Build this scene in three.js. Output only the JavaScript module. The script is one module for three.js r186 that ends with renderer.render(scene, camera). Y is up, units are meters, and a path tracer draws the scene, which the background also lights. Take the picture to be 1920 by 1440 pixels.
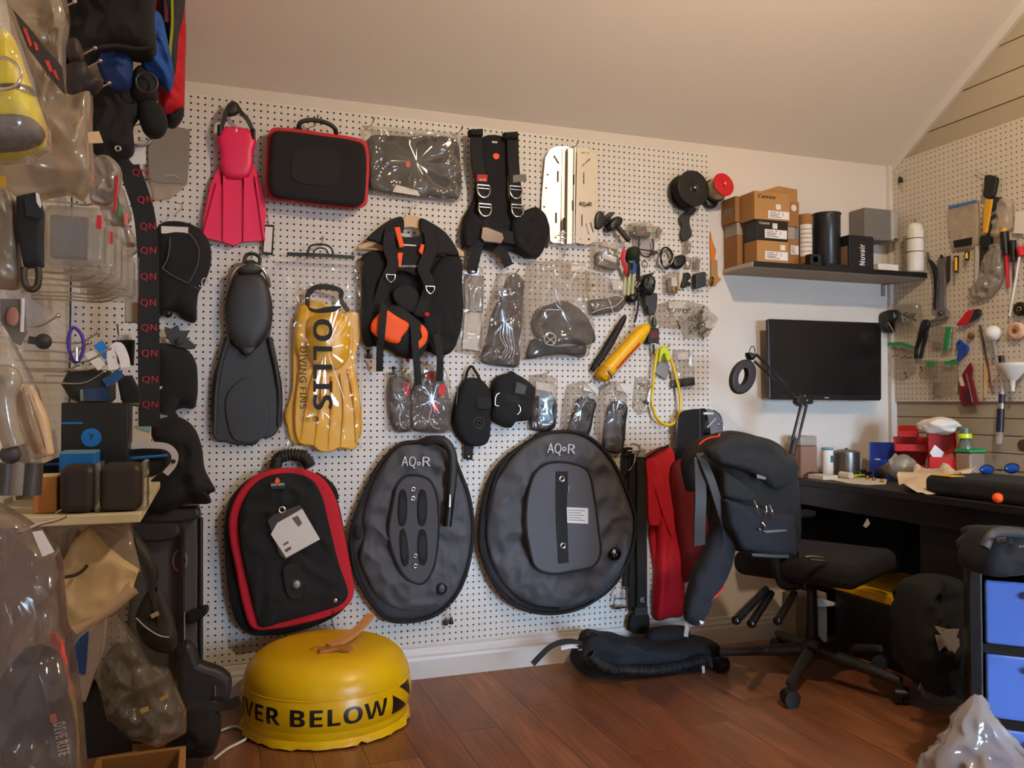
import * as THREE from 'three';
import { mergeGeometries, mergeVertices, toCreasedNormals } from 'three/addons/utils/BufferGeometryUtils.js';
import { RoundedBoxGeometry } from 'three/addons/geometries/RoundedBoxGeometry.js';
import { TextGeometry } from 'three/addons/geometries/TextGeometry.js';
import { FontLoader } from 'three/addons/loaders/FontLoader.js';
import { ImprovedNoise } from 'three/addons/math/ImprovedNoise.js';
import { RectAreaLightUniformsLib } from 'three/addons/lights/RectAreaLightUniformsLib.js';

// ---------------------------------------------------------------- camera, sky, lights, exposure
const scene = new THREE.Scene();
const renderer = new THREE.WebGLRenderer({ antialias: true });
renderer.toneMapping = THREE.LinearToneMapping;
renderer.toneMappingExposure = 0.72;
renderer.shadowMap.enabled = true;
RectAreaLightUniformsLib.init();
const FOCAL = 1570, CAM_Z = 3.363;
const camera = new THREE.PerspectiveCamera(2 * Math.atan(720 / FOCAL) * 180 / Math.PI, 1920 / 1440, 0.05, 60);
camera.rotation.order = 'YXZ';
camera.position.set(0, 1.12, CAM_Z);
camera.rotation.set(1.31 * Math.PI / 180, -19.9 * Math.PI / 180, 0);
camera.updateMatrixWorld(true);
// overcast daylight outside the glazed door behind the camera
scene.background = new THREE.Color().setRGB(0.54, 0.74, 1.0);
scene.backgroundIntensity = 70;
const LAMP = [1.75, 2.88, 2.4], LAMP_POWER = 13, LAMP_COLOR = [1.0, 0.77, 0.53];

// ---------------------------------------------------------------- room measures (metres)
const XL = -0.47, XR = 3.293, ZB = 5.6, EAVE = 2.335, SLOPE = Math.tan(34 * Math.PI / 180), HOLE = 0.0254, DOOR = [1.75, 3.2, 1.85];   // door: two jambs, head

// ---------------------------------------------------------------- survey helpers: where a sight line meets a real plane of the room
const V3 = (x, y, z) => new THREE.Vector3(x, y, z);
const V2 = (x, y) => new THREE.Vector2(x, y);
function sight(px, py) { return V3((px - 960) / FOCAL, (720 - py) / FOCAL, -1).applyQuaternion(camera.quaternion); }
function onPlane(axis, value, px, py) {
  const d = sight(px, py), t = (value - camera.position[axis]) / d[axis];
  return camera.position.clone().addScaledVector(d, t);
}
const W = (px, py, off = 0) => onPlane('z', off, px, py);            // parallel to the long pegboard wall, off metres in front of it
const RW = (px, py, off = 0) => onPlane('x', XR - off, px, py);      // parallel to the boarded wall
const LW = (px, py, off = 0) => onPlane('x', XL + off, px, py);
const FL = (px, py, h = 0) => onPlane('y', h, px, py);               // level plane h above the floor
const sheet = (x0, y0, s) => (list) => { const o = []; for (let i = 0; i < list.length; i += 2) o.push(x0 + list[i] / s, y0 + list[i + 1] / s); return o; };
const A = sheet(360, 170, 3.6923), B = sheet(380, 450, 3.512), C = sheet(840, 220, 3.6923), D = sheet(850, 470, 3.6923), E = sheet(400, 820, 3.6),
  F = sheet(860, 780, 3.272), G = sheet(400, 1140, 3.84), H = sheet(1220, 300, 3.84), I = sheet(1620, 280, 4.8), J = sheet(1620, 540, 4.8), K = sheet(1360, 580, 5.1417),
  L = sheet(1480, 780, 4.3636), N = sheet(1240, 760, 4.235), O = sheet(1240, 1040, 4.174), Q = sheet(1540, 940, 2.879), S0 = sheet(0, 0, 4.8), S1 = sheet(0, 280, 4.8),
  S2 = sheet(0, 560, 4.8), S3 = sheet(0, 820, 4), S4 = sheet(0, 1100, 4), T = sheet(1110, 380, 8), U = sheet(1100, 540, 7.58), VV = sheet(980, 1140, 4.8), X = sheet(1140, 800, 3.6),
  T2 = sheet(0, 280, 7.111), T3 = sheet(0, 440, 7.111), T4 = sheet(0, 560, 3.6), PX = sheet(0, 0, 1);
const flat = (list, off) => { const o = []; for (let i = 0; i < list.length; i += 2) { const p = W(list[i], list[i + 1], off); o.push(V2(p.x, p.y)); } return o; };
const pts3 = (list, off) => { const o = []; for (let i = 0, k = 0; i < list.length; i += 2, k++) o.push(W(list[i], list[i + 1], Array.isArray(off) ? off[Math.min(k, off.length - 1)] : off)); return o; };

// ---------------------------------------------------------------- random, noise, textures
let seed = 7;
const rnd = () => { seed = (seed * 16807) % 2147483647; return seed / 2147483647; };
const rr = (a, b) => a + (b - a) * rnd();
const perlin = new ImprovedNoise();
const noise = (x, y, z = 0) => perlin.noise(x, y, z);
function dataTex(w, h, fn, srgb, rx = 1, ry = 1) {
  const d = new Uint8Array(w * h * 4);
  for (let y = 0; y < h; y++) for (let x = 0; x < w; x++) { const c = fn(x / w, y / h, x, y), i = (y * w + x) * 4; d[i] = c[0]; d[i + 1] = c[1]; d[i + 2] = c[2]; d[i + 3] = 255; }
  const t = new THREE.DataTexture(d, w, h);
  t.wrapS = t.wrapT = THREE.RepeatWrapping; t.magFilter = THREE.LinearFilter; t.minFilter = THREE.LinearFilter; t.repeat.set(rx, ry);
  if (srgb) t.colorSpace = THREE.SRGBColorSpace;
  t.needsUpdate = true; return t;
}
const clamp8 = (v) => Math.max(0, Math.min(255, v));
const weaveBump = dataTex(128, 128, (u, v, x, y) => { const a = ((x >> 1) + (y >> 1)) % 2 ? 150 : 95, b = a + 50 * noise(u * 8, v * 8, 3) + (rnd() - 0.5) * 40; return [clamp8(b), clamp8(b), clamp8(b)]; }, false, 12, 12);
const grainBump = dataTex(256, 256, (u, v) => { const b = 128 + 60 * noise(u * 40, v * 40, 1) + 50 * noise(u * 90, v * 90, 5) + (rnd() - 0.5) * 30; return [clamp8(b), clamp8(b), clamp8(b)]; }, false, 5, 5);
const wallBump = dataTex(512, 512, (u, v) => { const b = 128 + 50 * noise(u * 60, v * 60, 9) + 40 * noise(u * 130, v * 130, 2); return [clamp8(b), clamp8(b), clamp8(b)]; }, false, 1.5, 1.5);
const woodTint = [[150, 96, 64], [138, 86, 56], [160, 105, 72], [144, 91, 60]];
function woodTex(k) {
  const c = woodTint[k];
  return dataTex(256, 1024, (u, v) => {
    const wob = noise(u * 3, v * 2.2, k * 7 + 1) * 2.2, ring = Math.sin((u * 9 + wob) * 6.28) * 0.5 + 0.5;
    const fine = noise(u * 60, v * 5, k + 11) * 0.5 + noise(u * 120, v * 9, k + 21) * 0.3, blot = noise(u * 4, v * 5, k * 3 + 31);
    const f = 0.86 + 0.17 * ring * (0.6 + 0.4 * noise(u * 2, v * 1.5, k)) + 0.17 * fine + 0.16 * blot;
    return [clamp8(c[0] * f), clamp8(c[1] * f), clamp8(c[2] * f)];
  }, true, 5, 0.8);
}
function canvasTex(w, h, draw) {
  const c = document.createElement('canvas'); c.width = w; c.height = h; draw(c.getContext('2d'), w, h);
  const t = new THREE.CanvasTexture(c); t.colorSpace = THREE.SRGBColorSpace; return t;
}

// ---------------------------------------------------------------- materials
const mat = (color, roughness = 0.8, metalness = 0, o = {}) => new THREE.MeshPhysicalMaterial({ color, roughness, metalness, side: THREE.DoubleSide, ...o });
const M = {
  paint: mat('#dfd7cd', 0.75, 0, { bumpMap: wallBump, bumpScale: 0.0006 }),
  ceiling: mat('#e9e2d9', 0.85, 0, { bumpMap: wallBump, bumpScale: 0.0006 }),
  trim: mat('#dcd8d4', 0.4), board: mat('#dedad3', 0.5), boardTan: mat('#d2cabb', 0.6), backing: mat('#5a4a3c', 0.95),  // backing: dark brown, paints the shade seen through pegboard holes
  shiplap: mat('#b9ae97', 0.6, 0, { bumpMap: grainBump, bumpScale: 0.0006 }), shiplap2: mat('#b3a78f', 0.62, 0, { bumpMap: grainBump, bumpScale: 0.0006 }),
  cloth: mat('#1a1a1b', 0.92, 0, { bumpMap: weaveBump, bumpScale: 0.0006, sheen: 0.25, sheenRoughness: 0.6, sheenColor: new THREE.Color('#555555') }),
  cloth2: mat('#232323', 0.9, 0, { bumpMap: weaveBump, bumpScale: 0.0006 }), navy: mat('#1b1e26', 0.88, 0, { bumpMap: weaveBump, bumpScale: 0.0005 }),
  webbing: mat('#1c1c1c', 0.8, 0, { bumpMap: weaveBump, bumpScale: 0.0008 }), neoprene: mat('#201e1f', 0.95, 0, { bumpMap: grainBump, bumpScale: 0.0004 }),
  rubber: mat('#2d2c2b', 0.5, 0, { bumpMap: grainBump, bumpScale: 0.0002 }), plasticBlack: mat('#161616', 0.35), plasticGloss: mat('#101012', 0.14), darkGrey: mat('#3a3a3b', 0.55),
  pink: mat('#f22b5e', 0.42), yellow: mat('#f2b705', 0.35), buoy: mat('#e8b808', 0.32), orange: mat('#ff5a0a', 0.6), red: mat('#c8101f', 0.6), redCloth: mat('#c40a22', 0.75, 0, { bumpMap: weaveBump, bumpScale: 0.0005 }),
  blueCloth: mat('#1a4fa0', 0.7), blue: mat('#0d74c9', 0.5), grey: mat('#58585b', 0.7), nylon: mat('#4f4f54', 0.72, 0, { bumpMap: weaveBump, bumpScale: 0.0004 }), nylonDark: mat('#44444a', 0.75, 0, { bumpMap: weaveBump, bumpScale: 0.0004 }),
  steel: mat('#ebe7e0', 0.36, 1), chrome: mat('#d8d8d8', 0.12, 1), wire: mat('#d0ccc6', 0.22, 1), darkMetal: mat('#55524e', 0.4, 0.8), brass: mat('#b8923a', 0.35, 1),
  wood: mat('#b98a55', 0.55), woodPale: mat('#d8b98c', 0.6), card: mat('#b0814c', 0.85), card2: mat('#9b6d3f', 0.88), cardIn: mat('#7d5632', 0.9), white: mat('#e6e4df', 0.55), paper: mat('#e3ded6', 0.85), ink: mat('#151515', 0.7), silverInk: mat('#c9c8cc', 0.45),
  skin: mat('#c9a77e', 0.7), greyPad: mat('#8d8479', 0.7), film: mat('#f4f2ee', 0.11, 0, { transmission: 0.92, thickness: 0, ior: 1.55, specularIntensity: 1 }),
  filmClear: mat('#ffffff', 0.08, 0, { transmission: 0.975, thickness: 0, ior: 1.55 }),
  filmMilky: mat('#efe7dc', 0.3, 0, { transmission: 0.72, thickness: 0, ior: 1.4 }), clamshell: mat('#f1efe9', 0.08, 0, { transmission: 0.86, thickness: 0, ior: 1.45 }),
  poly: mat('#cfcac4', 0.35, 0, { transmission: 0.55, thickness: 0 }), glass: mat('#ffffff', 0.03, 0, { transmission: 1, thickness: 0, ior: 1.5 }),
  green: mat('#1f9650', 0.5), lime: mat('#cde01a', 0.35), purple: mat('#43309c', 0.5), teal: mat('#1c7f96', 0.5), foam: mat('#c8ccd0', 0.8),
};

// ---------------------------------------------------------------- objects
const used = {};
function numbered(name) { const n = used[name] = (used[name] ?? -1) + 1; return n ? name + '_' + String(n).padStart(3, '0') : name; }
function tag(o, label, category, group) { o.userData.label = label; o.userData.category = category; if (group) o.userData.group = group; return o; }
function thing(name, label, category, at, group) {      // a Group at the thing's base; parts are given in room coordinates
  const o = new THREE.Group(); o.name = numbered(name); scene.add(o);
  if (at) o.position.copy(Array.isArray(at) ? V3(...at) : at);
  return tag(o, label, category, group);
}
function part(parent, name, geo, material, label) {
  const g = Array.isArray(geo) ? merge(geo) : geo, m = new THREE.Mesh(g, material);
  m.name = name; m.castShadow = m.receiveShadow = true;
  const w = V3(0, 0, 0); for (let p = parent; p && p !== scene; p = p.parent) w.add(p.position);
  g.translate(-w.x, -w.y, -w.z);
  if (label) m.userData.label = label;
  parent.add(m); return m;
}
function solo(name, label, category, geo, material, group) { const m = part(scene, numbered(name), geo, material); return tag(m, label, category, group); }
function struct(name, geo, material) { const m = part(scene, name, geo, material); m.userData.kind = 'structure'; return m; }
function copy(o, name, [x, y, z], label, group) {
  const c = o.clone(); c.name = numbered(name); scene.add(c); c.position.set(x, y, z); c.userData = { ...o.userData };
  if (label) c.userData.label = label; if (group) c.userData.group = group; return c;
}
function merge(list) {
  const flatList = list.map((g) => { let q = g.index ? g.toNonIndexed() : g; for (const k of Object.keys(q.attributes)) if (!['position', 'normal', 'uv'].includes(k)) q.deleteAttribute(k); if (!q.attributes.uv) q.setAttribute('uv', new THREE.Float32BufferAttribute(new Float32Array(q.attributes.position.count * 2), 2)); return q; });
  return mergeGeometries(flatList);
}

// ---------------------------------------------------------------- geometry helpers (all in metres)
const box = (x0, x1, y0, y1, z0, z1) => new THREE.BoxGeometry(x1 - x0, y1 - y0, z1 - z0).translate((x0 + x1) / 2, (y0 + y1) / 2, (z0 + z1) / 2);
const rbox = (x0, x1, y0, y1, z0, z1, r = 0.005, s = 2) => new RoundedBoxGeometry(x1 - x0, y1 - y0, z1 - z0, s, Math.min(r, (x1 - x0) / 2.01, (y1 - y0) / 2.01, (z1 - z0) / 2.01)).translate((x0 + x1) / 2, (y0 + y1) / 2, (z0 + z1) / 2);
const smooth2 = (p, n = 4, closed = true) => new THREE.CatmullRomCurve3(p.map((q) => V3(q.x, q.y, 0)), closed, 'centripetal').getPoints(p.length * n).slice(0, closed ? -1 : undefined).map((q) => V2(q.x, q.y));
function extr(p, z0, thick, bevel = 0.003, holes = [], seg = 2) {     // a plate parallel to the long wall
  const s = new THREE.Shape(p); for (const h of holes) s.holes.push(new THREE.Path(h));
  const b = Math.min(bevel, thick * 0.49);
  return new THREE.ExtrudeGeometry(s, { depth: thick - 2 * b, bevelEnabled: b > 0, bevelThickness: b, bevelSize: b, bevelOffset: -b, bevelSegments: seg, curveSegments: 8 }).translate(0, 0, z0 + b);
}
const plate = (list, off, thick, bevel, holes = []) => extr(flat(list, off + thick), off, thick, bevel, holes.map((h) => flat(h, off + thick)));
const splate = (list, off, thick, bevel, holes = [], n = 4) => extr(smooth2(flat(list, off + thick), n), off, thick, bevel, holes.map((h) => smooth2(flat(h, off + thick), n)), 3);
function puff(outline, z0, depth, o = {}) {             // a stuffed or draped form rising from its outline
  const { rings = 9, p = 2.6, back = 0, wr = 0, wf = 14, sd = 0, n = 4, center, sm = true, folds = 0, ff = 9, fa = 0, cr = 0, cf = 16 } = o;
  const ring = sm ? smooth2(outline, n) : outline.flatMap((q, i) => { const r = outline[(i + 1) % outline.length], k = Math.max(1, Math.min(12, Math.ceil(q.distanceTo(r) / 0.014))); return Array.from({ length: k }, (_, j) => q.clone().lerp(r, j / k)); }), c = center ?? ring.reduce((a, q) => a.add(q), V2(0, 0)).divideScalar(ring.length);
  const pos = [], uv = [], idx = [], m = ring.length, levels = [];
  for (let k = back ? -rings : 0; k < rings; k++) { const a = Math.abs(k) / rings * Math.PI / 2; levels.push([Math.cos(a) ** (2 / p), (k < 0 ? -back : depth) * Math.sin(a) ** (2 / p), Math.sin(a)]); }
  for (const [s, z, w] of levels) for (const q of ring) {
    const x = c.x + (q.x - c.x) * s, y = c.y + (q.y - c.y) * s;
    let d = wr ? wr * w * (noise(x * wf, y * wf, sd) + 0.5 * noise(x * wf * 2.3, y * wf * 2.3, sd + 5)) : 0;
    if (folds) d += folds * w * (1 - Math.abs(noise((x * Math.cos(fa) + y * Math.sin(fa)) * ff, (y * Math.cos(fa) - x * Math.sin(fa)) * ff * 0.3, sd + 9)) * 4);
    if (cr) d += cr * Math.min(1, w * 1.6) * (0.55 - 1.6 * Math.abs(noise(x * cf, y * cf, sd + 13)) - 0.9 * Math.abs(noise(x * cf * 2.1 + 4, y * cf * 1.7, sd + 29)));
    pos.push(x, y, z0 + z + d); uv.push(x, y);
  }
  const put = (x, y, z) => { pos.push(x, y, z); uv.push(x, y); return pos.length / 3 - 1; };
  for (let r = 0; r < levels.length - 1; r++) for (let i = 0; i < m; i++) { const j = (i + 1) % m, a = r * m + i, b = r * m + j, d = a + m, e = b + m; idx.push(a, b, e, a, e, d); }
  const last = (levels.length - 1) * m, top = put(c.x, c.y, z0 + depth + (wr ? wr * noise(c.x * wf, c.y * wf, sd) : 0) + folds), bot = put(c.x, c.y, z0 - back);
  for (let i = 0; i < m; i++) { const j = (i + 1) % m; idx.push(last + i, last + j, top, j, i, bot); }
  const g = new THREE.BufferGeometry();
  g.setAttribute('position', new THREE.Float32BufferAttribute(pos, 3)); g.setAttribute('uv', new THREE.Float32BufferAttribute(uv, 2)); g.setIndex(idx);
  if (THREE.ShapeUtils.area(ring) < 0) { for (let i = 0; i < idx.length; i += 3) { const t = idx[i]; idx[i] = idx[i + 1]; idx[i + 1] = t; } g.setIndex(idx); }
  g.computeVertexNormals(); return g;
}
const pad = (list, off, depth, o = {}) => puff(flat(list, off + depth * 0.6), off, depth, o);
const tube = (p, r = 0.003, seg = 0, closed = false, rs = 7) => new THREE.TubeGeometry(p.length === 2 ? new THREE.LineCurve3(p[0], p[1]) : new THREE.CatmullRomCurve3(p, closed, 'centripetal'), seg || Math.max(2, p.length * 6), r, rs, closed);
const rod = (a, b, r = 0.003, r2 = r, s = 10) => { const d = b.clone().sub(a), g = new THREE.CylinderGeometry(r2, r, d.length(), s); g.translate(0, d.length() / 2, 0); g.applyQuaternion(new THREE.Quaternion().setFromUnitVectors(V3(0, 1, 0), d.normalize())); return g.translate(a.x, a.y, a.z); };
const ball = (c, r, sx = 1, sy = 1, sz = 1, s = 14) => new THREE.SphereGeometry(r, s, Math.ceil(s * 0.7)).scale(sx, sy, sz).translate(c.x, c.y, c.z);
const ringAt = (c, r, t, rx = 0, ry = 0, s = 20) => new THREE.TorusGeometry(r, t, 8, s).rotateX(rx).rotateY(ry).translate(c.x, c.y, c.z);
function lathe(prof, c, s = 28, dir = V3(0, 1, 0)) { const g = new THREE.LatheGeometry(prof.map(([r, y]) => V2(r, y)), s); g.applyQuaternion(new THREE.Quaternion().setFromUnitVectors(V3(0, 1, 0), dir.clone().normalize())); return g.translate(c.x, c.y, c.z); }
function ribbon(p, width, thick = 0.002, normal = V3(0, 0, 1), sm = 5) {   // flat webbing along a path
  const c = p.length === 2 ? new THREE.LineCurve3(p[0], p[1]) : new THREE.CatmullRomCurve3(p, false, 'centripetal'), n = p.length === 2 ? 2 : p.length * sm, P = c.getPoints(n), pos = [], uv = [], idx = [];
  let run = 0;
  P.forEach((q, i) => {
    const t = P[Math.min(i + 1, n)].clone().sub(P[Math.max(i - 1, 0)]).normalize(), side = t.clone().cross(normal).normalize().multiplyScalar((typeof width === 'function' ? width(i / n) : width) / 2), up = side.clone().cross(t).normalize().multiplyScalar(thick / 2);
    if (i) run += q.distanceTo(P[i - 1]);
    for (const [a, b] of [[1, 1], [-1, 1], [-1, -1], [1, -1]]) { pos.push(q.x + side.x * a + up.x * b, q.y + side.y * a + up.y * b, q.z + side.z * a + up.z * b); uv.push(a * 0.02, run); }
  });
  for (let i = 0; i < P.length - 1; i++) for (let k = 0; k < 4; k++) { const a = i * 4 + k, b = i * 4 + (k + 1) % 4; idx.push(a, b, b + 4, a, b + 4, a + 4); }
  const e = (P.length - 1) * 4; idx.push(0, 2, 1, 0, 3, 2, e, e + 1, e + 2, e, e + 2, e + 3);
  let g = new THREE.BufferGeometry();
  g.setAttribute('position', new THREE.Float32BufferAttribute(pos, 3)); g.setAttribute('uv', new THREE.Float32BufferAttribute(uv, 2)); g.setIndex(idx);
  g = g.toNonIndexed(); g.computeVertexNormals(); return toCreasedNormals(g, 0.6);
}
const fonts = { bold: await new FontLoader().loadAsync('fonts/droid/droid_sans_bold.typeface.json'), reg: await new FontLoader().loadAsync('fonts/droid/droid_sans_regular.typeface.json') };
function lettering(str, p0, p1, h, font = 'bold', depth = 0.0012, normal = V3(0, 0, 1)) {   // raised print from p0 to p1 along its baseline
  const g = new TextGeometry(str, { font: fonts[font], size: 1, depth: 0.02, curveSegments: 4, bevelEnabled: false }); g.computeBoundingBox();
  const b = g.boundingBox, d = p1.clone().sub(p0); g.translate(-b.min.x, 0, 0).scale(d.length() / (b.max.x - b.min.x), h, depth / 0.02);
  const x = d.normalize(), y = normal.clone().cross(x).normalize(), z = x.clone().cross(y);
  return g.applyMatrix4(new THREE.Matrix4().makeBasis(x, y, z)).translate(p0.x, p0.y, p0.z);
}
function hook(a, len, dir = V3(0, 0, 1)) {       // wire pegboard hook from the board out to its upturned ball end
  const b = a.clone().addScaledVector(dir, len * 0.75), c = a.clone().addScaledVector(dir, len).add(V3(0, len * 0.16, 0));
  return [tube([a, a.clone().addScaledVector(dir, len * 0.4), b, c], 0.0027, 12), ball(c, 0.0055, 1, 1, 1, 8)];
}

// ================================================================= THE ROOM
{ // floor of narrow boards running away from the long wall
  const floor = new THREE.Group(); floor.name = 'floor'; floor.userData.kind = 'structure'; scene.add(floor);
  part(floor, 'subfloor', box(XL - 0.1, XR + 0.1, -0.06, -0.0125, -0.1, ZB + 0.1), M.backing);
  const mats = woodTint.map((c, k) => mat('#ffffff', 0.36, 0, { map: woodTex(k), bumpMap: grainBump, bumpScale: 0.0002, clearcoat: 0.25, clearcoatRoughness: 0.35 }));
  const wd = 0.158, ln = 1.2, gap = 0.0016;
  const geos = [0, 1, 2, 3].map((k) => { const g = new THREE.BoxGeometry(wd - gap, 0.012, ln - gap), u = g.attributes.uv, p = g.attributes.position; for (let i = 0; i < u.count; i++) u.setXY(i, p.getX(i) + k * 0.31, p.getZ(i) + k * 0.37); return g; });
  let q = 0;
  for (let i = 0; XL + i * wd < XR; i++) for (let j = -1; j < 5; j++) {
    const z = j * ln + ((i * 0.437) % 1) * ln; if (z > ZB || z + ln < 0) continue;
    const m = new THREE.Mesh(geos[q % 4], mats[Math.floor(rnd() * 4)]); m.name = 'plank'; m.receiveShadow = m.castShadow = true; m.position.set(XL + (i + 0.5) * wd, -0.006, z + ln / 2); floor.add(m); q++;
  }
}
struct('wall_back', box(XL - 0.12, XR + 0.12, 0, EAVE, -0.135, -0.015), M.backing);  // dark wall colour puts shade into the pegboard holes
{ // painted strip of plaster beside and above the pegboard, flush with its face
  const xe = W(1331, 700).x;
  struct('wall_back_plaster', box(xe, XR, 0, EAVE, -0.016, 0), M.paint);
  struct('wall_back_frieze', box(XL, xe, 2.2925, EAVE, -0.016, 0), M.paint);
  struct('wall_back_plinth', box(XL, xe, 0, 0.13, -0.016, -0.001), M.paint);
}
const gable = (x0, x1) => { const s = new THREE.Shape([V2(0, 0), V2(ZB, 0), V2(ZB, EAVE), V2(ZB / 2, EAVE + SLOPE * ZB / 2), V2(0, EAVE)]); return new THREE.ExtrudeGeometry(s, { depth: x1 - x0, bevelEnabled: false }).rotateY(-Math.PI / 2).translate(x1, 0, 0); };
struct('wall_left', gable(XL - 0.12, XL - 0.016), M.backing);  // dark colour stands in for shade behind the holes
struct('wall_left_plaster', box(XL - 0.016, XL, 0, EAVE, 1.56, ZB), M.paint);
struct('wall_right', gable(XR + 0.012, XR + 0.13), M.shiplap2);
{ // sloped ceiling
  const t = 0.08, n = ZB / 2, top = EAVE + SLOPE * n;
  const side = (flip) => { const s = new THREE.Shape([V2(-0.14, EAVE - 0.14 * SLOPE), V2(n, top), V2(n, top + t), V2(-0.14, EAVE - 0.14 * SLOPE + t)]); const g = new THREE.ExtrudeGeometry(s, { depth: XR - XL + 0.26, bevelEnabled: false }).rotateY(-Math.PI / 2).translate(XR + 0.13, 0, 0); return flip ? g.scale(1, 1, -1).translate(0, 0, ZB) : g; };
  struct('ceiling', [side(false), side(true)], M.ceiling);
}
{ // wall behind the camera with a glazed garden door
  const [d0, d1, dh] = DOOR, z0 = ZB + 0.03, z1 = ZB + 0.08, mid = (d0 + d1) / 2, fr = [];
  struct('wall_front', [box(XL - 0.12, d0, 0, EAVE, ZB, ZB + 0.12), box(d1, XR + 0.13, 0, EAVE, ZB, ZB + 0.12), box(d0, d1, dh, EAVE, ZB, ZB + 0.12)], M.paint);
  const d = new THREE.Group(); d.name = 'door_1'; d.userData.kind = 'structure'; scene.add(d);
  for (const [a, b] of [[d0, mid], [mid, d1]]) fr.push(box(a, a + 0.05, 0, dh, z0, z1), box(b - 0.05, b, 0, dh, z0, z1), box(a + 0.05, b - 0.05, 0, 0.1, z0, z1), box(a + 0.05, b - 0.05, dh - 0.06, dh, z0, z1));
  part(d, 'frame', fr, M.trim);
  for (const [a, b] of [[d0, mid], [mid, d1]]) part(d, 'pane', box(a + 0.05, b - 0.05, 0.1, dh - 0.06, ZB + 0.053, ZB + 0.056), M.glass);
  struct('ground_outside', box(-12, 16, -0.3, -0.1, ZB + 0.13, ZB + 18), mat('#3a3832', 0.95));
}
{ // pegboards: every hole is cut through the sheet
  function pegboard(nx, ny) {
    const pos = [], nor = [], idx = [], r = 0.0041, h = HOLE / 2, dep = 0.0045, o8 = [], i8 = [];
    for (let k = 0; k < 8; k++) { const a = k * Math.PI / 4, c = Math.cos(a), s = Math.sin(a), m = 1 / Math.max(Math.abs(c), Math.abs(s)); o8.push([c * m * h, s * m * h]); i8.push([c * r, s * r]); }
    for (let i = 0; i < nx; i++) for (let j = 0; j < ny; j++) {
      const x = (i + 0.5) * HOLE, y = (j + 0.5) * HOLE, b = pos.length / 3;
      for (const [p, q] of o8) { pos.push(x + p, y + q, 0); nor.push(0, 0, 1); }
      for (const [p, q] of i8) { pos.push(x + p, y + q, 0); nor.push(0, 0, 1); }
      for (const [p, q] of i8) { pos.push(x + p, y + q, 0); nor.push(-p / r, -q / r, 0); }
      for (const [p, q] of i8) { pos.push(x + p, y + q, -dep); nor.push(-p / r, -q / r, 0); }
      for (let k = 0; k < 8; k++) { const l = (k + 1) % 8; idx.push(b + k, b + l, b + 8 + l, b + k, b + 8 + l, b + 8 + k, b + 16 + k, b + 16 + l, b + 24 + l, b + 16 + k, b + 24 + l, b + 24 + k); }
    }
    const g = new THREE.BufferGeometry(); g.setAttribute('position', new THREE.Float32BufferAttribute(pos, 3)); g.setAttribute('normal', new THREE.Float32BufferAttribute(nor, 3)); g.setIndex(idx); return g;
  }
  const rim = (w, h) => [box(0, w, -0.001, 0, -0.0045, 0), box(0, w, h, h + 0.001, -0.0045, 0), box(-0.001, 0, 0, h, -0.0045, 0), box(w, w + 0.001, 0, h, -0.0045, 0)];
  const xe = W(1331, 700).x, nx = Math.floor((xe - XL) / HOLE), ny = 85, b = thing('pegboard', 'large white pegboard covering the long wall behind the hanging dive gear', 'pegboard', [xe - nx * HOLE, 0.132, 0.001]);
  const add = (g, parent, name, m) => { const e = new THREE.Mesh(g, m); e.name = name; e.castShadow = e.receiveShadow = true; parent.add(e); return e; };
  add(pegboard(nx, ny), b, 'panel', M.board); add(merge(rim(nx * HOLE, ny * HOLE)), b, 'edge', M.board);
  const c0 = RW(1678, 753), r = thing('pegboard', 'tan pegboard hung with hand tools above the workbench', 'pegboard', [XR - 0.014, c0.y, 0.022]);
  const rn = 50, rm = 48, pr = add(pegboard(rn, rm), r, 'panel', M.boardTan); pr.rotation.y = -Math.PI / 2;
  const re = add(merge(rim(rn * HOLE, rm * HOLE)), r, 'edge', M.boardTan); re.rotation.y = -Math.PI / 2;
  part(r, 'hole_shade_sheet', box(XR - 0.006, XR - 0.0005, c0.y + 0.003, c0.y + 48 * HOLE - 0.003, 0.026, 0.022 + 50 * HOLE - 0.004), M.backing);  // dark sheet added to paint shade inside the holes
  const l = thing('pegboard', 'white pegboard behind the crowded hooks, boxes and bagged stock', 'pegboard', [XL, 0.132, 1.55]);
  const pl = add(pegboard(60, ny), l, 'panel', M.board); pl.rotation.y = Math.PI / 2;
  const le = add(merge(rim(60 * HOLE, ny * HOLE)), l, 'edge', M.board); le.rotation.y = Math.PI / 2;
}
{ // skirting under the long pegboard
  const s = new THREE.Shape([V2(0, 0), V2(0.016, 0), V2(0.016, 0.075), V2(0.013, 0.085), V2(0.014, 0.095), V2(0.008, 0.108), V2(0.006, 0.122), V2(0, 0.124)]);
  struct('baseboard_back', new THREE.ExtrudeGeometry(s, { depth: XR - XL, bevelEnabled: false }).rotateY(-Math.PI / 2).scale(1, 1, 1).translate(XR, 0, 0), M.trim);
}
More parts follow.
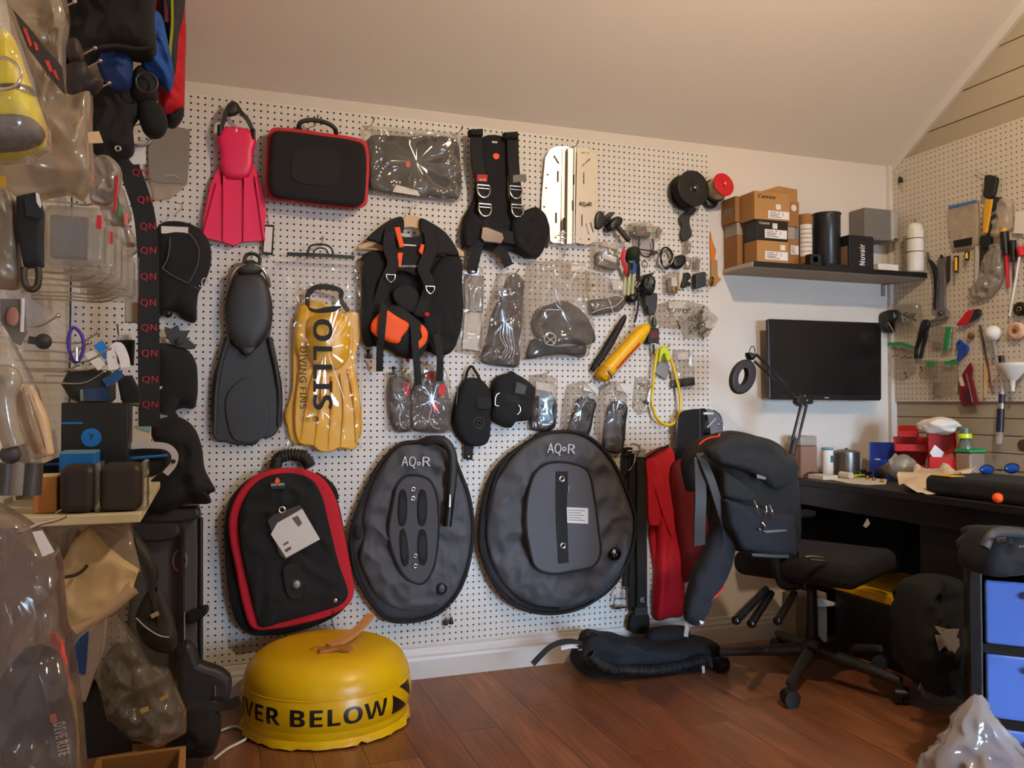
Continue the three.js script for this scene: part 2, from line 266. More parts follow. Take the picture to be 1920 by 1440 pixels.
{ // boarded end wall: each board its own piece, proud of the wall with open joints
  const w = new THREE.Group(); w.name = 'wall_right_boards'; w.userData.kind = 'structure'; scene.add(w);
  const pegTop = RW(1678, 753).y + 48 * HOLE, pegBot = RW(1678, 753).y;
  const lay = (y, hgt, z1) => { const m = new THREE.Mesh(new RoundedBoxGeometry(0.012, hgt - 0.004, z1, 1, 0.0025), rnd() < 0.5 ? M.shiplap : M.shiplap2); m.name = 'board'; m.castShadow = m.receiveShadow = true; const z0 = y + hgt > EAVE ? (y + hgt - EAVE) / SLOPE * 0.0 : 0; m.position.set(XR + 0.006, y + hgt / 2, z0 + z1 / 2); w.add(m); };
  for (let y = pegBot; y > 0; y -= 0.0765) lay(y - 0.0765, 0.0765, 3.2);
  for (let y = pegBot, k = 0; k < 17; k++, y += 0.1316) lay(y, 0.1316, 3.2);
}
struct('trim_1', box(XR - 0.036, XR, 0.1, EAVE, 0, 0.022), M.trim);
{ const a = Math.atan(SLOPE), len = 3.3; struct('trim_2', new THREE.BoxGeometry(0.02, 0.045, len).rotateX(-a).translate(XR - 0.01, EAVE + SLOPE * Math.cos(a) * len / 2 - 0.026, Math.cos(a) * len / 2), M.trim); }
{ // hanging lamp out of the picture above the room
  const [x, y, z] = LAMP, l = thing('pendant_lamp', 'bare round bulb pendant lamp hanging over the room', 'lamp', [x, y, z]);
  part(l, 'cord', rod(V3(x, y + 0.12, z), V3(x, EAVE + SLOPE * Math.min(z, ZB - z), z), 0.004), M.plasticBlack);
  part(l, 'cap', lathe([[0.012, 0.13], [0.03, 0.125], [0.034, 0.075], [0.03, 0.07]], V3(x, y, z)), M.white);
  part(l, 'bulb', ball(V3(x, y, z), 0.075), mat('#fff2dd', 0.4, 0, { emissive: new THREE.Color().setRGB(...LAMP_COLOR), emissiveIntensity: 6 }));
  const p = new THREE.PointLight(new THREE.Color().setRGB(...LAMP_COLOR), LAMP_POWER); p.castShadow = true; p.shadow.radius = 2.5; p.position.set(0, -0.01, 0); l.add(p);
}

{ // unseen cabinet added to keep the door's daylight off the lower left corner
  const x0 = 0.78, x1 = 1.42, z0 = 3.02, z1 = 3.42, h = 1.25, t = thing('daylight_blocker_cabinet', 'white two-door cabinet added out of view to block door daylight', 'cabinet', [(x0 + x1) / 2, 0, (z0 + z1) / 2]);
  part(t, 'carcass', rbox(x0, x1, 0, h, z0 + 0.02, z1, 0.003), M.white); part(t, 'top', rbox(x0 - 0.01, x1 + 0.01, h, h + 0.02, z0, z1 + 0.01, 0.003), M.wood);
  for (const [a, b] of [[x0, (x0 + x1) / 2], [(x0 + x1) / 2, x1]]) { const d = part(t, 'door', rbox(a + 0.002, b - 0.002, 0.06, h - 0.004, z0, z0 + 0.018, 0.002), M.white); part(d, 'handle', rod(V3(a === x0 ? b - 0.03 : a + 0.03, 0.6, z0 - 0.012), V3(a === x0 ? b - 0.03 : a + 0.03, 0.72, z0 - 0.012), 0.005), M.wire); }
}

// ================================================================= GEAR ON THE LONG PEGBOARD
const peg = (px, py, len = 0.05) => { const a = W(px, py, 0.002); return hook(a, len); };
{ // pink child fin with black heel strap and swing tag
  const t = thing('swim_fin', 'hot pink open-heel swim fin with black strap on white pegboard', 'fin', W(440, 460, 0.01));
  const vents = [[195, 560, 215, 655], [345, 600, 366, 670], [432, 592, 456, 672]].map((q) => A([q[0], q[1], q[2], q[1], q[2], q[3], q[0], q[3]]));
  part(t, 'blade', plate(A([190, 510, 215, 545, 300, 552, 375, 545, 425, 500, 470, 620, 500, 700, 515, 860, 490, 1040, 360, 1045, 290, 1075, 220, 1050, 70, 1015, 80, 860, 130, 640]), 0.02, 0.014, 0.002, vents), M.pink);
  part(t, 'rear_web', plate(A([170, 560, 460, 560, 480, 700, 110, 700]), 0.006, 0.004, 0.001), M.pink);
  part(t, 'foot_pocket', puff(smooth2(flat(A([220, 245, 300, 240, 400, 262, 432, 300, 448, 340, 430, 420, 425, 520, 390, 590, 300, 605, 225, 585, 195, 500, 196, 430, 172, 330, 178, 300]), 0.06), 3), 0.02, 0.045, { p: 5, sm: false }), M.pink);
  for (const q of [[178, 640, 78, 1010], [222, 590, 220, 1048], [366, 600, 360, 1045], [440, 590, 500, 1035]]) part(t, 'rib', ribbon(pts3(A(q), [0.038, 0.034]), 0.007, 0.016), M.pink);
  part(t, 'heel_strap', [ribbon(pts3(A([190, 300, 215, 220, 235, 150, 270, 95, 300, 95, 330, 140, 390, 210, 425, 290]), [0.05, 0.06, 0.06, 0.05, 0.05, 0.06, 0.06, 0.05]), 0.016, 0.006)], M.rubber);
  part(t, 'heel_pad', pad(A([225, 150, 240, 105, 280, 82, 315, 95, 325, 150, 290, 170, 250, 172]), 0.045, 0.02), M.rubber);
  for (const q of [[190, 275], [425, 305]]) { const c = W(...A(q), 0.05); part(t, 'buckle', rbox(c.x - 0.008, c.x + 0.008, c.y - 0.021, c.y + 0.021, 0.035, 0.062, 0.005), M.plasticBlack); }
  part(t, 'emblem', plate(A([308, 258, 318, 275, 308, 290, 298, 275]), 0.062, 0.001, 0), M.white);
  const tagG = part(t, 'swing_tag', plate(A([500, 925, 570, 930, 560, 1140, 485, 1130]), 0.02, 0.002, 0.0005), M.plasticBlack);
  part(tagG, 'printed_label', plate(A([508, 940, 560, 945, 548, 1120, 495, 1115]), 0.022, 0.0006, 0), M.paper);
  part(tagG, 'string', tube(pts3(A([515, 860, 525, 895, 530, 930]), 0.022), 0.0015), M.plasticBlack);
  part(t, 'peg_hook', peg(...A([275, 120]), 0.055), M.wire);
}
{ // hard-shell case with red zip band
  const t = thing('hard_shell_case', 'black moulded carry case with red zipper band and top handle', 'case', W(597, 385, 0.01));
  const o = A([535, 300, 560, 262, 640, 258, 900, 290, 1130, 325, 1195, 350, 1218, 400, 1215, 700, 1205, 775, 1160, 806, 1000, 800, 700, 760, 560, 742, 525, 700, 522, 480]);
  part(t, 'rear_shell', splate(o, 0.008, 0.045, 0.015), M.cloth);
  part(t, 'zip_band', splate(A([530, 300, 555, 258, 640, 254, 900, 287, 1130, 322, 1200, 348, 1224, 400, 1221, 700, 1211, 780, 1162, 812, 1000, 806, 700, 766, 555, 748, 519, 702, 516, 480]), 0.053, 0.016, 0.005), M.red);
  part(t, 'front_shell', splate(A([548, 312, 572, 272, 640, 268, 900, 302, 1120, 335, 1185, 360, 1208, 410, 1205, 700, 1192, 765, 1150, 795, 1000, 788, 700, 748, 575, 728, 540, 690, 537, 480]), 0.069, 0.04, 0.02), M.neoprene);
  part(t, 'embossed_panel', splate(A([700, 430, 930, 400, 1010, 450, 1020, 600, 990, 650, 720, 630, 690, 590, 690, 470]), 0.106, 0.006, 0.003), M.cloth2);
  part(t, 'handle', [tube(pts3(A([735, 265, 748, 225, 800, 205, 880, 210, 955, 235, 990, 265, 1000, 300]), [0.05, 0.07, 0.075, 0.075, 0.075, 0.07, 0.05]), 0.009, 40)], M.rubber);
  part(t, 'peg_hook', peg(...A([855, 240]), 0.08), M.wire);
}
{ // grey padded sleeve in a clear bag
  const s = solo('padded_sleeve', 'charcoal padded sleeve inside a clear bag beside the red-banded case', 'sleeve', splate(A([1225, 330, 1255, 302, 1500, 312, 1600, 305, 1800, 322, 1845, 355, 1860, 450, 1866, 700, 1840, 748, 1780, 745, 1500, 715, 1290, 690, 1240, 680, 1230, 560]), 0.014, 0.03, 0.012), mat('#504e4e', 0.85, 0, { bumpMap: weaveBump, bumpScale: 0.0006 }));
  const t = thing('plastic_bag', 'clear flat bag around the charcoal padded sleeve, hung by its corners', 'bag', W(778, 375, 0.01));
  part(t, 'film', puff(flat(A([1205, 235, 1400, 245, 1640, 265, 1870, 290, 1878, 500, 1878, 748, 1820, 760, 1640, 742, 1480, 722, 1240, 700, 1212, 500]), 0.05), 0.012, 0.036, { p: 7, wr: 0.004, wf: 20, cr: 0.012, cf: 13, sm: false, rings: 20 }), M.film);
  part(t, 'paper_insert', plate(A([1410, 650, 1560, 690, 1580, 730, 1390, 700]), 0.046, 0.001, 0), M.paper);
  part(t, 'orange_mark', splate(A([1480, 495, 1505, 490, 1512, 520, 1490, 530]), 0.045, 0.001, 0), M.orange);
  part(t, 'peg_hook', peg(...A([1240, 240]), 0.06), M.wire); part(t, 'peg_hook', peg(...A([1842, 295]), 0.06), M.wire);
}
{ // black harness with steel D-rings
  const t = thing('dive_harness', 'black padded diving harness with steel D-rings and red patches', 'harness', W(945, 480, 0.01));
  part(t, 'back_pad', splate(C([250, 130, 400, 140, 420, 300, 440, 600, 560, 660, 690, 720, 700, 800, 640, 960, 560, 975, 430, 920, 330, 930, 200, 900, 110, 900, 105, 720, 180, 560, 200, 350]), 0.01, 0.03, 0.012), M.cloth);
  for (const q of [[196, 90, 200, 300, 235, 480, 250, 680, 190, 850], [445, 110, 450, 300, 465, 480, 480, 690, 560, 830]]) {
    const st = part(t, 'shoulder_strap', ribbon(pts3(C(q), [0.05, 0.055, 0.06, 0.055, 0.04]), 0.05, 0.012), M.cloth2);
  }
  for (const q of [[200, 100], [442, 120]]) part(t, 'strap_fold', plate(C([q[0] - 48, q[1] - 20, q[0] + 46, q[1] - 26, q[0] + 46, q[1] + 25, q[0] - 44, q[1] + 20]), 0.03, 0.045, 0.008), M.cloth);
  for (const [x, y] of [[245, 470], [468, 478], [255, 600], [480, 605]]) {
    const c = W(...C([x, y]), 0.068), w = 0.026;
    part(t, 'd_ring', [rod(c.clone().add(V3(-w, 0, 0)), c.clone().add(V3(w, 0, 0)), 0.004), rod(c.clone().add(V3(-w, -0.014, 0)), c.clone().add(V3(w, -0.014, 0)), 0.003), tube([V3(-w, 0, 0), V3(-w, -0.03, 0.004), V3(-0.012, -0.05, 0.006), V3(0.012, -0.05, 0.006), V3(w, -0.03, 0.004), V3(w, 0, 0)].map((v) => v.add(c)), 0.004, 24)], M.chrome);
  }
  for (const q of [[205, 395, 275, 398, 270, 445, 200, 440], [450, 400, 540, 392, 545, 440, 450, 452]]) { const pz = part(t, 'patch', plate(C(q), 0.064, 0.002, 0.0005), q[0] < 300 ? M.red : M.plasticBlack); }
  part(t, 'emblem', splate(C([315, 255, 335, 248, 355, 262, 350, 285, 325, 288, 312, 272]), 0.0405, 0.002, 0.0005), M.orange);
  part(t, 'small_tag', plate(C([305, 165, 342, 167, 342, 178, 305, 176]), 0.0405, 0.001, 0), M.white);
  part(t, 'lettering', [lettering('XT', W(...C([215, 440]), 0.0662), W(...C([265, 442]), 0.0662), 0.008)], M.white);
  const belt = part(t, 'waist_belt', ribbon(pts3(C([110, 890, 200, 850, 300, 815, 420, 830, 560, 850, 690, 860]), [0.045, 0.06, 0.065, 0.06, 0.06, 0.05]), 0.052, 0.008), M.webbing);
  part(belt, 'buckle', plate(C([235, 758, 275, 758, 380, 800, 392, 840, 370, 875, 250, 860, 225, 835]), 0.069, 0.012, 0.004), mat('#7d6c62', 0.25, 1));
  part(t, 'waist_pad', pad(C([540, 640, 620, 620, 690, 700, 705, 800, 660, 900, 590, 970, 530, 950, 470, 900, 440, 760, 470, 680]), 0.03, 0.05, { p: 5, wr: 0.004, cr: 0.014, cf: 12, rings: 16 }), M.cloth);
  part(t, 'hip_pad', pad(C([110, 730, 170, 660, 230, 700, 260, 800, 230, 880, 120, 900, 100, 830]), 0.025, 0.04, { p: 5, wr: 0.004, cr: 0.012, cf: 12, rings: 14 }), M.cloth);
  part(t, 'crotch_strap', [ribbon(pts3(C([215, 860, 190, 950, 165, 1060]), [0.05, 0.05, 0.04]), 0.046, 0.004), tube(pts3(C([135, 1045, 140, 1072, 165, 1080, 195, 1072, 200, 1045]), 0.045), 0.003)], M.webbing);
  part(t, 'strap_end', ribbon(pts3(C([330, 900, 390, 960, 420, 1030]), [0.05, 0.05, 0.04]), 0.042, 0.004), M.webbing);
}
{ // bent stainless backplate
  const t = thing('backplate', 'bent stainless steel diving backplate with slots and engraved letters', 'backplate', W(1070, 458, 0.01));
  const zA = 0.02, zR = 0.055;   // wings angle back to the wall from a raised channel
  const leftO = C([820, 210, 740, 205, 700, 225, 672, 280, 650, 560, 648, 660, 700, 780, 705, 860, 730, 875, 790, 872]), rightO = C([880, 215, 960, 222, 1005, 260, 1025, 320, 1032, 600, 1028, 780, 1005, 865, 960, 888, 865, 876]);
  const slot = (x, y, h, a = 0) => { const w = 5, s = Math.sin(a), c = Math.cos(a); return [[-w, -h], [w, -h], [w, h], [-w, h]].flatMap(([p, q]) => [x + p * c - q * s, y + p * s + q * c]); };
  const dot = (x, y, r = 6) => Array.from({ length: 8 }, (_, k) => [x + r * Math.cos(k * 0.785), y + r * Math.sin(k * 0.785)]).flat();
  const wing = (o, holes, name) => part(t, name, extr(flat(o, zA), 0, 0.003, 0.0006, holes.map((h) => flat(C(h), zA))).translate(0, 0, 0), M.steel);
  const tilt = (m, x0, sgn) => { const p = m.geometry.attributes.position, bx = W(...C([x0, 500]), zA).x - t.position.x; for (let i = 0; i < p.count; i++) p.setZ(i, p.getZ(i) + 0.012 + 0.20 * sgn * (p.getX(i) - bx) + 0.03); m.geometry.computeVertexNormals(); };
  const lw = wing(leftO, [slot(752, 415, 38), slot(742, 298, 32, -0.5), slot(740, 700, 36), dot(688, 398), dot(678, 490), dot(666, 620), dot(738, 835)], 'left_wing'); tilt(lw, 820, 1.2);
  const rw = wing(rightO, [slot(925, 430, 42), slot(942, 322, 44, 0.8), slot(935, 255, 30, 1.57), slot(912, 720, 42), slot(950, 778, 38, -0.3), slot(984, 768, 38, -0.3), dot(1003, 432), dot(1008, 525), dot(1015, 590), dot(1012, 655), dot(1004, 712), dot(1003, 768), dot(962, 850, 9), dot(900, 850)], 'right_wing'); tilt(rw, 880, -0.5);
  const chan = (() => { const pr = [[790, 0.042], [822, 0.042], [832, 0.068], [866, 0.068], [878, 0.042], [884, 0.042]], g = []; for (let i = 0; i < pr.length - 1; i++) { const a = W(...C([pr[i][0], 215]), pr[i][1]), b = W(...C([pr[i + 1][0], 215]), pr[i + 1][1]), c = W(...C([pr[i + 1][0] - 8, 876]), pr[i + 1][1]), d = W(...C([pr[i][0] - 8, 876]), pr[i][1]); const q = new THREE.BufferGeometry(); q.setAttribute('position', new THREE.Float32BufferAttribute([d, c, b, d, b, a].flatMap((v) => [v.x, v.y, v.z]), 3)); q.computeVertexNormals(); g.push(q); } return merge(g); })();
  part(t, 'channel', chan, M.steel);
  for (const q of [[872, 430, 34], [865, 610, 34], [810, 735, 42]]) part(t, 'slot', plate(C([q[0] - 5, q[1] - q[2], q[0] + 5, q[1] - q[2], q[0] + 5, q[1] + q[2], q[0] - 5, q[1] + q[2]]), 0.055, 0.016, 0), M.plasticBlack);
  part(t, 'rib', [tube(pts3(C([770, 800, 880, 806]), [0.05, 0.07]), 0.003), tube(pts3(C([775, 838, 880, 842]), [0.05, 0.07]), 0.003)], M.steel);
  part(t, 'lettering', [lettering('AQ', W(...C([908, 612]), 0.048), W(...C([954, 614]), 0.046), 0.018, 'reg', 0.0015), ringAt(W(...C([964, 606]), 0.046), 0.003, 0.0014), lettering('R', W(...C([974, 615]), 0.045), W(...C([998, 616]), 0.043), 0.018, 'reg', 0.0015)], M.ink);
  part(t, 'peg_hook', peg(...C([850, 220]), 0.08), M.wire);
}
{ // black full-foot fin with spring strap
  const t = thing('dive_fin', 'large black rubber diving fin hanging heel up by its pull loop', 'fin', W(463, 832, 0.01));
  const blade = B([150, 500, 170, 620, 120, 750, 75, 880, 55, 1040, 60, 1220, 90, 1325, 150, 1330, 200, 1345, 270, 1352, 350, 1345, 385, 1310, 450, 1300, 500, 1250, 525, 1100, 520, 930, 480, 790, 445, 640, 450, 520, 300, 480]);
  part(t, 'blade', splate(blade, 0.012, 0.022, 0.006, [], 3), M.rubber);
  part(t, 'foot_pocket', pad(B([195, 240, 260, 205, 350, 205, 405, 240, 440, 320, 462, 430, 455, 560, 400, 660, 320, 740, 240, 720, 170, 640, 145, 500, 150, 400, 175, 300]), 0.03, 0.052, { p: 4 }), M.rubber);
  part(t, 'blade_panel', splate(B([150, 1040, 200, 960, 280, 910, 370, 940, 420, 1020, 440, 1150, 420, 1270, 360, 1325, 270, 1335, 200, 1310, 160, 1200]), 0.03, 0.012, 0.005), M.rubber);
  for (const q of [[170, 640, 120, 800, 88, 1000, 80, 1280], [440, 640, 480, 830, 506, 1020, 500, 1230]]) part(t, 'side_rail', tube(pts3(B(q), [0.045, 0.04, 0.035, 0.03]), 0.011, 30), M.rubber);
  part(t, 'strap', [tube(pts3(B([175, 310, 195, 230, 240, 175, 310, 165, 380, 180, 420, 230, 440, 310]), [0.05, 0.07, 0.075, 0.075, 0.075, 0.07, 0.05]), 0.008, 40)], M.chrome);
  part(t, 'heel_pad', pad(B([215, 200, 265, 140, 350, 138, 405, 195, 350, 225, 260, 225]), 0.06, 0.025), M.rubber);
  part(t, 'pull_loop', tube(pts3(B([275, 170, 280, 115, 310, 90, 350, 95, 375, 120, 372, 170]), 0.07), 0.007, 30), M.rubber);
  part(t, 'toe_notch', pad(B([250, 690, 320, 670, 350, 700, 310, 760, 280, 755]), 0.06, 0.01), M.rubber);
  part(t, 'peg_hook', peg(...B([318, 130]), 0.09), M.wire);
}
{ // yellow fins packed in a printed clear bag
  const t = thing('dive_fin', 'yellow diving fin with ribbed blade packed inside a clear printed bag', 'fin', W(612, 850, 0.01));
  part(t, 'blade', splate(B([640, 520, 720, 480, 850, 470, 960, 510, 990, 620, 985, 800, 1010, 950, 1025, 1120, 1030, 1280, 1000, 1380, 900, 1370, 860, 1390, 820, 1398, 760, 1385, 730, 1355, 640, 1340, 610, 1250, 612, 1050, 640, 850]), 0.03, 0.018, 0.005, [], 3), M.yellow);
  part(t, 'foot_pocket', pad(B([690, 520, 760, 480, 880, 480, 960, 520, 980, 650, 965, 780, 900, 850, 800, 860, 710, 800, 680, 660]), 0.045, 0.05), M.yellow);
  for (const q of [[740, 860, 690, 1050, 650, 1320], [800, 900, 770, 1100, 740, 1350], [850, 900, 850, 1100, 830, 1380], [910, 880, 930, 1100, 910, 1360], [960, 850, 1000, 1080, 1010, 1340]]) part(t, 'rib', tube(pts3(B(q), [0.055, 0.052, 0.045]), 0.006, 20), M.yellow);
  part(t, 'heel_strap', [tube(pts3(B([690, 460, 700, 340, 760, 305, 850, 310, 915, 340, 910, 390, 960, 470]), [0.04, 0.05, 0.05, 0.05, 0.05, 0.045, 0.04]), 0.009, 40)], M.rubber);
  const t2 = thing('dive_fin', 'second yellow diving fin lying behind its twin in the printed bag', 'fin', W(560, 845, 0.004));
  part(t2, 'blade', splate(B([650, 420, 720, 395, 800, 410, 900, 470, 1030, 480, 1040, 640, 1000, 800, 1030, 1000, 1040, 1300, 900, 1340, 600, 1340, 560, 1230, 540, 1160, 590, 1000, 595, 800, 600, 600]), 0.006, 0.02, 0.005, [], 3), M.yellow);
  part(t2, 'foot_pocket', pad(B([640, 440, 700, 400, 720, 480, 700, 700, 640, 780, 605, 700, 612, 520]), 0.02, 0.04), M.yellow);
  const b = thing('plastic_bag', 'tall clear bag with black printed lettering holding yellow fins', 'bag', W(605, 850, 0.004));
  part(b, 'film', puff(flat(B([530, 130, 650, 115, 800, 110, 950, 118, 1072, 125, 1068, 400, 1062, 800, 1060, 1200, 1055, 1380, 900, 1395, 750, 1400, 560, 1375, 545, 1000, 540, 600, 535, 300]), 0.09), 0.002, 0.105, { p: 6, wr: 0.006, wf: 11, cr: 0.016, cf: 9, sm: false, rings: 22 }), M.filmClear);
  const vt = (s, q, h, font) => lettering(s, W(...B(q.slice(0, 2)), 0.118), W(...B(q.slice(2)), 0.118), h, font);
  part(b, 'lettering', [vt('OLLIS', [728, 520, 728, 1118], 0.072, 'bold'), vt('DIVING FINS', [640, 705, 640, 1112], 0.024, 'reg'), ringAt(W(...B([745, 1178]), 0.118), 0.010, 0.0012), vt('R', [738, 1168, 738, 1188], 0.012, 'bold')], M.ink);
  for (const g of [splate(B([685, 345, 735, 300, 850, 300, 915, 325, 920, 380, 895, 375, 895, 345, 840, 330, 745, 330, 715, 360]), 0.118, 0.0012, 0), splate(B([690, 440, 740, 455, 820, 440, 915, 435, 870, 470, 800, 480, 750, 480, 705, 465]), 0.118, 0.0012, 0)]) part(b, 'printed_logo', g, M.ink);
  const h = part(b, 'hanger_bar', [ribbon(pts3(B([555, 92, 780, 100, 1000, 115]), 0.06), 0.014, 0.004), tube(pts3(B([690, 95, 705, 45, 740, 30, 820, 35, 850, 60, 860, 100]), 0.06), 0.004, 30), tube(pts3(B([730, 95, 745, 62, 780, 52, 815, 65, 830, 98]), 0.06), 0.003, 24)], M.plasticBlack);
  part(b, 'base_label', plate(B([572, 1360, 655, 1358, 655, 1385, 570, 1388]), 0.05, 0.001, 0), M.paper);
  part(b, 'peg_hook', peg(...B([775, 25]), 0.07), M.wire);
}
// ---------------------------------------------------------------- vest on a wooden hanger
const dRing = (c, w = 0.02) => [rod(c.clone().add(V3(-w, 0, 0)), c.clone().add(V3(w, 0, 0)), 0.003), tube([V3(-w, 0, 0), V3(-w * 0.8, -w, 0.003), V3(0, -w * 1.7, 0.005), V3(w * 0.8, -w, 0.003), V3(w, 0, 0)].map((v) => v.add(c)), 0.003, 20)];
const grommet = (c, r = 0.009) => new THREE.TorusGeometry(r, r * 0.42, 8, 18).translate(c.x, c.y, c.z);
{
  const h = thing('coat_hanger', 'wooden coat hanger with wire hook carrying the orange-trimmed vest', 'hanger', W(770, 470, 0.02));
  part(h, 'shoulder_bar', splate(A([1145, 1080, 1300, 1005, 1440, 910, 1470, 872, 1520, 862, 1575, 875, 1610, 915, 1750, 1030, 1880, 1115, 1885, 1145, 1840, 1140, 1700, 1050, 1580, 965, 1510, 945, 1440, 965, 1320, 1040, 1160, 1098]), 0.03, 0.016, 0.006), M.woodPale);
  part(h, 'trouser_bar', rod(W(...A([1170, 1092]), 0.038), W(...A([1870, 1140]), 0.038), 0.005), M.wood);
  part(h, 'hook', tube(pts3(A([1510, 870, 1512, 830, 1525, 805, 1545, 800, 1550, 785, 1530, 770, 1505, 778]), 0.038), 0.0022, 30), M.wire);
}
{
  const t = thing('dive_vest', 'black harness vest with orange pocket and trim on a wooden hanger', 'vest', W(772, 668, 0.02));
  part(t, 'back_panel', splate(PX([692, 476, 700, 470, 850, 482, 863, 486, 866, 560, 862, 600, 852, 650, 810, 660, 770, 650, 730, 650, 694, 645, 678, 610, 682, 540]), 0.012, 0.022, 0.008, [], 3), M.cloth);
  part(t, 'yoke', splate(A([1210, 1030, 1300, 940, 1400, 880, 1460, 872, 1470, 960, 1440, 1000, 1580, 1000, 1580, 955, 1585, 880, 1650, 905, 1760, 980, 1830, 1080, 1850, 1140, 1700, 1130, 1640, 1250, 1560, 1280, 1480, 1250, 1400, 1240, 1360, 1100, 1260, 1040]), 0.045, 0.022, 0.008, [], 3), M.cloth2);
  for (const q of [[1375, 960, 1360, 1080, 1390, 1200, 1340, 1320, 1290, 1480], [1640, 980, 1650, 1100, 1600, 1230, 1640, 1350, 1570, 1560]]) part(t, 'shoulder_strap', ribbon(pts3(A(q), [0.075, 0.08, 0.085, 0.08, 0.06]), 0.045, 0.012), M.cloth2);
  for (const q of [[1400, 945, 1440, 942, 1470, 1080, 1438, 1088], [1425, 1120, 1462, 1120, 1446, 1225, 1414, 1215], [1585, 1060, 1612, 1066, 1596, 1140, 1568, 1112]]) part(t, 'orange_trim', plate(A(q), 0.072, 0.012, 0.003), M.orange);
  part(t, 'lettering', [lettering('OXYCHEQ', W(...A([1445, 1222]), 0.073), W(...A([1570, 1222]), 0.073), 0.008)], M.silverInk);
  part(t, 'white_tab', plate(A([1466, 1062, 1552, 1068, 1552, 1076, 1466, 1072]), 0.067, 0.001, 0), M.white);
  part(t, 'side_panel', pad(B([1490, 240, 1600, 100, 1700, 110, 1712, 300, 1720, 480, 1690, 640, 1640, 740, 1540, 760, 1470, 660, 1450, 480]), 0.03, 0.04, { p: 4, wr: 0.006, cr: 0.014, cf: 12, rings: 14, sd: 3 }), M.cloth);
  part(t, 'side_panel', pad(B([1060, 90, 1200, 90, 1235, 260, 1180, 400, 1160, 560, 1140, 690, 1080, 700, 1045, 560, 1050, 330]), 0.03, 0.035, { p: 4, wr: 0.006, cr: 0.014, cf: 12, rings: 14, sd: 5 }), M.cloth);
  part(t, 'pocket_body', pad(B([1090, 560, 1150, 470, 1280, 420, 1400, 500, 1490, 580, 1500, 680, 1440, 770, 1320, 770, 1240, 720, 1150, 680]), 0.03, 0.075, { wr: 0.006, sd: 9 }), M.cloth2);
  part(t, 'pocket_flap', pad(B([1108, 560, 1150, 495, 1205, 458, 1280, 500, 1365, 555, 1330, 630, 1290, 682, 1200, 660, 1120, 610]), 0.085, 0.026, { p: 4 }), M.orange);
  part(t, 'pocket_trim', pad(B([1440, 555, 1482, 600, 1470, 680, 1402, 728, 1388, 705, 1440, 640, 1430, 590]), 0.085, 0.018, { p: 4, center: W(...B([1445, 640]), 0.095).clone() }), M.orange);
  part(t, 'mesh_panel', pad(B([1250, 340, 1330, 290, 1410, 330, 1420, 470, 1330, 470, 1260, 400]), 0.034, 0.03, { p: 7 }), M.cloth2);
  for (const q of [[1195, 420, 1180, 600, 1168, 720, 1165, 865], [1390, 560, 1405, 760, 1420, 955], [1540, 620, 1562, 760, 1560, 930]]) part(t, 'hanging_strap', ribbon(pts3(B(q), [0.115, 0.12, 0.09, 0.06]), 0.028, 0.003), M.webbing);
  for (const q of [[1238, 228], [1498, 305]]) part(t, 'd_ring', dRing(W(...B(q), 0.095), 0.018), M.chrome);
  for (const [q, r] of [[[1475, 490], 0.012], [[1350, 790], 0.009]]) part(t, 'red_toggle', ball(W(...B(q), r > 0.01 ? 0.1 : 0.05), r, 1, 0.8, 0.8), M.red);
}
// ---------------------------------------------------------------- bagged straps, hood, pouches
function bagged(label, px, inside, o = {}) {     // clear bag with its header and contents
  const { depth = 0.03, off = 0.004, wr = 0.012, wf = 22, group, film = M.film, name = 'packed_item', category = 'packet', hookAt } = o;
  const xs = px.filter((_, i) => i % 2 === 0), ys = px.filter((_, i) => i % 2);
  const t = thing(name, label, category, W((Math.min(...xs) + Math.max(...xs)) / 2, Math.max(...ys), off), group);
  inside(t);
  part(t, 'film', puff(flat(px, off + depth), off, depth, { p: 5, wr: wr * 0.4, wf, cr: wr * 1.1, cf: wf * 0.8, sm: false, rings: 18, sd: xs[0] }), film);
  if (hookAt) part(t, 'peg_hook', peg(...hookAt, 0.05), M.wire);
  return t;
}
bagged('clear bag with a white paper slip and grey plastic sleeve', D([40, 110, 130, 105, 215, 115, 218, 300, 210, 500, 200, 715, 120, 720, 20, 700, 25, 400]), (t) => {
  part(t, 'sleeve', [plate(D([82, 170, 215, 172, 208, 425, 78, 420]), 0.006, 0.012, 0.003)], mat('#8e867c', 0.4));
  part(t, 'spine', plate(D([112, 168, 132, 168, 128, 425, 108, 425]), 0.018, 0.004, 0.001), M.greyPad);
  part(t, 'paper_slip', plate(D([80, 425, 188, 430, 178, 690, 62, 680]), 0.008, 0.004, 0.001), M.paper);
}, { depth: 0.026 });
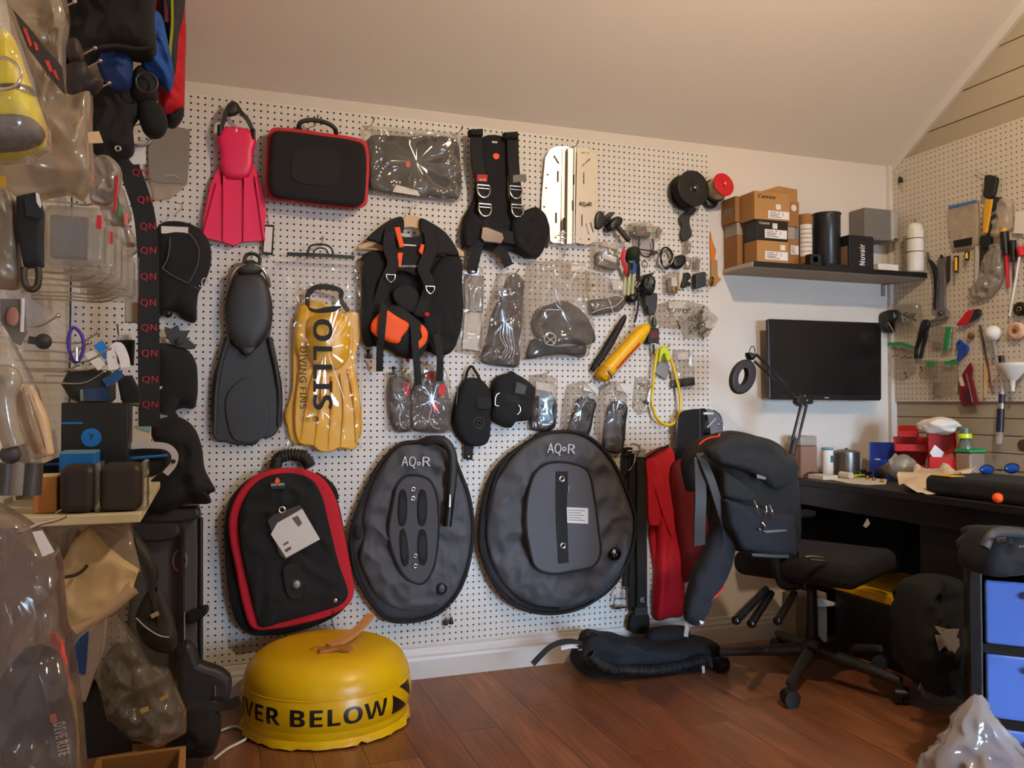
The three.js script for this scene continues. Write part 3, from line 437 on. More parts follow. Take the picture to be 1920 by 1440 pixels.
bagged('clear bag holding a charcoal strap with steel buckle and coiled cord', D([330, 150, 430, 140, 500, 170, 500, 480, 470, 810, 330, 800, 170, 770, 200, 600, 280, 320]), (t) => {
  part(t, 'pouch', pad(D([390, 175, 440, 160, 490, 205, 485, 330, 478, 500, 460, 640, 450, 800, 340, 800, 200, 765, 240, 600, 290, 400, 330, 330]), 0.006, 0.03, { p: 4, wr: 0.006 }), mat('#45423f', 0.85));
  const b = W(...D([358, 285]), 0.05), s = part(t, 'strap', ribbon(pts3(D([358, 270, 350, 420, 340, 500]), 0.042), 0.024, 0.003), M.darkGrey);
  part(t, 'buckle', plate(D([310, 258, 405, 262, 406, 312, 310, 308]), 0.044, 0.005, 0.001, [D([325, 270, 392, 274, 392, 300, 325, 298])]), M.chrome);
  for (let k = 0; k < 5; k++) part(t, 'cord', tube(pts3(D([330 + k * 18, 510, 325 + k * 22, 600, 360 + k * 16, 680, 300 + k * 28, 740]), 0.045), 0.0018, 20), M.silverInk);
  part(t, 'ring', ringAt(W(...D([330, 735]), 0.045), 0.013, 0.004), M.darkGrey);
  part(t, 'red_bead', ball(W(...D([440, 468]), 0.04), 0.005), M.red);
}, { depth: 0.05, hookAt: D([415, 165]) });
bagged('large clear bag with a charcoal neoprene hood folded inside', D([560, 60, 750, 55, 940, 70, 960, 300, 1005, 560, 960, 730, 760, 735, 510, 755, 520, 500, 530, 250]), (t) => {
  part(t, 'hood', pad(D([560, 500, 600, 400, 690, 365, 770, 342, 880, 390, 960, 490, 1000, 620, 930, 652, 820, 640, 700, 650, 600, 600]), 0.008, 0.06, { wr: 0.008 }), mat('#4a4540', 0.9, 0, { bumpMap: weaveBump, bumpScale: 0.0006 }));
  part(t, 'hood_collar', pad(D([520, 745, 560, 610, 700, 665, 930, 660, 910, 735, 760, 715, 600, 735]), 0.012, 0.035, { wr: 0.006 }), M.cloth2);
  part(t, 'face_ring', [ringAt(W(...D([670, 612]), 0.07), 0.026, 0.003), rod(W(...D([640, 590]), 0.07), W(...D([700, 640]), 0.07), 0.002), rod(W(...D([640, 640]), 0.07), W(...D([705, 592]), 0.07), 0.002)], M.silverInk);
  part(t, 'header_label', plate(D([820, 105, 915, 112, 905, 150, 815, 140]), 0.062, 0.001, 0), M.paper);
}, { depth: 0.075, wr: 0.02, wf: 13, hookAt: D([740, 50]) });
bagged('small clear packet of a folded grey pouch under white header card', D([935, 130, 1100, 190, 1180, 200, 1200, 330, 1160, 420, 960, 445, 940, 330]), (t) => {
  part(t, 'folded_pouch', pad(D([945, 350, 1060, 330, 1150, 312, 1195, 345, 1180, 400, 1080, 430, 960, 438]), 0.006, 0.03, { wr: 0.006 }), mat('#5a5250', 0.8));
  part(t, 'cord', [tube(pts3(D([960, 430, 1040, 400, 1120, 385, 1180, 330]), 0.04), 0.002), tube(pts3(D([1070, 330, 1090, 380, 1110, 440]), 0.04), 0.002)], M.silverInk);
  part(t, 'header_card', plate(D([1095, 205, 1170, 208, 1178, 270, 1105, 272]), 0.03, 0.001, 0), M.paper);
  part(t, 'brown_bead', ball(W(...D([968, 240]), 0.03), 0.006, 1.3), M.cardIn);
}, { depth: 0.035 });
for (const [label, px, body, tabs] of [
  ['clear bag with a grey sheath and red pull tab, next to the vest strap', B([1225, 870, 1320, 850, 1380, 900, 1385, 1270, 1300, 1275, 1230, 1250]), B([1240, 905, 1320, 900, 1365, 960, 1370, 1100, 1360, 1258, 1270, 1250, 1240, 1180]), [B([1320, 940, 1365, 945, 1360, 1020, 1335, 1030])]],
  ['glossy clear bag with a grey sheath and three red tabs', B([1375, 880, 1460, 800, 1600, 830, 1645, 930, 1640, 1275, 1500, 1280, 1370, 1260]), B([1380, 1000, 1430, 900, 1530, 860, 1600, 950, 1635, 1100, 1620, 1255, 1480, 1265, 1380, 1240]), [B([1470, 890, 1520, 870, 1530, 910, 1490, 935]), B([1555, 960, 1595, 950, 1590, 1030, 1560, 1035]), B([1510, 1080, 1550, 1075, 1550, 1125, 1520, 1130])]]]) {
  bagged(label, px, (t) => {
    part(t, 'sheath', pad(body, 0.006, 0.035, { p: 4 }), mat('#4a4a4c', 0.7));
    for (const q of tabs) part(t, 'red_tab', splate(q, 0.04, 0.008, 0.003), M.red);
    part(t, 'cord', [tube([V2(0.4, 0.55), V2(0.5, 0.65), V2(0.45, 0.75), V2(0.55, 0.9), V2(0.7, 0.92)].map((v) => { const xs = px.filter((_, i) => i % 2 === 0), ys = px.filter((_, i) => i % 2), x0 = Math.min(...xs), x1 = Math.max(...xs), y0 = Math.min(...ys), y1 = Math.max(...ys); return W(x0 + (x1 - x0) * v.x, y0 + (y1 - y0) * v.y, 0.045); }), 0.0022, 30)], M.silverInk);
  }, { depth: 0.05, hookAt: [px[2], px[3] + 6] });
}
{
  const t = thing('gear_pouch', 'long black zip pouch with round embossed badge and hanging tab', 'pouch', W(885, 862, 0.01));
  part(t, 'body', pad(PX([866, 722, 880, 708, 905, 712, 921, 735, 921, 775, 916, 830, 895, 838, 872, 832, 852, 800, 854, 762]), 0.008, 0.06, { p: 4, wr: 0.004 }), M.cloth);
  part(t, 'badge', [ringAt(W(898, 793, 0.072), 0.022, 0.0022).scale(1, 1, 1), ringAt(W(898, 793, 0.072), 0.010, 0.0018)], mat('#4a4a48', 0.7));
  part(t, 'flap', splate(PX([896, 745, 920, 748, 919, 766, 895, 764]), 0.066, 0.006, 0.002), M.cloth2);
  part(t, 'hang_loop', [tube(pts3(D([85, 890, 100, 830, 125, 800, 150, 830, 185, 895]), 0.03), 0.006, 24)], M.webbing);
  part(t, 'tab', plate(PX([871, 830, 888, 834, 886, 863, 872, 861]), 0.02, 0.005, 0.001), M.webbing);
  part(t, 'rivet', ball(W(879, 856, 0.026), 0.005, 1, 1, 0.5), M.chrome);
  part(t, 'zip', tube(pts3(D([30, 950, 20, 1080, 30, 1220]), 0.04), 0.003), M.plasticGloss);
}
{
  const t = thing('gear_pouch', 'black angular weight pouch with steel side buckle and velcro square', 'pouch', W(962, 800, 0.01));
  part(t, 'body', pad(D([290, 900, 340, 860, 430, 850, 520, 900, 572, 960, 545, 1080, 530, 1170, 430, 1190, 400, 1228, 330, 1205, 265, 1160, 270, 1050]), 0.008, 0.075, { p: 4.5, wr: 0.005 }), M.cloth);
  part(t, 'velcro_square', plate(D([435, 905, 510, 935, 495, 1000, 425, 985]), 0.08, 0.006, 0.002), M.darkGrey);
  part(t, 'cross_strap', ribbon(pts3(D([280, 1000, 400, 1020, 540, 1080]), [0.06, 0.085, 0.06]), 0.03, 0.003), M.webbing);
  part(t, 'buckle', [tube(pts3(D([318, 985, 298, 1000, 292, 1070, 318, 1075]), 0.075), 0.003, 20)], M.chrome);
  part(t, 'snap_ring', [tube(pts3(D([450, 1065, 465, 1095, 455, 1125, 440, 1135]), 0.085), 0.0025, 14)], M.chrome);
  part(t, 'hang_loop', tube(pts3(D([370, 865, 400, 840, 440, 865]), 0.04), 0.005, 16), M.webbing);
}
bagged('small black pouch with a crinkled bluish film window', D([560, 860, 640, 850, 735, 880, 730, 1010, 725, 1230, 640, 1258, 545, 1245, 540, 1050]), (t) => {
  part(t, 'pouch', pad(D([560, 1020, 640, 1000, 712, 1030, 718, 1150, 700, 1235, 600, 1250, 545, 1220, 540, 1100]), 0.006, 0.05, { p: 4 }), M.cloth2);
  part(t, 'foil_window', pad(D([605, 1005, 690, 1010, 685, 1100, 695, 1190, 650, 1215, 600, 1200, 590, 1100]), 0.05, 0.01, { wr: 0.012, wf: 70, rings: 12, p: 5 }), mat('#8fb0c4', 0.2, 0.4));
  part(t, 'header_label', plate(D([570, 905, 690, 925, 690, 980, 575, 960]), 0.02, 0.001, 0), M.paper);
}, { depth: 0.06, wr: 0.014, hookAt: D([630, 850]) });
for (const [label, px, body] of [
  ['rolled black strap in a clear bag hanging upper left of the round wing', D([820, 930, 920, 900, 1010, 990, 990, 1100, 930, 1290, 830, 1280, 770, 1240, 790, 1060]), D([880, 1020, 940, 1015, 990, 1050, 975, 1120, 930, 1285, 810, 1250, 830, 1150])],
  ['tall rolled black strap in a glossy bag beside the round wing', D([1060, 930, 1150, 900, 1225, 1000, 1200, 1150, 1170, 1400, 1060, 1380, 1010, 1250, 1020, 1080]), D([1105, 1050, 1200, 1060, 1195, 1180, 1160, 1400, 1060, 1370, 1060, 1200])]]) {
  bagged(label, px, (t) => { part(t, 'rolled_strap', pad(body, 0.006, 0.04, { p: 5, wr: 0.004 }), M.cloth2); part(t, 'strap_edge', ribbon([W(body[0] + 3, body[1] + 4, 0.05), W(body[body.length - 4], body[body.length - 3], 0.05)], 0.02, 0.004), M.darkGrey); part(t, 'header_label', plate([px[2] - 4, px[3] + 6, px[2] + 22, px[3] + 12, px[2] + 20, px[3] + 24, px[2] - 6, px[3] + 18], 0.02, 0.001, 0), M.paper); }, { depth: 0.055, wr: 0.014, hookAt: [px[2], px[3] + 4] });
}
bagged('tiny clear packet of metal fittings left of the yellow loop', D([1270, 880, 1340, 870, 1390, 960, 1370, 1110, 1290, 1140, 1250, 1080]), (t) => {
  part(t, 'fitting', [rod(W(...D([1320, 1040]), 0.012), W(...D([1350, 1060]), 0.016), 0.008)], M.darkMetal);
  part(t, 'spring', [0, 1, 2].map((k) => ringAt(W(...D([1285 + k * 14, 930]), 0.014), 0.006, 0.0015)), M.cardIn);
}, { depth: 0.02 });
{ // yellow cylinder and dark tube
  const a = W(...U([225, 1245]), 0.05), b = W(...U([850, 560]), 0.05), dir = b.clone().sub(a).normalize(), len = a.distanceTo(b), t = thing('air_cylinder', 'small yellow cylinder with red lettering hung at a slant', 'cylinder', a);
  part(t, 'tank', lathe([[0, -0.02], [0.02, -0.018], [0.031, -0.006], [0.034, 0.012], [0.034, len * 0.72], [0.032, len * 0.86], [0.022, len], [0.012, len * 1.04], [0, len * 1.05]], a, 28, dir), M.yellow);
  part(t, 'base_cap', lathe([[0.0345, 0.0], [0.036, 0.01], [0.036, 0.03], [0.0345, 0.034]], a, 28, dir), mat('#c98f04', 0.4));
  const o = V3(0.012, -0.012, 0.029), p0 = a.clone().addScaledVector(dir, 0.06).add(o), p1 = a.clone().addScaledVector(dir, len * 0.72).add(o);
  for (let k = 0; k < 9; k++) { const q = p0.clone().lerp(p1, k / 9); part(t, 'red_mark', ribbon([q, q.clone().addScaledVector(dir, len * 0.055)], 0.011, 0.001, V3(0.3, -0.3, 0.9)), M.red); }
  part(t, 'strap_loop', [tube(pts3(U([300, 1180, 330, 1220, 365, 1290]), 0.087), 0.003)], M.plasticBlack);
  part(t, 'peg_hook', peg(...U([600, 560]), 0.05), M.wire);
  const t2 = thing('dark_sleeve', 'long flat black tool sleeve leaning beside the yellow cylinder', 'sleeve', W(...U([90, 1170]), 0.02));
  part(t2, 'sleeve', splate(U([555, 375, 575, 430, 480, 640, 360, 860, 200, 1080, 90, 1180, 60, 1150, 190, 920, 330, 690, 450, 500]), 0.012, 0.018, 0.006, [], 3), M.plasticGloss);
  part(t2, 'zip', tube(pts3(U([545, 400, 400, 660, 260, 900, 120, 1140]), 0.032), 0.003), M.darkGrey);
}
{ // red-lettered gauge and lime lanyard
  const c = W(...U([955, 680]), 0.05), t = thing('pull_reel', 'black square retractor badge with red letters above the lime loop', 'retractor', W(...U([950, 940]), 0.01));
  part(t, 'case', rbox(c.x - 0.029, c.x + 0.029, c.y - 0.036, c.y + 0.036, 0.02, 0.05, 0.007, 3), M.plasticBlack);
  part(t, 'window', rbox(c.x - 0.019, c.x + 0.02, c.y - 0.014, c.y + 0.024, 0.05, 0.052, 0.002), mat('#4a1420', 0.5));
  part(t, 'lettering', lettering('LT', W(...U([930, 692]), 0.0522), W(...U([1005, 698]), 0.0522), 0.017), M.red);
  part(t, 'neck', [lathe([[0.007, 0], [0.012, 0.012], [0.012, 0.03], [0.006, 0.045]], W(...U([955, 560]), 0.035), 12)], M.darkMetal);
  part(t, 'cord', [tube(pts3(U([950, 790, 952, 870, 948, 945]), 0.03), 0.005)], M.plasticBlack);
  part(t, 'strip', plate(U([915, 788, 995, 785, 992, 798, 915, 800]), 0.05, 0.002, 0.0005), M.white);
  const y = thing('lanyard', 'bright yellow loop lanyard with a lime green clip', 'lanyard', W(1250, 798, 0.01));
  part(y, 'clip', [splate(U([1050, 870, 1090, 830, 1130, 820, 1170, 880, 1195, 1000, 1180, 1040, 1140, 1020, 1110, 930, 1080, 960, 1050, 1060, 1030, 1050, 1040, 950]), 0.03, 0.018, 0.005)], M.lime);
  part(y, 'loop', [tube(pts3([...D([1412, 690, 1398, 780, 1385, 880, 1380, 950, 1372, 1040, 1395, 1130, 1440, 1190, 1500, 1208, 1550, 1170, 1572, 1080, 1562, 960, 1535, 850, 1510, 770, 1490, 720])], 0.04), 0.0068, 90)], mat('#e9c80c', 0.4));
  part(y, 'peg_hook', peg(...U([1090, 850]), 0.05), M.wire);
}
bagged('clear packet with a black strip tag right of the yellow loop', U([1255, 880, 1400, 870, 1530, 900, 1545, 1260, 1548, 1385, 1340, 1420, 1200, 1400, 1250, 1150]), (t) => {
  part(t, 'black_strip', plate(U([1220, 1310, 1330, 1290, 1535, 1265, 1545, 1380, 1345, 1410, 1215, 1420]), 0.01, 0.012, 0.003), M.plasticBlack);
  part(t, 'header_label', plate(U([1290, 920, 1440, 910, 1460, 1010, 1300, 1020]), 0.012, 0.001, 0), M.paper);
}, { depth: 0.025 });
solo('grey_pouch', 'flat translucent grey pouch hanging inside the yellow loop', 'pouch', splate(U([1000, 1090, 1060, 1045, 1160, 1050, 1165, 1180, 1135, 1300, 1060, 1260, 985, 1210]), 0.006, 0.014, 0.004), mat('#8d8a84', 0.5));
{ // bag of snap hooks
  const t = thing('clip_bag', 'crinkled clear bag full of metal snap hooks near the board edge', 'bag', W(1300, 632, 0.004));
  for (let k = 0; k < 22; k++) {
    const c = W(...U([rr(1110, 1820), rr(330, 560)]), rr(0.015, 0.06)); if (k > 15) c.copy(W(...U([rr(1480, 1740), rr(540, 680)]), rr(0.01, 0.03)));
    const a = rr(0, 6.28), d = V3(Math.cos(a), Math.sin(a), rr(-0.4, 0.4)).multiplyScalar(0.016);
    part(t, 'snap_hook', [ringAt(c, 0.009, 0.0028, rr(-1, 1), rr(-1, 1), 14), rod(c.clone().add(d.clone().multiplyScalar(0.5)), c.clone().add(d.multiplyScalar(2)), 0.0035)], k % 3 ? M.darkMetal : M.chrome);
  }
  part(t, 'film', puff(flat(U([1080, 220, 1250, 160, 1480, 170, 1700, 240, 1850, 370, 1895, 450, 1840, 560, 1760, 700, 1480, 710, 1420, 580, 1150, 540, 1030, 470, 1000, 400]), 0.06), 0.004, 0.08, { p: 3.4, wr: 0.012, wf: 30, cr: 0.03, cf: 26, sm: false, rings: 22, sd: 4 }), M.film);
  part(t, 'header_label', plate(U([1160, 180, 1400, 190, 1400, 290, 1170, 285]), 0.02, 0.001, 0), M.paper);
}
// ---------------------------------------------------------------- small parts in the upper corner of the board
function reel(label, c, r, len, tilt, faceM, bodyM, sideM) {
  const t = thing('line_spool', label, 'spool', c), d = V3(...tilt).normalize();
  part(t, 'rear_flange', lathe([[0, 0], [r * 0.98, 0], [r, 0.004], [r, 0.01], [0, 0.012]], c, 36, d), bodyM);
  part(t, 'line_core', lathe([[r * 0.86, 0.01], [r * 0.9, len * 0.5], [r * 0.86, len - 0.008]], c, 36, d), sideM);
  part(t, 'front_flange', lathe([[0, len - 0.01], [r * 0.97, len - 0.01], [r, len - 0.006], [r * 0.97, len], [r * 0.35, len - 0.002], [r * 0.3, len - 0.008], [r * 0.12, len - 0.008], [0.006, len + 0.004], [0, len + 0.004]], c, 36, d), faceM);
  part(t, 'centre_pin', ball(c.clone().addScaledVector(d, len + 0.006), 0.006), M.silverInk);
  return t;
}
reel('black cord spool hanging on the pegboard beside the red spool', W(...H([235, 240]), 0.01), 0.083, 0.085, [0.05, 0.06, 1], M.plasticBlack, M.plasticBlack, M.cloth);
reel('spool with a red face and cream core at the pegboard edge', W(...H([455, 225]), 0.04), 0.056, 0.075, [0.1, 0.22, 1], mat('#cc1420', 0.35), M.plasticBlack, mat('#c6b595', 0.8));
solo('black_hub', 'black hub plug just below the red-faced spool', 'hub', lathe([[0, 0], [0.035, 0.002], [0.037, 0.02], [0.03, 0.03], [0, 0.03]], W(...H([420, 300]), 0.008), 24, V3(0, 0, 1)), M.plasticBlack);
solo('cranked_bracket', 'flat black cranked bracket hanging under the black spool', 'bracket', splate(T([1490, 60, 1570, 95, 1540, 150, 1480, 210, 1470, 320, 1500, 420, 1500, 500, 1400, 575, 1350, 545, 1340, 430, 1360, 350, 1320, 260, 1330, 200, 1410, 150]), 0.01, 0.014, 0.004, [], 3), M.rubber);
{
  const t = thing('camera_arm', 'jointed black camera arm with clamp and ball ends', 'camera arm', W(1140, 450, 0.01));
  part(t, 'clamp', splate(T([70, 170, 140, 118, 185, 150, 210, 215, 300, 200, 280, 250, 200, 300, 160, 375, 70, 385]), 0.01, 0.04, 0.01), M.plasticBlack);
  part(t, 'wing_nut', splate(T([200, 195, 290, 140, 330, 138, 325, 185, 270, 225, 210, 240]), 0.03, 0.012, 0.004), M.darkGrey);
  part(t, 'joint', pad(T([220, 370, 290, 250, 390, 200, 460, 240, 440, 330, 340, 400, 260, 435]), 0.015, 0.045, { p: 4 }), M.plasticBlack);
  part(t, 'arm', rod(W(...T([380, 360]), 0.045), W(...T([530, 545]), 0.05), 0.012), M.rubber);
  part(t, 'ball_end', ball(W(...T([535, 550]), 0.05), 0.013), M.plasticBlack);
}
{
  const t = thing('action_mount_pack', 'brown-black mount in a clear shell with a wired loop below', 'packet', W(1210, 482, 0.005));
  part(t, 'mount', plate(T([600, 425, 645, 420, 650, 352, 825, 358, 835, 430, 890, 440, 875, 515, 660, 510, 610, 480]), 0.01, 0.025, 0.004), mat('#4b3a36', 0.5));
  part(t, 'badge', plate(T([700, 428, 785, 420, 785, 455, 700, 462]), 0.036, 0.001, 0), mat('#a04038', 0.5));
  part(t, 'shell', pad(T([560, 320, 620, 300, 850, 302, 900, 340, 905, 500, 600, 520, 560, 480]), 0.004, 0.05, { p: 6 }), M.clamshell);
  part(t, 'wire_loop', [tube(pts3(T([710, 540, 698, 650, 735, 770, 815, 815, 890, 770, 920, 650, 905, 545]), 0.03), 0.0035, 40), rod(W(...T([720, 700]), 0.03), W(...T([985, 735]), 0.03), 0.003)], M.plasticBlack);
  part(t, 'plug', plate(T([900, 735, 985, 715, 995, 765, 905, 780]), 0.022, 0.014, 0.003), M.darkGrey);
  part(t, 'back_card', plate(T([600, 520, 945, 520, 940, 800, 730, 800, 610, 620]), 0.004, 0.002, 0.0005), mat('#b0aaa4', 0.8));
}
bagged('small clear packet of folded fittings right of the wired mount', T([930, 350, 1010, 340, 1075, 400, 1020, 580, 950, 560, 920, 450]), (t) => { part(t, 'fitting', plate(T([985, 380, 1060, 400, 1010, 520, 970, 500]), 0.006, 0.01, 0.002), mat('#8f887c', 0.6)); }, { depth: 0.02 });
bagged('clear bag with a grey box and white label by the camera arm', T([40, 570, 230, 560, 420, 610, 425, 900, 400, 1020, 220, 1015, 50, 980]), (t) => {
  part(t, 'box', plate(T([90, 740, 240, 720, 395, 800, 385, 1000, 300, 990, 90, 930]), 0.006, 0.035, 0.004), mat('#6c6460', 0.7));
  part(t, 'white_label', plate(T([165, 745, 375, 820, 360, 905, 155, 830]), 0.042, 0.001, 0), M.paper);
  part(t, 'header_card', plate(T([145, 595, 410, 650, 405, 710, 130, 640]), 0.02, 0.001, 0), mat('#d9c4bc', 0.8));
}, { depth: 0.05 });
{
  const t = thing('lanyard_bundle', 'bundle of red, green and blue lanyards on one hook', 'lanyards', W(1185, 520, 0.01));
  for (const [q, m, w] of [[[480, 700, 450, 800, 460, 900, 500, 1000, 520, 1100], M.red, 0.012], [[500, 720, 480, 850, 520, 960, 545, 1080], mat('#d24a62', 0.6), 0.008], [[560, 740, 590, 820, 580, 900], M.green, 0.02], [[640, 670, 600, 780, 580, 900, 600, 1000], M.cloth2, 0.02], [[620, 850, 640, 950, 620, 1060], mat('#274a92', 0.6), 0.018], [[690, 720, 680, 900, 690, 1000, 690, 1180], M.cloth, 0.02], [[560, 900, 560, 1000, 545, 1110], M.plasticBlack, 0.01]]) part(t, 'lanyard', ribbon(pts3(T(q), [0.05, 0.055, 0.05, 0.045, 0.04]), w, 0.004), m);
  part(t, 'knot', pad(T([545, 740, 600, 660, 690, 650, 700, 760, 650, 860, 560, 870]), 0.03, 0.05, { wr: 0.01 }), mat('#23291f', 0.8));
  part(t, 'peg_hook', peg(...T([600, 700]), 0.08), M.wire);
}
for (let k = 0; k < 3; k++) { const x = 480 + k * 62, a = W(...T([x + 20, 1050]), 0.03 + k * 0.006), b = W(...T([x, 1390]), 0.03); const t = thing('glow_stick', 'pale green light stick hanging below the lanyard bundle', 'light stick', b, 'light sticks below the lanyards'); part(t, 'tube', rod(a, b, 0.0065, 0.0065, 12), mat('#c3c48a', 0.3)); part(t, 'cap', ball(a, 0.008, 1, 1.4), mat('#8d8c55', 0.5)); }
{
  const t = thing('spring_clamp_set', 'cluster of black clamps and clips with a dangling cord', 'clamps', W(1215, 590, 0.01));
  part(t, 'clamp_body', pad(T([740, 1180, 800, 1080, 890, 1070, 940, 1150, 940, 1300, 880, 1400, 760, 1380, 720, 1280]), 0.01, 0.06, { p: 4, wr: 0.012, wf: 40 }), M.plasticBlack);
  part(t, 'dark_block', plate(U([835, 90, 900, 60, 1010, 70, 1015, 150, 1000, 290, 970, 380, 890, 380, 870, 270, 835, 250]), 0.015, 0.035, 0.006), M.rubber);
  part(t, 'grip', pad(U([590, 110, 680, 70, 730, 110, 720, 180, 640, 215, 590, 180]), 0.012, 0.035), M.plasticBlack);
  part(t, 'hanging_cord', tube(pts3(U([735, 60, 735, 200, 715, 350, 680, 490]), 0.035), 0.0055, 24), M.plasticBlack);
  part(t, 'jaw', [rod(W(...T([720, 1200]), 0.05), W(...T([660, 1290]), 0.05), 0.008), rod(W(...T([780, 1100]), 0.05), W(...T([920, 1060]), 0.05), 0.005)], M.darkMetal);
  part(t, 'wire_ring', ringAt(W(...T([790, 930]), 0.03), 0.014, 0.002), M.darkMetal);
}
{
  const t = thing('cable_bundle', 'tied bundle of thin black and white cables with a black adapter', 'cables', W(1255, 510, 0.01));
  for (let k = 0; k < 7; k++) { const p = []; for (let i = 0; i < 9; i++) { const a = i / 9 * 6.283; p.push(W(...T([1110 + Math.cos(a) * rr(70, 115) + 10, 830 + Math.sin(a) * rr(120, 180)]), rr(0.012, 0.045))); } part(t, 'cable', tube(p, 0.0026, 60, true, 6), k % 3 === 2 ? M.silverInk : M.plasticBlack); }
  part(t, 'adapter', pad(T([1190, 890, 1240, 820, 1330, 780, 1400, 800, 1400, 900, 1330, 985, 1250, 990, 1200, 950]), 0.01, 0.03, { p: 4 }), M.plasticBlack);
  part(t, 'lead', tube(pts3(T([1150, 880, 1170, 890, 1210, 900]), 0.03), 0.004), M.plasticBlack);
}
for (const [label, q, c] of [['clear packet of thin pale rods under the cranked bracket', [1370, 580, 1440, 560, 1510, 580, 1490, 680, 1440, 780, 1375, 770], '#9a9488'], ['clear packet of short steel pins at the board edge', [1500, 820, 1570, 800, 1645, 820, 1620, 1030, 1520, 1030], '#a59d90'], ['narrow clear packet of wires left of the pin packet', [1400, 830, 1450, 800, 1490, 830, 1480, 1000, 1410, 1000], '#a79f94']]) bagged(label, T(q), (t) => { const xs = T(q).filter((_, i) => i % 2 === 0), ys = T(q).filter((_, i) => i % 2), x0 = Math.min(...xs), x1 = Math.max(...xs), y0 = Math.min(...ys), y1 = Math.max(...ys); for (let k = 0; k < 4; k++) part(t, 'pin', rod(W(x0 + (x1 - x0) * (0.25 + k * 0.16), y0 + (y1 - y0) * 0.2, 0.01), W(x0 + (x1 - x0) * (0.2 + k * 0.17), y0 + (y1 - y0) * 0.9, 0.01), 0.003), mat(c, 0.4, 0.6)); }, { depth: 0.02 });
bagged('clear packet with a brass valve fitting on a card', T([1110, 1080, 1230, 1030, 1340, 1060, 1320, 1300, 1290, 1370, 1110, 1350]), (t) => {
  part(t, 'grey_block', plate(T([1140, 1150, 1200, 1120, 1290, 1260, 1280, 1350, 1150, 1340]), 0.006, 0.02, 0.003), mat('#7b7064', 0.6));
  part(t, 'card', plate(T([1190, 1120, 1330, 1130, 1325, 1250, 1195, 1250]), 0.026, 0.001, 0), M.paper);
  part(t, 'brass_ring', ringAt(W(...T([1250, 1300]), 0.034), 0.011, 0.004), M.brass);
  part(t, 'brass_stem', rod(W(...T([1280, 1050]), 0.03), W(...T([1300, 1230]), 0.03), 0.004), M.brass);
}, { depth: 0.035 });
solo('swivel_clip', 'small black plastic swivel clip between brass packet and black box', 'clip', [splate(T([1400, 1060, 1450, 1045, 1485, 1085, 1480, 1140, 1440, 1170, 1485, 1200, 1480, 1250, 1430, 1245, 1400, 1275, 1350, 1265, 1365, 1180, 1395, 1130]), 0.008, 0.018, 0.005, [], 3)], M.plasticBlack);
{ const a = T([1560, 1080, 1600, 1050, 1690, 1030, 1720, 1050, 1720, 1250, 1590, 1290, 1560, 1270]); solo('power_brick', 'small black power brick at the lower board edge', 'adapter', plate(a, 0.006, 0.04, 0.006), M.rubber); }
{ const t = thing('wire_coil', 'small coil of grey and brass wire beside the power brick', 'coil', W(1337, 540, 0.01)); for (let k = 0; k < 6; k++) part(t, 'turn', ringAt(W(...T([1795 + rr(-8, 8), 1160 + k * 8]), 0.012 + k * 0.005), 0.014 + 0.002 * (k % 3), 0.0018, 0.2, 0.5), k % 2 ? M.brass : M.darkMetal); }
{ const t = thing('cardboard_offcut', 'orange and tan paper offcuts hanging past the pegboard edge', 'paper', W(1345, 540, 0.006)); part(t, 'orange_sheet', plate(T([1775, 430, 1815, 590, 1865, 720, 1840, 860, 1785, 840, 1775, 700]), 0.006, 0.003, 0.0005), mat('#d9791c', 0.7)); part(t, 'tan_sheet', plate(T([1785, 850, 1880, 860, 1890, 1100, 1940, 1150, 1850, 1250, 1790, 1180]), 0.01, 0.002, 0.0005), M.card); }
for (const [px, py] of [[690, 658], [738, 690]]) solo('peg_clip', 'tiny black clip left on the pegboard beneath the vest', 'clip', [ball(W(px, py, 0.008), 0.007), rod(W(px - 6, py + 12, 0.006), W(px + 6, py + 12, 0.006), 0.004), rod(W(px, py, 0.006), W(px, py + 12, 0.006), 0.004)], M.plasticBlack, 'tiny clips beneath the vest');

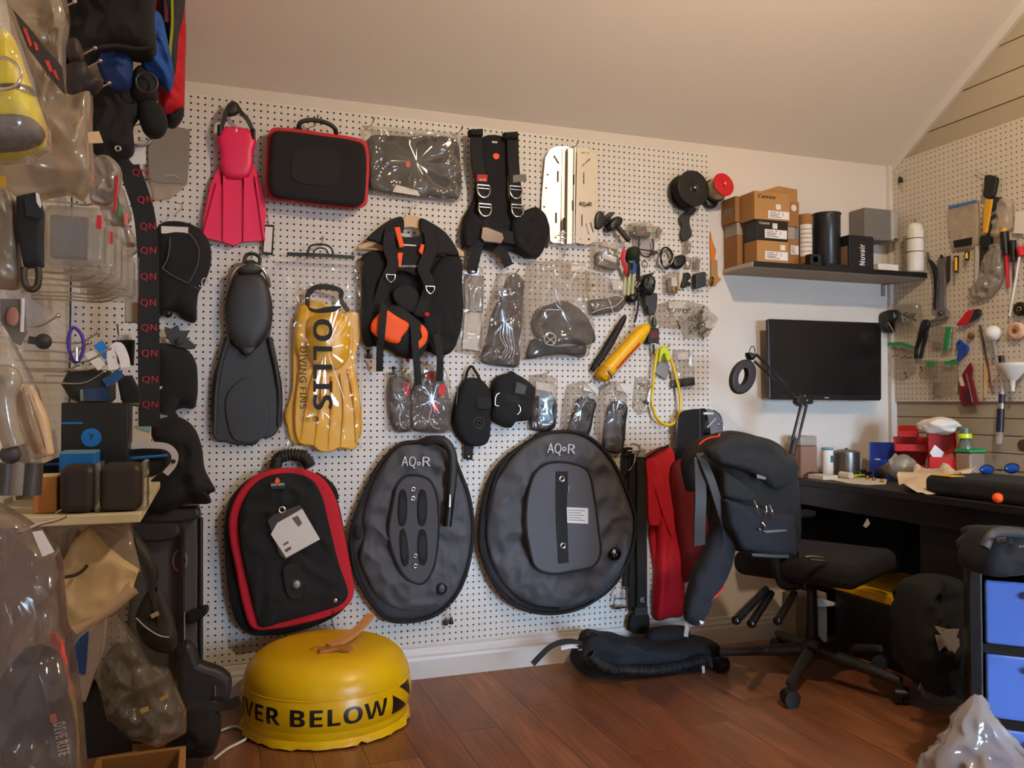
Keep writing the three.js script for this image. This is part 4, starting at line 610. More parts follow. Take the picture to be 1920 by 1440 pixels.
// ---------------------------------------------------------------- wings (buoyancy bladders)
const inset = (outline, k, dx = 0, dy = 0) => { const c = outline.reduce((a, q) => a.add(q), V2(0, 0)).divideScalar(outline.length); return outline.map((q) => V2(c.x + (q.x - c.x) * k + dx, c.y + (q.y - c.y) * k + dy)); };
const loopTube = (list, off, r, n = 120) => tube(smooth2(flat(list, off), 3).map((q) => V3(q.x, q.y, off)), r, n, true, 8);
const zAt = (c, e, depth, p) => depth;
{
  const t = thing('buoyancy_wing', 'black buoyancy wing with wide red border and hanging paper tag', 'wing', W(545, 1190, 0.01));
  part(t, 'rear_bladder', pad(E([480, 215, 650, 235, 780, 310, 840, 420, 890, 640, 935, 900, 930, 1080, 880, 1170, 760, 1250, 600, 1310, 400, 1345, 250, 1338, 165, 1270, 110, 1100, 80, 800, 75, 610, 95, 480, 160, 360, 280, 265]), 0.008, 0.075, { p: 5 }), M.cloth);
  const o = E([500, 207, 640, 222, 750, 285, 825, 405, 875, 600, 935, 900, 952, 1050, 915, 1132, 800, 1205, 600, 1262, 400, 1300, 270, 1298, 215, 1200, 152, 900, 106, 650, 112, 520, 162, 390, 262, 272, 380, 222]);
  part(t, 'red_border', splate(o, 0.078, 0.022, 0.01, [], 3), M.redCloth);
  const inner = E([430, 248, 560, 245, 670, 290, 735, 400, 785, 600, 850, 860, 910, 1060, 870, 1125, 700, 1185, 450, 1255, 320, 1282, 285, 1195, 225, 950, 172, 650, 182, 490, 255, 345, 340, 275]);
  part(t, 'front_panel', puff(flat(inner, 0.11), 0.095, 0.032, { p: 5, cr: 0.016, cf: 9, wr: 0.004, wf: 9, rings: 28, n: 6 }), M.cloth);
  part(t, 'patch', plate(E([385, 300, 482, 298, 485, 348, 392, 350]), 0.134, 0.003, 0.001), M.plasticBlack);
  part(t, 'flame_mark', splate(E([415, 298, 432, 270, 450, 298, 440, 308, 422, 308]), 0.1372, 0.001, 0), M.orange);
  part(t, 'lettering', lettering('DIVE RITE', W(...E([390, 328]), 0.1372), W(...E([478, 324]), 0.1372), 0.008), M.white);
  const tg = part(t, 'tag_pouch', plate(E([365, 560, 410, 520, 585, 455, 600, 480, 722, 690, 490, 825, 450, 800]), 0.138, 0.003, 0.001), mat('#403b38', 0.3));
  part(tg, 'paper_tag', plate(E([432, 578, 600, 482, 720, 688, 492, 812, 388, 655]), 0.1415, 0.001, 0), M.paper);
  for (const g of [plate(E([530, 545, 570, 528, 600, 580, 575, 605]), 0.1427, 0.0006, 0), plate(E([480, 760, 520, 735, 528, 752, 490, 778]), 0.1427, 0.0006, 0), plate(E([470, 720, 505, 700, 510, 712, 476, 734]), 0.1427, 0.0006, 0)]) part(tg, 'print', g, mat('#6d5a5a', 0.8));
  part(t, 'grommet', grommet(W(...E([464, 490]), 0.138), 0.011), M.chrome);
  part(t, 'channel', splate(E([480, 870, 570, 860, 600, 960, 590, 1080, 520, 1090, 480, 990]), 0.13, 0.008, 0.003), M.cloth2);
  part(t, 'dump_valve', lathe([[0, 0], [0.016, 0], [0.016, 0.008], [0.01, 0.012], [0, 0.012]], W(...E([560, 990]), 0.137), 20, V3(0, 0, 1)), mat('#8f8f92', 0.4, 0.5));
  part(t, 'pull_valve', ball(W(...E([825, 1100]), 0.128), 0.009, 1, 1, 0.5), M.chrome);
  part(t, 'pull_cord', tube(pts3(E([810, 1170, 800, 1230, 828, 1325]), [0.11, 0.09, 0.07]), 0.0018), M.plasticBlack);
  const hoseP = pts3(E([420, 205, 430, 150, 480, 125, 560, 118, 620, 140, 650, 195]), 0.05), hc = new THREE.CatmullRomCurve3(hoseP);
  part(t, 'corrugated_hose', [tube(hoseP, 0.02, 30), ...Array.from({ length: 22 }, (_, k) => { const q = hc.getPoint(k / 21), tn = hc.getTangent(k / 21), g = new THREE.TorusGeometry(0.021, 0.004, 6, 16); g.applyQuaternion(new THREE.Quaternion().setFromUnitVectors(V3(0, 0, 1), tn)); return g.translate(q.x, q.y, q.z); })], M.rubber);
  part(t, 'side_hose', tube(pts3(E([690, 245, 760, 290, 815, 350, 835, 420]), 0.075), 0.009, 30), M.cloth2);
}
{
  const t = thing('buoyancy_wing', 'narrow oval grey buoyancy wing with slotted centre and black hose', 'wing', W(775, 1165, 0.01));
  const outer = E([1270, 45, 1200, 95, 1110, 205, 1015, 400, 945, 590, 932, 740, 960, 900, 1010, 1020, 1090, 1145, 1180, 1228, 1300, 1243, 1450, 1218, 1560, 1155, 1650, 1045, 1710, 900, 1748, 700, 1748, 540, 1718, 380, 1665, 240, 1600, 95, 1500, 32, 1380, 32]);
  part(t, 'rear_bladder', pad(outer, 0.008, 0.07, { p: 4 }), M.nylonDark);
  part(t, 'black_edging', loopTube(outer, 0.045, 0.009), M.webbing);
  part(t, 'front_panel', pad(E([1275, 62, 1180, 150, 1080, 330, 1015, 540, 1020, 660, 985, 800, 1035, 950, 1110, 1080, 1220, 1155, 1330, 1180, 1460, 1175, 1570, 1122, 1650, 1015, 1700, 880, 1735, 700, 1735, 550, 1705, 390, 1650, 240, 1580, 100, 1480, 55, 1370, 50]), 0.05, 0.055, { p: 4.2, cr: 0.026, cf: 8, wr: 0.008, wf: 7, rings: 34, n: 8, sd: 2 }), M.nylon);
  const oval = E([1370, 258, 1450, 282, 1500, 370, 1520, 560, 1510, 750, 1478, 900, 1412, 985, 1330, 968, 1270, 908, 1212, 780, 1184, 640, 1212, 450, 1242, 322, 1300, 264]);
  part(t, 'centre_panel', splate(oval, 0.098, 0.018, 0.006, [], 3), mat('#48464a', 0.75, 0, { bumpMap: weaveBump, bumpScale: 0.0004 }));
  part(t, 'piping', loopTube(oval, 0.112, 0.0055), M.webbing);
  for (const q of [[1258, 370, 1280, 350, 1302, 372, 1298, 585, 1275, 602, 1254, 585], [1388, 372, 1412, 350, 1436, 372, 1434, 580, 1410, 600, 1386, 582], [1262, 632, 1285, 618, 1300, 640, 1318, 850, 1295, 872, 1275, 850], [1388, 640, 1412, 620, 1436, 640, 1440, 845, 1415, 866, 1390, 845]]) { const s = part(t, 'slot_rim', splate(E(q), 0.113, 0.008, 0.004), M.cloth); part(s, 'slot', splate(inset(pairs(E(q)), 0.62).flatMap((v) => [v.x, v.y]), 0.1215, 0.001, 0), M.ink); }
  for (const q of [[1350, 350], [1348, 412], [1365, 800], [1365, 868]]) part(t, 'grommet', grommet(W(...E(q), 0.12), 0.007), M.chrome);
  part(t, 'lettering', [lettering('AQ', W(...E([1268, 192]), 0.113), W(...E([1366, 194]), 0.113), 0.037, 'reg', 0.003), ringAt(W(...E([1387, 178]), 0.114), 0.006, 0.0025), lettering('R', W(...E([1410, 194]), 0.113), W(...E([1466, 194]), 0.113), 0.037, 'reg', 0.003)], M.silverInk);
  part(t, 'inflator_hose', [tube(pts3(E([1400, 42, 1480, 18, 1560, 30, 1610, 110, 1615, 230, 1600, 400, 1588, 470]), [0.05, 0.1, 0.125, 0.13, 0.13, 0.13, 0.13]), 0.019, 50)], M.rubber);
  part(t, 'inflator', [rod(W(...E([1600, 400]), 0.135), W(...E([1580, 600]), 0.135), 0.017)], M.plasticBlack);
  part(t, 'nozzle', rod(W(...E([1598, 385]), 0.152), W(...E([1594, 470]), 0.155), 0.004, 0.006), M.chrome);
  part(t, 'dump_valve', lathe([[0, 0], [0.024, 0], [0.026, 0.006], [0.022, 0.018], [0.01, 0.022], [0, 0.02]], W(...E([1535, 1020]), 0.098), 24, V3(0, 0, 1)), M.plasticBlack);
  part(t, 'valve_cord', tube(pts3(E([1480, 920, 1540, 925, 1600, 985]), [0.11, 0.115, 0.1]), 0.002), M.plasticBlack);
  for (const q of [[1575, 1150, 1570, 1200, 1568, 1248], [1600, 1120, 1604, 1180, 1606, 1240]]) { const c = part(t, 'pull_cord', tube(pts3(E(q), [0.06, 0.03, 0.02]), 0.0016), M.silverInk); part(c, 'toggle', lathe([[0.003, 0.02], [0.009, -0.004], [0.009, -0.012], [0, -0.014]], W(q[4] / 3.6 + 400, q[5] / 3.6 + 820, 0.02), 10), M.plasticBlack); }
  part(t, 'side_tab', plate(E([965, 590, 1000, 600, 1010, 660, 985, 690, 960, 660]), 0.07, 0.006, 0.002), M.webbing);
}
function pairs(l) { const o = []; for (let i = 0; i < l.length; i += 2) o.push(V2(l[i], l[i + 1])); return o; }
{
  const t = thing('buoyancy_wing', 'large round grey buoyancy wing with white care label and black strip', 'wing', W(1045, 1150, 0.01));
  const outer = F([640, 97, 520, 112, 400, 180, 290, 262, 212, 362, 165, 500, 140, 680, 138, 800, 175, 935, 235, 1055, 325, 1145, 445, 1197, 580, 1210, 720, 1186, 838, 1128, 948, 1038, 1028, 918, 1073, 780, 1083, 622, 1038, 480, 958, 302, 868, 184, 760, 112]);
  part(t, 'rear_bladder', pad(outer, 0.008, 0.075, { p: 4 }), M.nylonDark);
  part(t, 'black_edging', loopTube(outer, 0.05, 0.0085), M.webbing);
  const fo = F([640, 108, 520, 125, 410, 190, 320, 280, 250, 390, 205, 520, 180, 690, 185, 800, 220, 920, 290, 1040, 380, 1120, 480, 1165, 590, 1180, 720, 1168, 830, 1115, 938, 1026, 1015, 910, 1058, 780, 1068, 630, 1025, 490, 945, 315, 860, 200, 755, 124]);
  part(t, 'front_panel', pad(fo, 0.055, 0.06, { p: 4.2, cr: 0.028, cf: 7, wr: 0.008, wf: 7, rings: 36, n: 8, sd: 6 }), M.nylon);
  part(t, 'seam_piping', tube(pts3(F([260, 300, 215, 420, 185, 560, 180, 720, 200, 850, 260, 980, 350, 1100, 470, 1170, 620, 1185]), 0.068), 0.006, 60), M.webbing);
  const oval = F([560, 288, 700, 293, 788, 335, 828, 480, 858, 700, 868, 850, 828, 918, 700, 952, 560, 966, 472, 928, 432, 800, 412, 650, 432, 450, 482, 335]);
  part(t, 'centre_panel', splate(oval, 0.115, 0.018, 0.007, [], 3), mat('#57565c', 0.74, 0, { bumpMap: weaveBump, bumpScale: 0.0004 }));
  part(t, 'piping', loopTube(oval, 0.131, 0.0055), M.webbing);
  part(t, 'black_strip', plate(F([597, 340, 672, 340, 664, 560, 676, 900, 614, 905, 598, 640]), 0.1335, 0.004, 0.001), M.webbing);
  for (const q of [[633, 386], [640, 795]]) part(t, 'grommet', grommet(W(...F(q), 0.139), 0.010), M.chrome);
  part(t, 'care_label', plate(F([664, 560, 795, 565, 795, 662, 655, 655]), 0.1345, 0.0015, 0.0003), M.white);
  part(t, 'label_print', [0, 1, 2, 3, 4].map((k) => plate(F([672, 575 + k * 15, 772 - (k % 2) * 20, 578 + k * 15, 772 - (k % 2) * 20, 583 + k * 15, 672, 580 + k * 15]), 0.1362, 0.0004, 0)), mat('#8b8a8c', 0.8));
  part(t, 'zip_pull', rod(W(...F([677, 425]), 0.137), W(...F([674, 465]), 0.137), 0.003), M.chrome);
  part(t, 'lettering', [lettering('AQ', W(...F([542, 226]), 0.129), W(...F([628, 228]), 0.129), 0.04, 'reg', 0.003), ringAt(W(...F([648, 203]), 0.13), 0.0075, 0.003), lettering('R', W(...F([668, 230]), 0.129), W(...F([714, 231]), 0.129), 0.04, 'reg', 0.003)], M.silverInk);
  part(t, 'dump_valve', lathe([[0, 0], [0.028, 0], [0.029, 0.008], [0.022, 0.02], [0.008, 0.022], [0, 0.02]], W(...F([955, 845]), 0.112), 28, V3(0, 0, 1)), M.plasticGloss);
  part(t, 'valve_mark', splate(F([943, 838, 955, 818, 966, 838, 960, 842, 955, 834, 949, 842]), 0.1345, 0.001, 0), M.silverInk);
}
// ---------------------------------------------------------------- straps, red suit and mirror-finished plate at the board's end
{
  const t = thing('strap_set', 'long black webbing straps with steel clip and cam buckle', 'straps', W(1190, 1185, 0.01));
  part(t, 'wide_strap', ribbon(pts3(X([228, 195, 232, 400, 225, 640, 228, 900, 228, 1230]), [0.045, 0.05, 0.05, 0.045, 0.04]), 0.05, 0.006), M.webbing);
  part(t, 'rear_strap', ribbon(pts3(X([130, 140, 125, 400, 130, 700, 140, 1000, 130, 1080]), [0.02, 0.02, 0.018, 0.018, 0.015]), 0.05, 0.006), M.cloth);
  part(t, 'side_strap', ribbon(pts3(X([175, 180, 170, 500, 175, 800, 170, 1240]), [0.03, 0.032, 0.03, 0.025]), 0.045, 0.005), M.cloth);
  part(t, 'keeper', plate(X([183, 1225, 270, 1215, 270, 1270, 178, 1278]), 0.035, 0.02, 0.003), M.rubber);
  part(t, 'strap_end', splate(X([165, 1275, 275, 1265, 270, 1390, 200, 1395, 150, 1375]), 0.02, 0.03, 0.006), M.cloth);
  part(t, 'snap_clip', [tube(pts3(X([130, 140, 145, 120, 190, 120, 215, 145, 200, 180, 185, 220, 165, 270, 140, 300]), 0.06), 0.0045, 40), rod(W(...X([130, 165]), 0.06), W(...X([225, 160]), 0.06), 0.004), rod(W(...X([185, 170]), 0.06), W(...X([180, 240]), 0.06), 0.006)], M.chrome);
  part(t, 'steel_plate', plate(X([195, 150, 235, 140, 262, 190, 258, 210, 200, 205]), 0.05, 0.004, 0.001), M.steel);
  part(t, 'cam_buckle', [tube(pts3(X([45, 1130, 75, 1090, 115, 1095, 120, 1150, 118, 1210, 45, 1225, 45, 1130]), 0.03), 0.003, 40), rod(W(...X([45, 1160]), 0.03), W(...X([120, 1160]), 0.03), 0.003), rod(W(...X([40, 1215]), 0.03), W(...X([122, 1215]), 0.03), 0.007)], M.wire);
  part(t, 'lettering', lettering('HS', W(...X([218, 1185]), 0.05), W(...X([242, 1185]), 0.05), 0.022, 'reg'), M.silverInk);
}
{
  const t = thing('red_dry_bag', 'bright red folded fabric hanging beside black webbing straps', 'fabric', W(1255, 1165, 0.01));
  part(t, 'front_fold', pad(X([268, 212, 330, 165, 405, 135, 448, 140, 444, 300, 440, 480, 470, 700, 525, 950, 522, 1140, 518, 1288, 430, 1305, 345, 1318, 342, 1000, 345, 700, 330, 430, 285, 350]), 0.015, 0.075, { p: 3, folds: 0.012, ff: 6, fa: 0, sm: true, center: W(...X([410, 760]), 0.06), n: 5 }), M.redCloth);
  part(t, 'side_fold', splate(X([268, 225, 300, 215, 345, 400, 350, 660, 290, 665, 275, 560, 272, 400]), 0.05, 0.02, 0.006), M.redCloth);
  part(t, 'dark_hem', ribbon(pts3(X([268, 205, 330, 165, 410, 128]), [0.07, 0.07, 0.06]), 0.012, 0.006), M.plasticBlack);
  part(t, 'rear_fold', pad(X([290, 660, 330, 670, 335, 900, 330, 990, 305, 900]), 0.008, 0.02), M.redCloth);
}

// ================================================================= FLOOR BELOW THE BOARD
{ // inflatable marker buoy
  const cx = 0.405, cz = 0.315, t = thing('marker_buoy', 'squat yellow inflatable buoy with black DIVER BELOW lettering', 'buoy', [cx, 0, cz]);
  const print = canvasTex(2048, 256, (g, w, h) => {
    g.fillStyle = '#e3b104'; g.fillRect(0, 0, w, h);
    g.fillStyle = '#1a1720'; g.font = 'bold 150px sans-serif'; g.textBaseline = 'middle';
    const put = (s, x0, x1) => { const m = g.measureText(s).width; g.save(); g.translate(x0, 128); g.scale((x1 - x0) / m, 1.22); g.fillText(s, 0, 4); g.restore(); };
    put('DIVER BELOW', 528, 1262);
    g.fillRect(1292, 30, 150, 196); g.fillStyle = '#e3b104'; g.beginPath(); g.moveTo(1292, 20); g.lineTo(1337, 20); g.lineTo(1452, 190); g.lineTo(1452, 240); g.lineTo(1417, 240); g.lineTo(1292, 66); g.fill();
  });
  print.wrapS = THREE.RepeatWrapping;
  const R = 0.296, side = [], top = [];
  for (let k = 0; k <= 8; k++) { const y = 0.055 + 0.105 * k / 8; side.push([R - 0.010 * ((k - 4) / 4) ** 2, y]); }
  const low = [[R - 0.03, 0.004], [R - 0.012, 0.02], [R - 0.010, 0.055]];
  for (let k = 0; k <= 12; k++) { const a = k / 12 * Math.PI / 2; top.push([R - 0.010 - 0.12 * (1 - Math.cos(a)), 0.16 + 0.105 * Math.sin(a)]); }
  top.push([0.12, 0.268], [0.05, 0.262], [0, 0.258]);
  const az = Math.atan2(0 - cx, CAM_Z - cz), spin = (prof) => new THREE.LatheGeometry(prof.map(([r, y]) => V2(r, y)), 72).rotateY(az + Math.PI).translate(cx, 0, cz);
  part(t, 'lettered_band', spin(side), mat('#ffffff', 0.3, 0, { map: print }));
  part(t, 'lower_band', spin(low), M.buoy); part(t, 'dome', spin(top), M.buoy);
  const hem = new THREE.LatheGeometry([[R - 0.012, 0.03], [R - 0.004, 0.016], [R - 0.002, 0.003]].map(([r, y]) => V2(r, y)), 96), hp = hem.attributes.position;
  for (let i = 0; i < hp.count; i++) { const y = hp.getY(i), w = (0.03 - y) / 0.027, a = Math.atan2(hp.getX(i), hp.getZ(i)), n = 1 + w * 0.05 * noise(Math.cos(a) * 6, Math.sin(a) * 6, 2); hp.setXYZ(i, hp.getX(i) * n, y + w * 0.008 * noise(Math.cos(a) * 13, Math.sin(a) * 13, 7) + 0.004 * w, hp.getZ(i) * n); }
  hem.computeVertexNormals(); part(t, 'ragged_hem', hem.translate(cx, 0, cz), M.buoy);
  part(t, 'seam', new THREE.TorusGeometry(R - 0.0085, 0.0016, 6, 90).rotateX(Math.PI / 2).translate(cx, 0.158, cz), M.buoy);
  part(t, 'valve', lathe([[0, 0.258], [0.018, 0.258], [0.018, 0.268], [0.01, 0.272], [0, 0.27]], V3(cx - 0.05, 0, cz + 0.06), 16), mat('#c9a008', 0.4));
  const s = thing('folded_strip', 'folded tan foam strip lying across the top of the yellow buoy', 'strip', [cx + 0.03, 0.265, cz]);
  part(s, 'long_fold', ribbon([V3(cx - 0.01, 0.28, cz + 0.10), V3(cx + 0.08, 0.295, cz + 0.03), V3(cx + 0.165, 0.335, cz - 0.06)], 0.028, 0.016, V3(0, 1, 0.2)), mat('#c58a4e', 0.7));
  part(s, 'short_fold', ribbon([V3(cx - 0.045, 0.272, cz + 0.11), V3(cx + 0.02, 0.277, cz + 0.11), V3(cx + 0.06, 0.272, cz + 0.135)], 0.04, 0.012, V3(0, 1, 0)), mat('#a8702f', 0.75));
}
solo('white_cable', 'white cable trailing across the floor to the yellow buoy', 'cable', tube([FL(400, 1425, 0.006), FL(425, 1405, 0.006), FL(462, 1383, 0.006), FL(440, 1362, 0.006), FL(408, 1372, 0.006)], 0.005, 40), M.white);
{ // buoyancy vest lying on the floor
  const t = thing('buoyancy_vest', 'black buoyancy vest lying on the floor with corrugated hose', 'vest', FL(1210, 1262));
  part(t, 'body', puff(flat(VV([560, 250, 620, 222, 700, 240, 850, 245, 960, 285, 1100, 305, 1250, 300, 1450, 285, 1600, 268, 1710, 295, 1762, 370, 1750, 440, 1700, 500, 1450, 560, 1000, 590, 700, 595, 520, 570, 455, 490, 470, 400, 520, 330]), 0.2), 0.2, 0.11, { p: 3, back: 0.13, wr: 0.008, wf: 8, cr: 0.02, cf: 9, rings: 18 }), M.navy);
  part(t, 'shoulder_pad', puff(flat(VV([1110, 275, 1150, 195, 1270, 170, 1400, 160, 1480, 175, 1485, 250, 1400, 300, 1200, 310]), 0.15), 0.15, 0.05, { back: 0.05, wr: 0.006 }), M.navy);
  const hp = pts3(VV([600, 420, 640, 480, 720, 530, 860, 560, 1050, 565, 1250, 555, 1420, 525, 1560, 490, 1660, 465]), 0.32), hc = new THREE.CatmullRomCurve3(hp);
  part(t, 'corrugated_hose', [tube(hp, 0.021, 60), ...Array.from({ length: 74 }, (_, k) => { const q = hc.getPointAt(k / 73), g = new THREE.TorusGeometry(0.0225, 0.0032, 5, 14); g.applyQuaternion(new THREE.Quaternion().setFromUnitVectors(V3(0, 0, 1), hc.getTangentAt(k / 73))); return g.translate(q.x, q.y, q.z); })], mat('#232429', 0.4));
  part(t, 'inflator', [rod(W(...VV([1650, 470]), 0.32), W(...VV([1770, 560]), 0.31), 0.022, 0.026), ball(W(...VV([1775, 555]), 0.31), 0.027)], M.darkGrey);
  part(t, 'inflator_tag', plate(VV([1610, 510, 1640, 520, 1640, 605, 1620, 600]), 0.34, 0.002, 0.0005), M.silverInk);
  part(t, 'front_strap', ribbon(pts3(VV([90, 505, 160, 430, 250, 350, 340, 310, 440, 300, 540, 330]), [0.28, 0.27, 0.26, 0.25, 0.25, 0.24]), 0.022, 0.004, V3(0.2, 0.6, 1)), M.webbing);
  part(t, 'strap_label', ribbon(pts3(VV([345, 362, 430, 345, 500, 345]), [0.265, 0.262, 0.26]), 0.016, 0.002, V3(0.2, 0.3, 1)), M.silverInk);
  part(t, 'd_ring', [tube(pts3(VV([490, 340, 530, 372, 500, 380]), 0.27), 0.003)], M.chrome);
  part(t, 'grab_loop', tube(pts3(VV([575, 245, 600, 215, 660, 222, 690, 255]), 0.24), 0.009), M.webbing);
  part(t, 'white_tag', plate(VV([1465, 132, 1500, 180, 1488, 262, 1450, 255]), 0.2, 0.001, 0), M.paper);
}
{ // dark polished plate between board and chair
  const t = thing('backplate', 'black and mirror-grey backplate with rounded top behind the draped jacket', 'backplate', W(1310, 980, 0.04));
  part(t, 'plate', splate(N([125, 700, 122, 300, 128, 120, 160, 55, 220, 35, 300, 28, 360, 32, 365, 700, 240, 740]), 0.06, 0.006, 0.002, [], 3), M.plasticGloss);
  part(t, 'grey_wing', splate(N([362, 32, 410, 40, 460, 78, 488, 150, 492, 260, 490, 700, 364, 700]), 0.06, 0.006, 0.002, [], 3), mat('#8f9098', 0.25, 0.6));
  part(t, 'fold_line', rod(W(...N([302, 35]), 0.068), W(...N([305, 600]), 0.068), 0.0025), mat('#3a3a3c', 0.3, 0.6));
  part(t, 'white_slot', plate(N([335, 56, 415, 56, 415, 72, 335, 72]), 0.067, 0.001, 0), M.white);
  part(t, 'scratch_slot', plate(N([362, 172, 432, 98, 438, 106, 368, 180]), 0.067, 0.001, 0), M.silverInk);
  part(t, 'rivet', ball(W(...N([458, 150]), 0.068), 0.006, 1, 1, 0.5), M.chrome);
  part(t, 'edge', tube(pts3(N([415, 38, 462, 75, 490, 150, 494, 200]), 0.066), 0.003), M.chrome);
}
{ // red suit part behind the jacket, its shade put into the dark colour
  solo('red_suit_leg', 'red suit fabric with shade painted into its colour behind the draped jacket', 'suit', pad(N([110, 500, 200, 420, 330, 480, 420, 700, 420, 1000, 330, 1200, 250, 1400, 210, 1420, 180, 1200, 130, 900]), 0.07, 0.08, { p: 3, folds: 0.01, ff: 8 }), mat('#6d0c14', 0.75));
}

// ================================================================= OFFICE CHAIR WITH PACK AND JACKET
{
  const cx = 2.31, cz = 0.56, t = thing('office_chair', 'black five-star office chair draped with a jacket and backpack', 'chair', [cx, 0, cz]);
  const angles = [218, 146, 74, 2, 290];
  for (const d of angles) {
    const a = d * Math.PI / 180, q = V3(cx + Math.cos(a) * 0.36, 0.075, cz + Math.sin(a) * -0.36), lg = part(t, 'leg', rod(V3(cx, 0.125, cz), q.clone().add(V3(0, 0.01, 0)), 0.028, 0.017, 8), M.rubber);
    const cs = part(lg, 'caster', [new THREE.CylinderGeometry(0.029, 0.029, 0.02, 18).rotateZ(Math.PI / 2).rotateY(a + 0.7).translate(q.x + 0.013 * Math.cos(a + 0.7), 0.029, q.z - 0.013 * Math.sin(a + 0.7)), new THREE.CylinderGeometry(0.029, 0.029, 0.02, 18).rotateZ(Math.PI / 2).rotateY(a + 0.7).translate(q.x - 0.013 * Math.cos(a + 0.7), 0.029, q.z + 0.013 * Math.sin(a + 0.7)), new THREE.CylinderGeometry(0.03, 0.03, 0.05, 14, 1, false, 0, Math.PI).rotateZ(Math.PI / 2).rotateY(a + 0.7).translate(q.x, 0.034, q.z), rod(V3(q.x, 0.05, q.z), V3(q.x, 0.09, q.z), 0.008)], M.plasticBlack);
  }
  part(t, 'hub', lathe([[0.03, 0.09], [0.05, 0.1], [0.05, 0.15], [0.03, 0.17]], V3(cx, 0, cz), 20), M.rubber);
  part(t, 'gas_column', rod(V3(cx, 0.15, cz), V3(cx, 0.42, cz), 0.026, 0.02), M.plasticBlack);
  part(t, 'tilt_mechanism', rbox(cx - 0.11, cx + 0.11, 0.38, 0.43, cz - 0.09, cz + 0.09, 0.015), M.plasticBlack);
  part(t, 'seat', new RoundedBoxGeometry(0.5, 0.1, 0.5, 4, 0.045).rotateY(0.5).translate(cx + 0.02, 0.475, cz), M.cloth);
  for (const [a, b] of [[[580, 520], [820, 270]], [[700, 545], [860, 300]], [[905, 525], [1040, 300]]]) { const e = W(...O(a), 0.78), f = W(...O(b), 0.66); const l = part(t, 'lever', rod(e, f, 0.016, 0.014), M.plasticBlack); part(l, 'lever_cap', ball(e.clone().add(V3(0, 0.004, 0.004)), 0.017), M.plasticGloss); }
  part(t, 'back_support', tube([V3(cx - 0.1, 0.41, cz + 0.05), V3(cx - 0.24, 0.43, cz + 0.12), V3(cx - 0.29, 0.6, cz + 0.13)], 0.018, 20), M.plasticBlack);
  part(t, 'backrest', splate(N([560, 330, 700, 270, 960, 350, 1080, 480, 1130, 800, 1100, 1150, 900, 1220, 680, 1180, 570, 950, 530, 600]), 0.62, 0.06, 0.025), M.cloth);
  part(t, 'armrest', [rbox(cx - 0.05, cx + 0.2, 0.62, 0.65, cz - 0.27, cz - 0.2, 0.012), rod(V3(cx + 0.07, 0.44, cz - 0.24), V3(cx + 0.07, 0.63, cz - 0.24), 0.016)], M.plasticBlack);
}
{
  const t = thing('jacket', 'black jacket with thin red piping draped over the chair back', 'jacket', W(1330, 1175, 0.7));
  part(t, 'shoulders', puff(flat(N([240, 470, 270, 370, 320, 310, 390, 265, 470, 240, 560, 215, 650, 205, 800, 240, 950, 285, 1040, 350, 1100, 460, 1000, 560, 800, 600, 600, 560, 500, 640, 480, 900, 380, 760, 330, 600, 290, 700, 270, 640]), 0.75), 0.68, 0.09, { p: 3, back: 0.03, wr: 0.012, wf: 9, cr: 0.02, cf: 9, rings: 16, n: 6, center: W(...N([560, 420]), 0.75) }), M.cloth2);
  part(t, 'sleeve', puff(flat(N([480, 640, 590, 740, 640, 930, 610, 1080, 575, 1240, 500, 1430, 390, 1580, 350, 1690, 300, 1760, 225, 1730, 205, 1680, 235, 1500, 280, 1350, 360, 1180, 430, 1000, 470, 820]), 0.82), 0.8, 0.05, { p: 2.6, back: 0.04, wr: 0.006, wf: 12, cr: 0.012, cf: 11, rings: 14, center: W(...N([440, 1180]), 0.82) }), M.navy);
  part(t, 'collar_piping', tube(pts3(N([300, 315, 340, 280, 400, 256, 450, 248, 466, 224]), 0.785), 0.004, 30), mat('#e8431f', 0.5));
  part(t, 'cuff_piping', tube(pts3(O([360, 385, 430, 320, 490, 250]), 0.84), 0.0035, 20), M.red);
  part(t, 'cuff_tag', plate(O([300, 515, 335, 525, 325, 545, 305, 540]), 0.86, 0.002, 0), M.white);
}
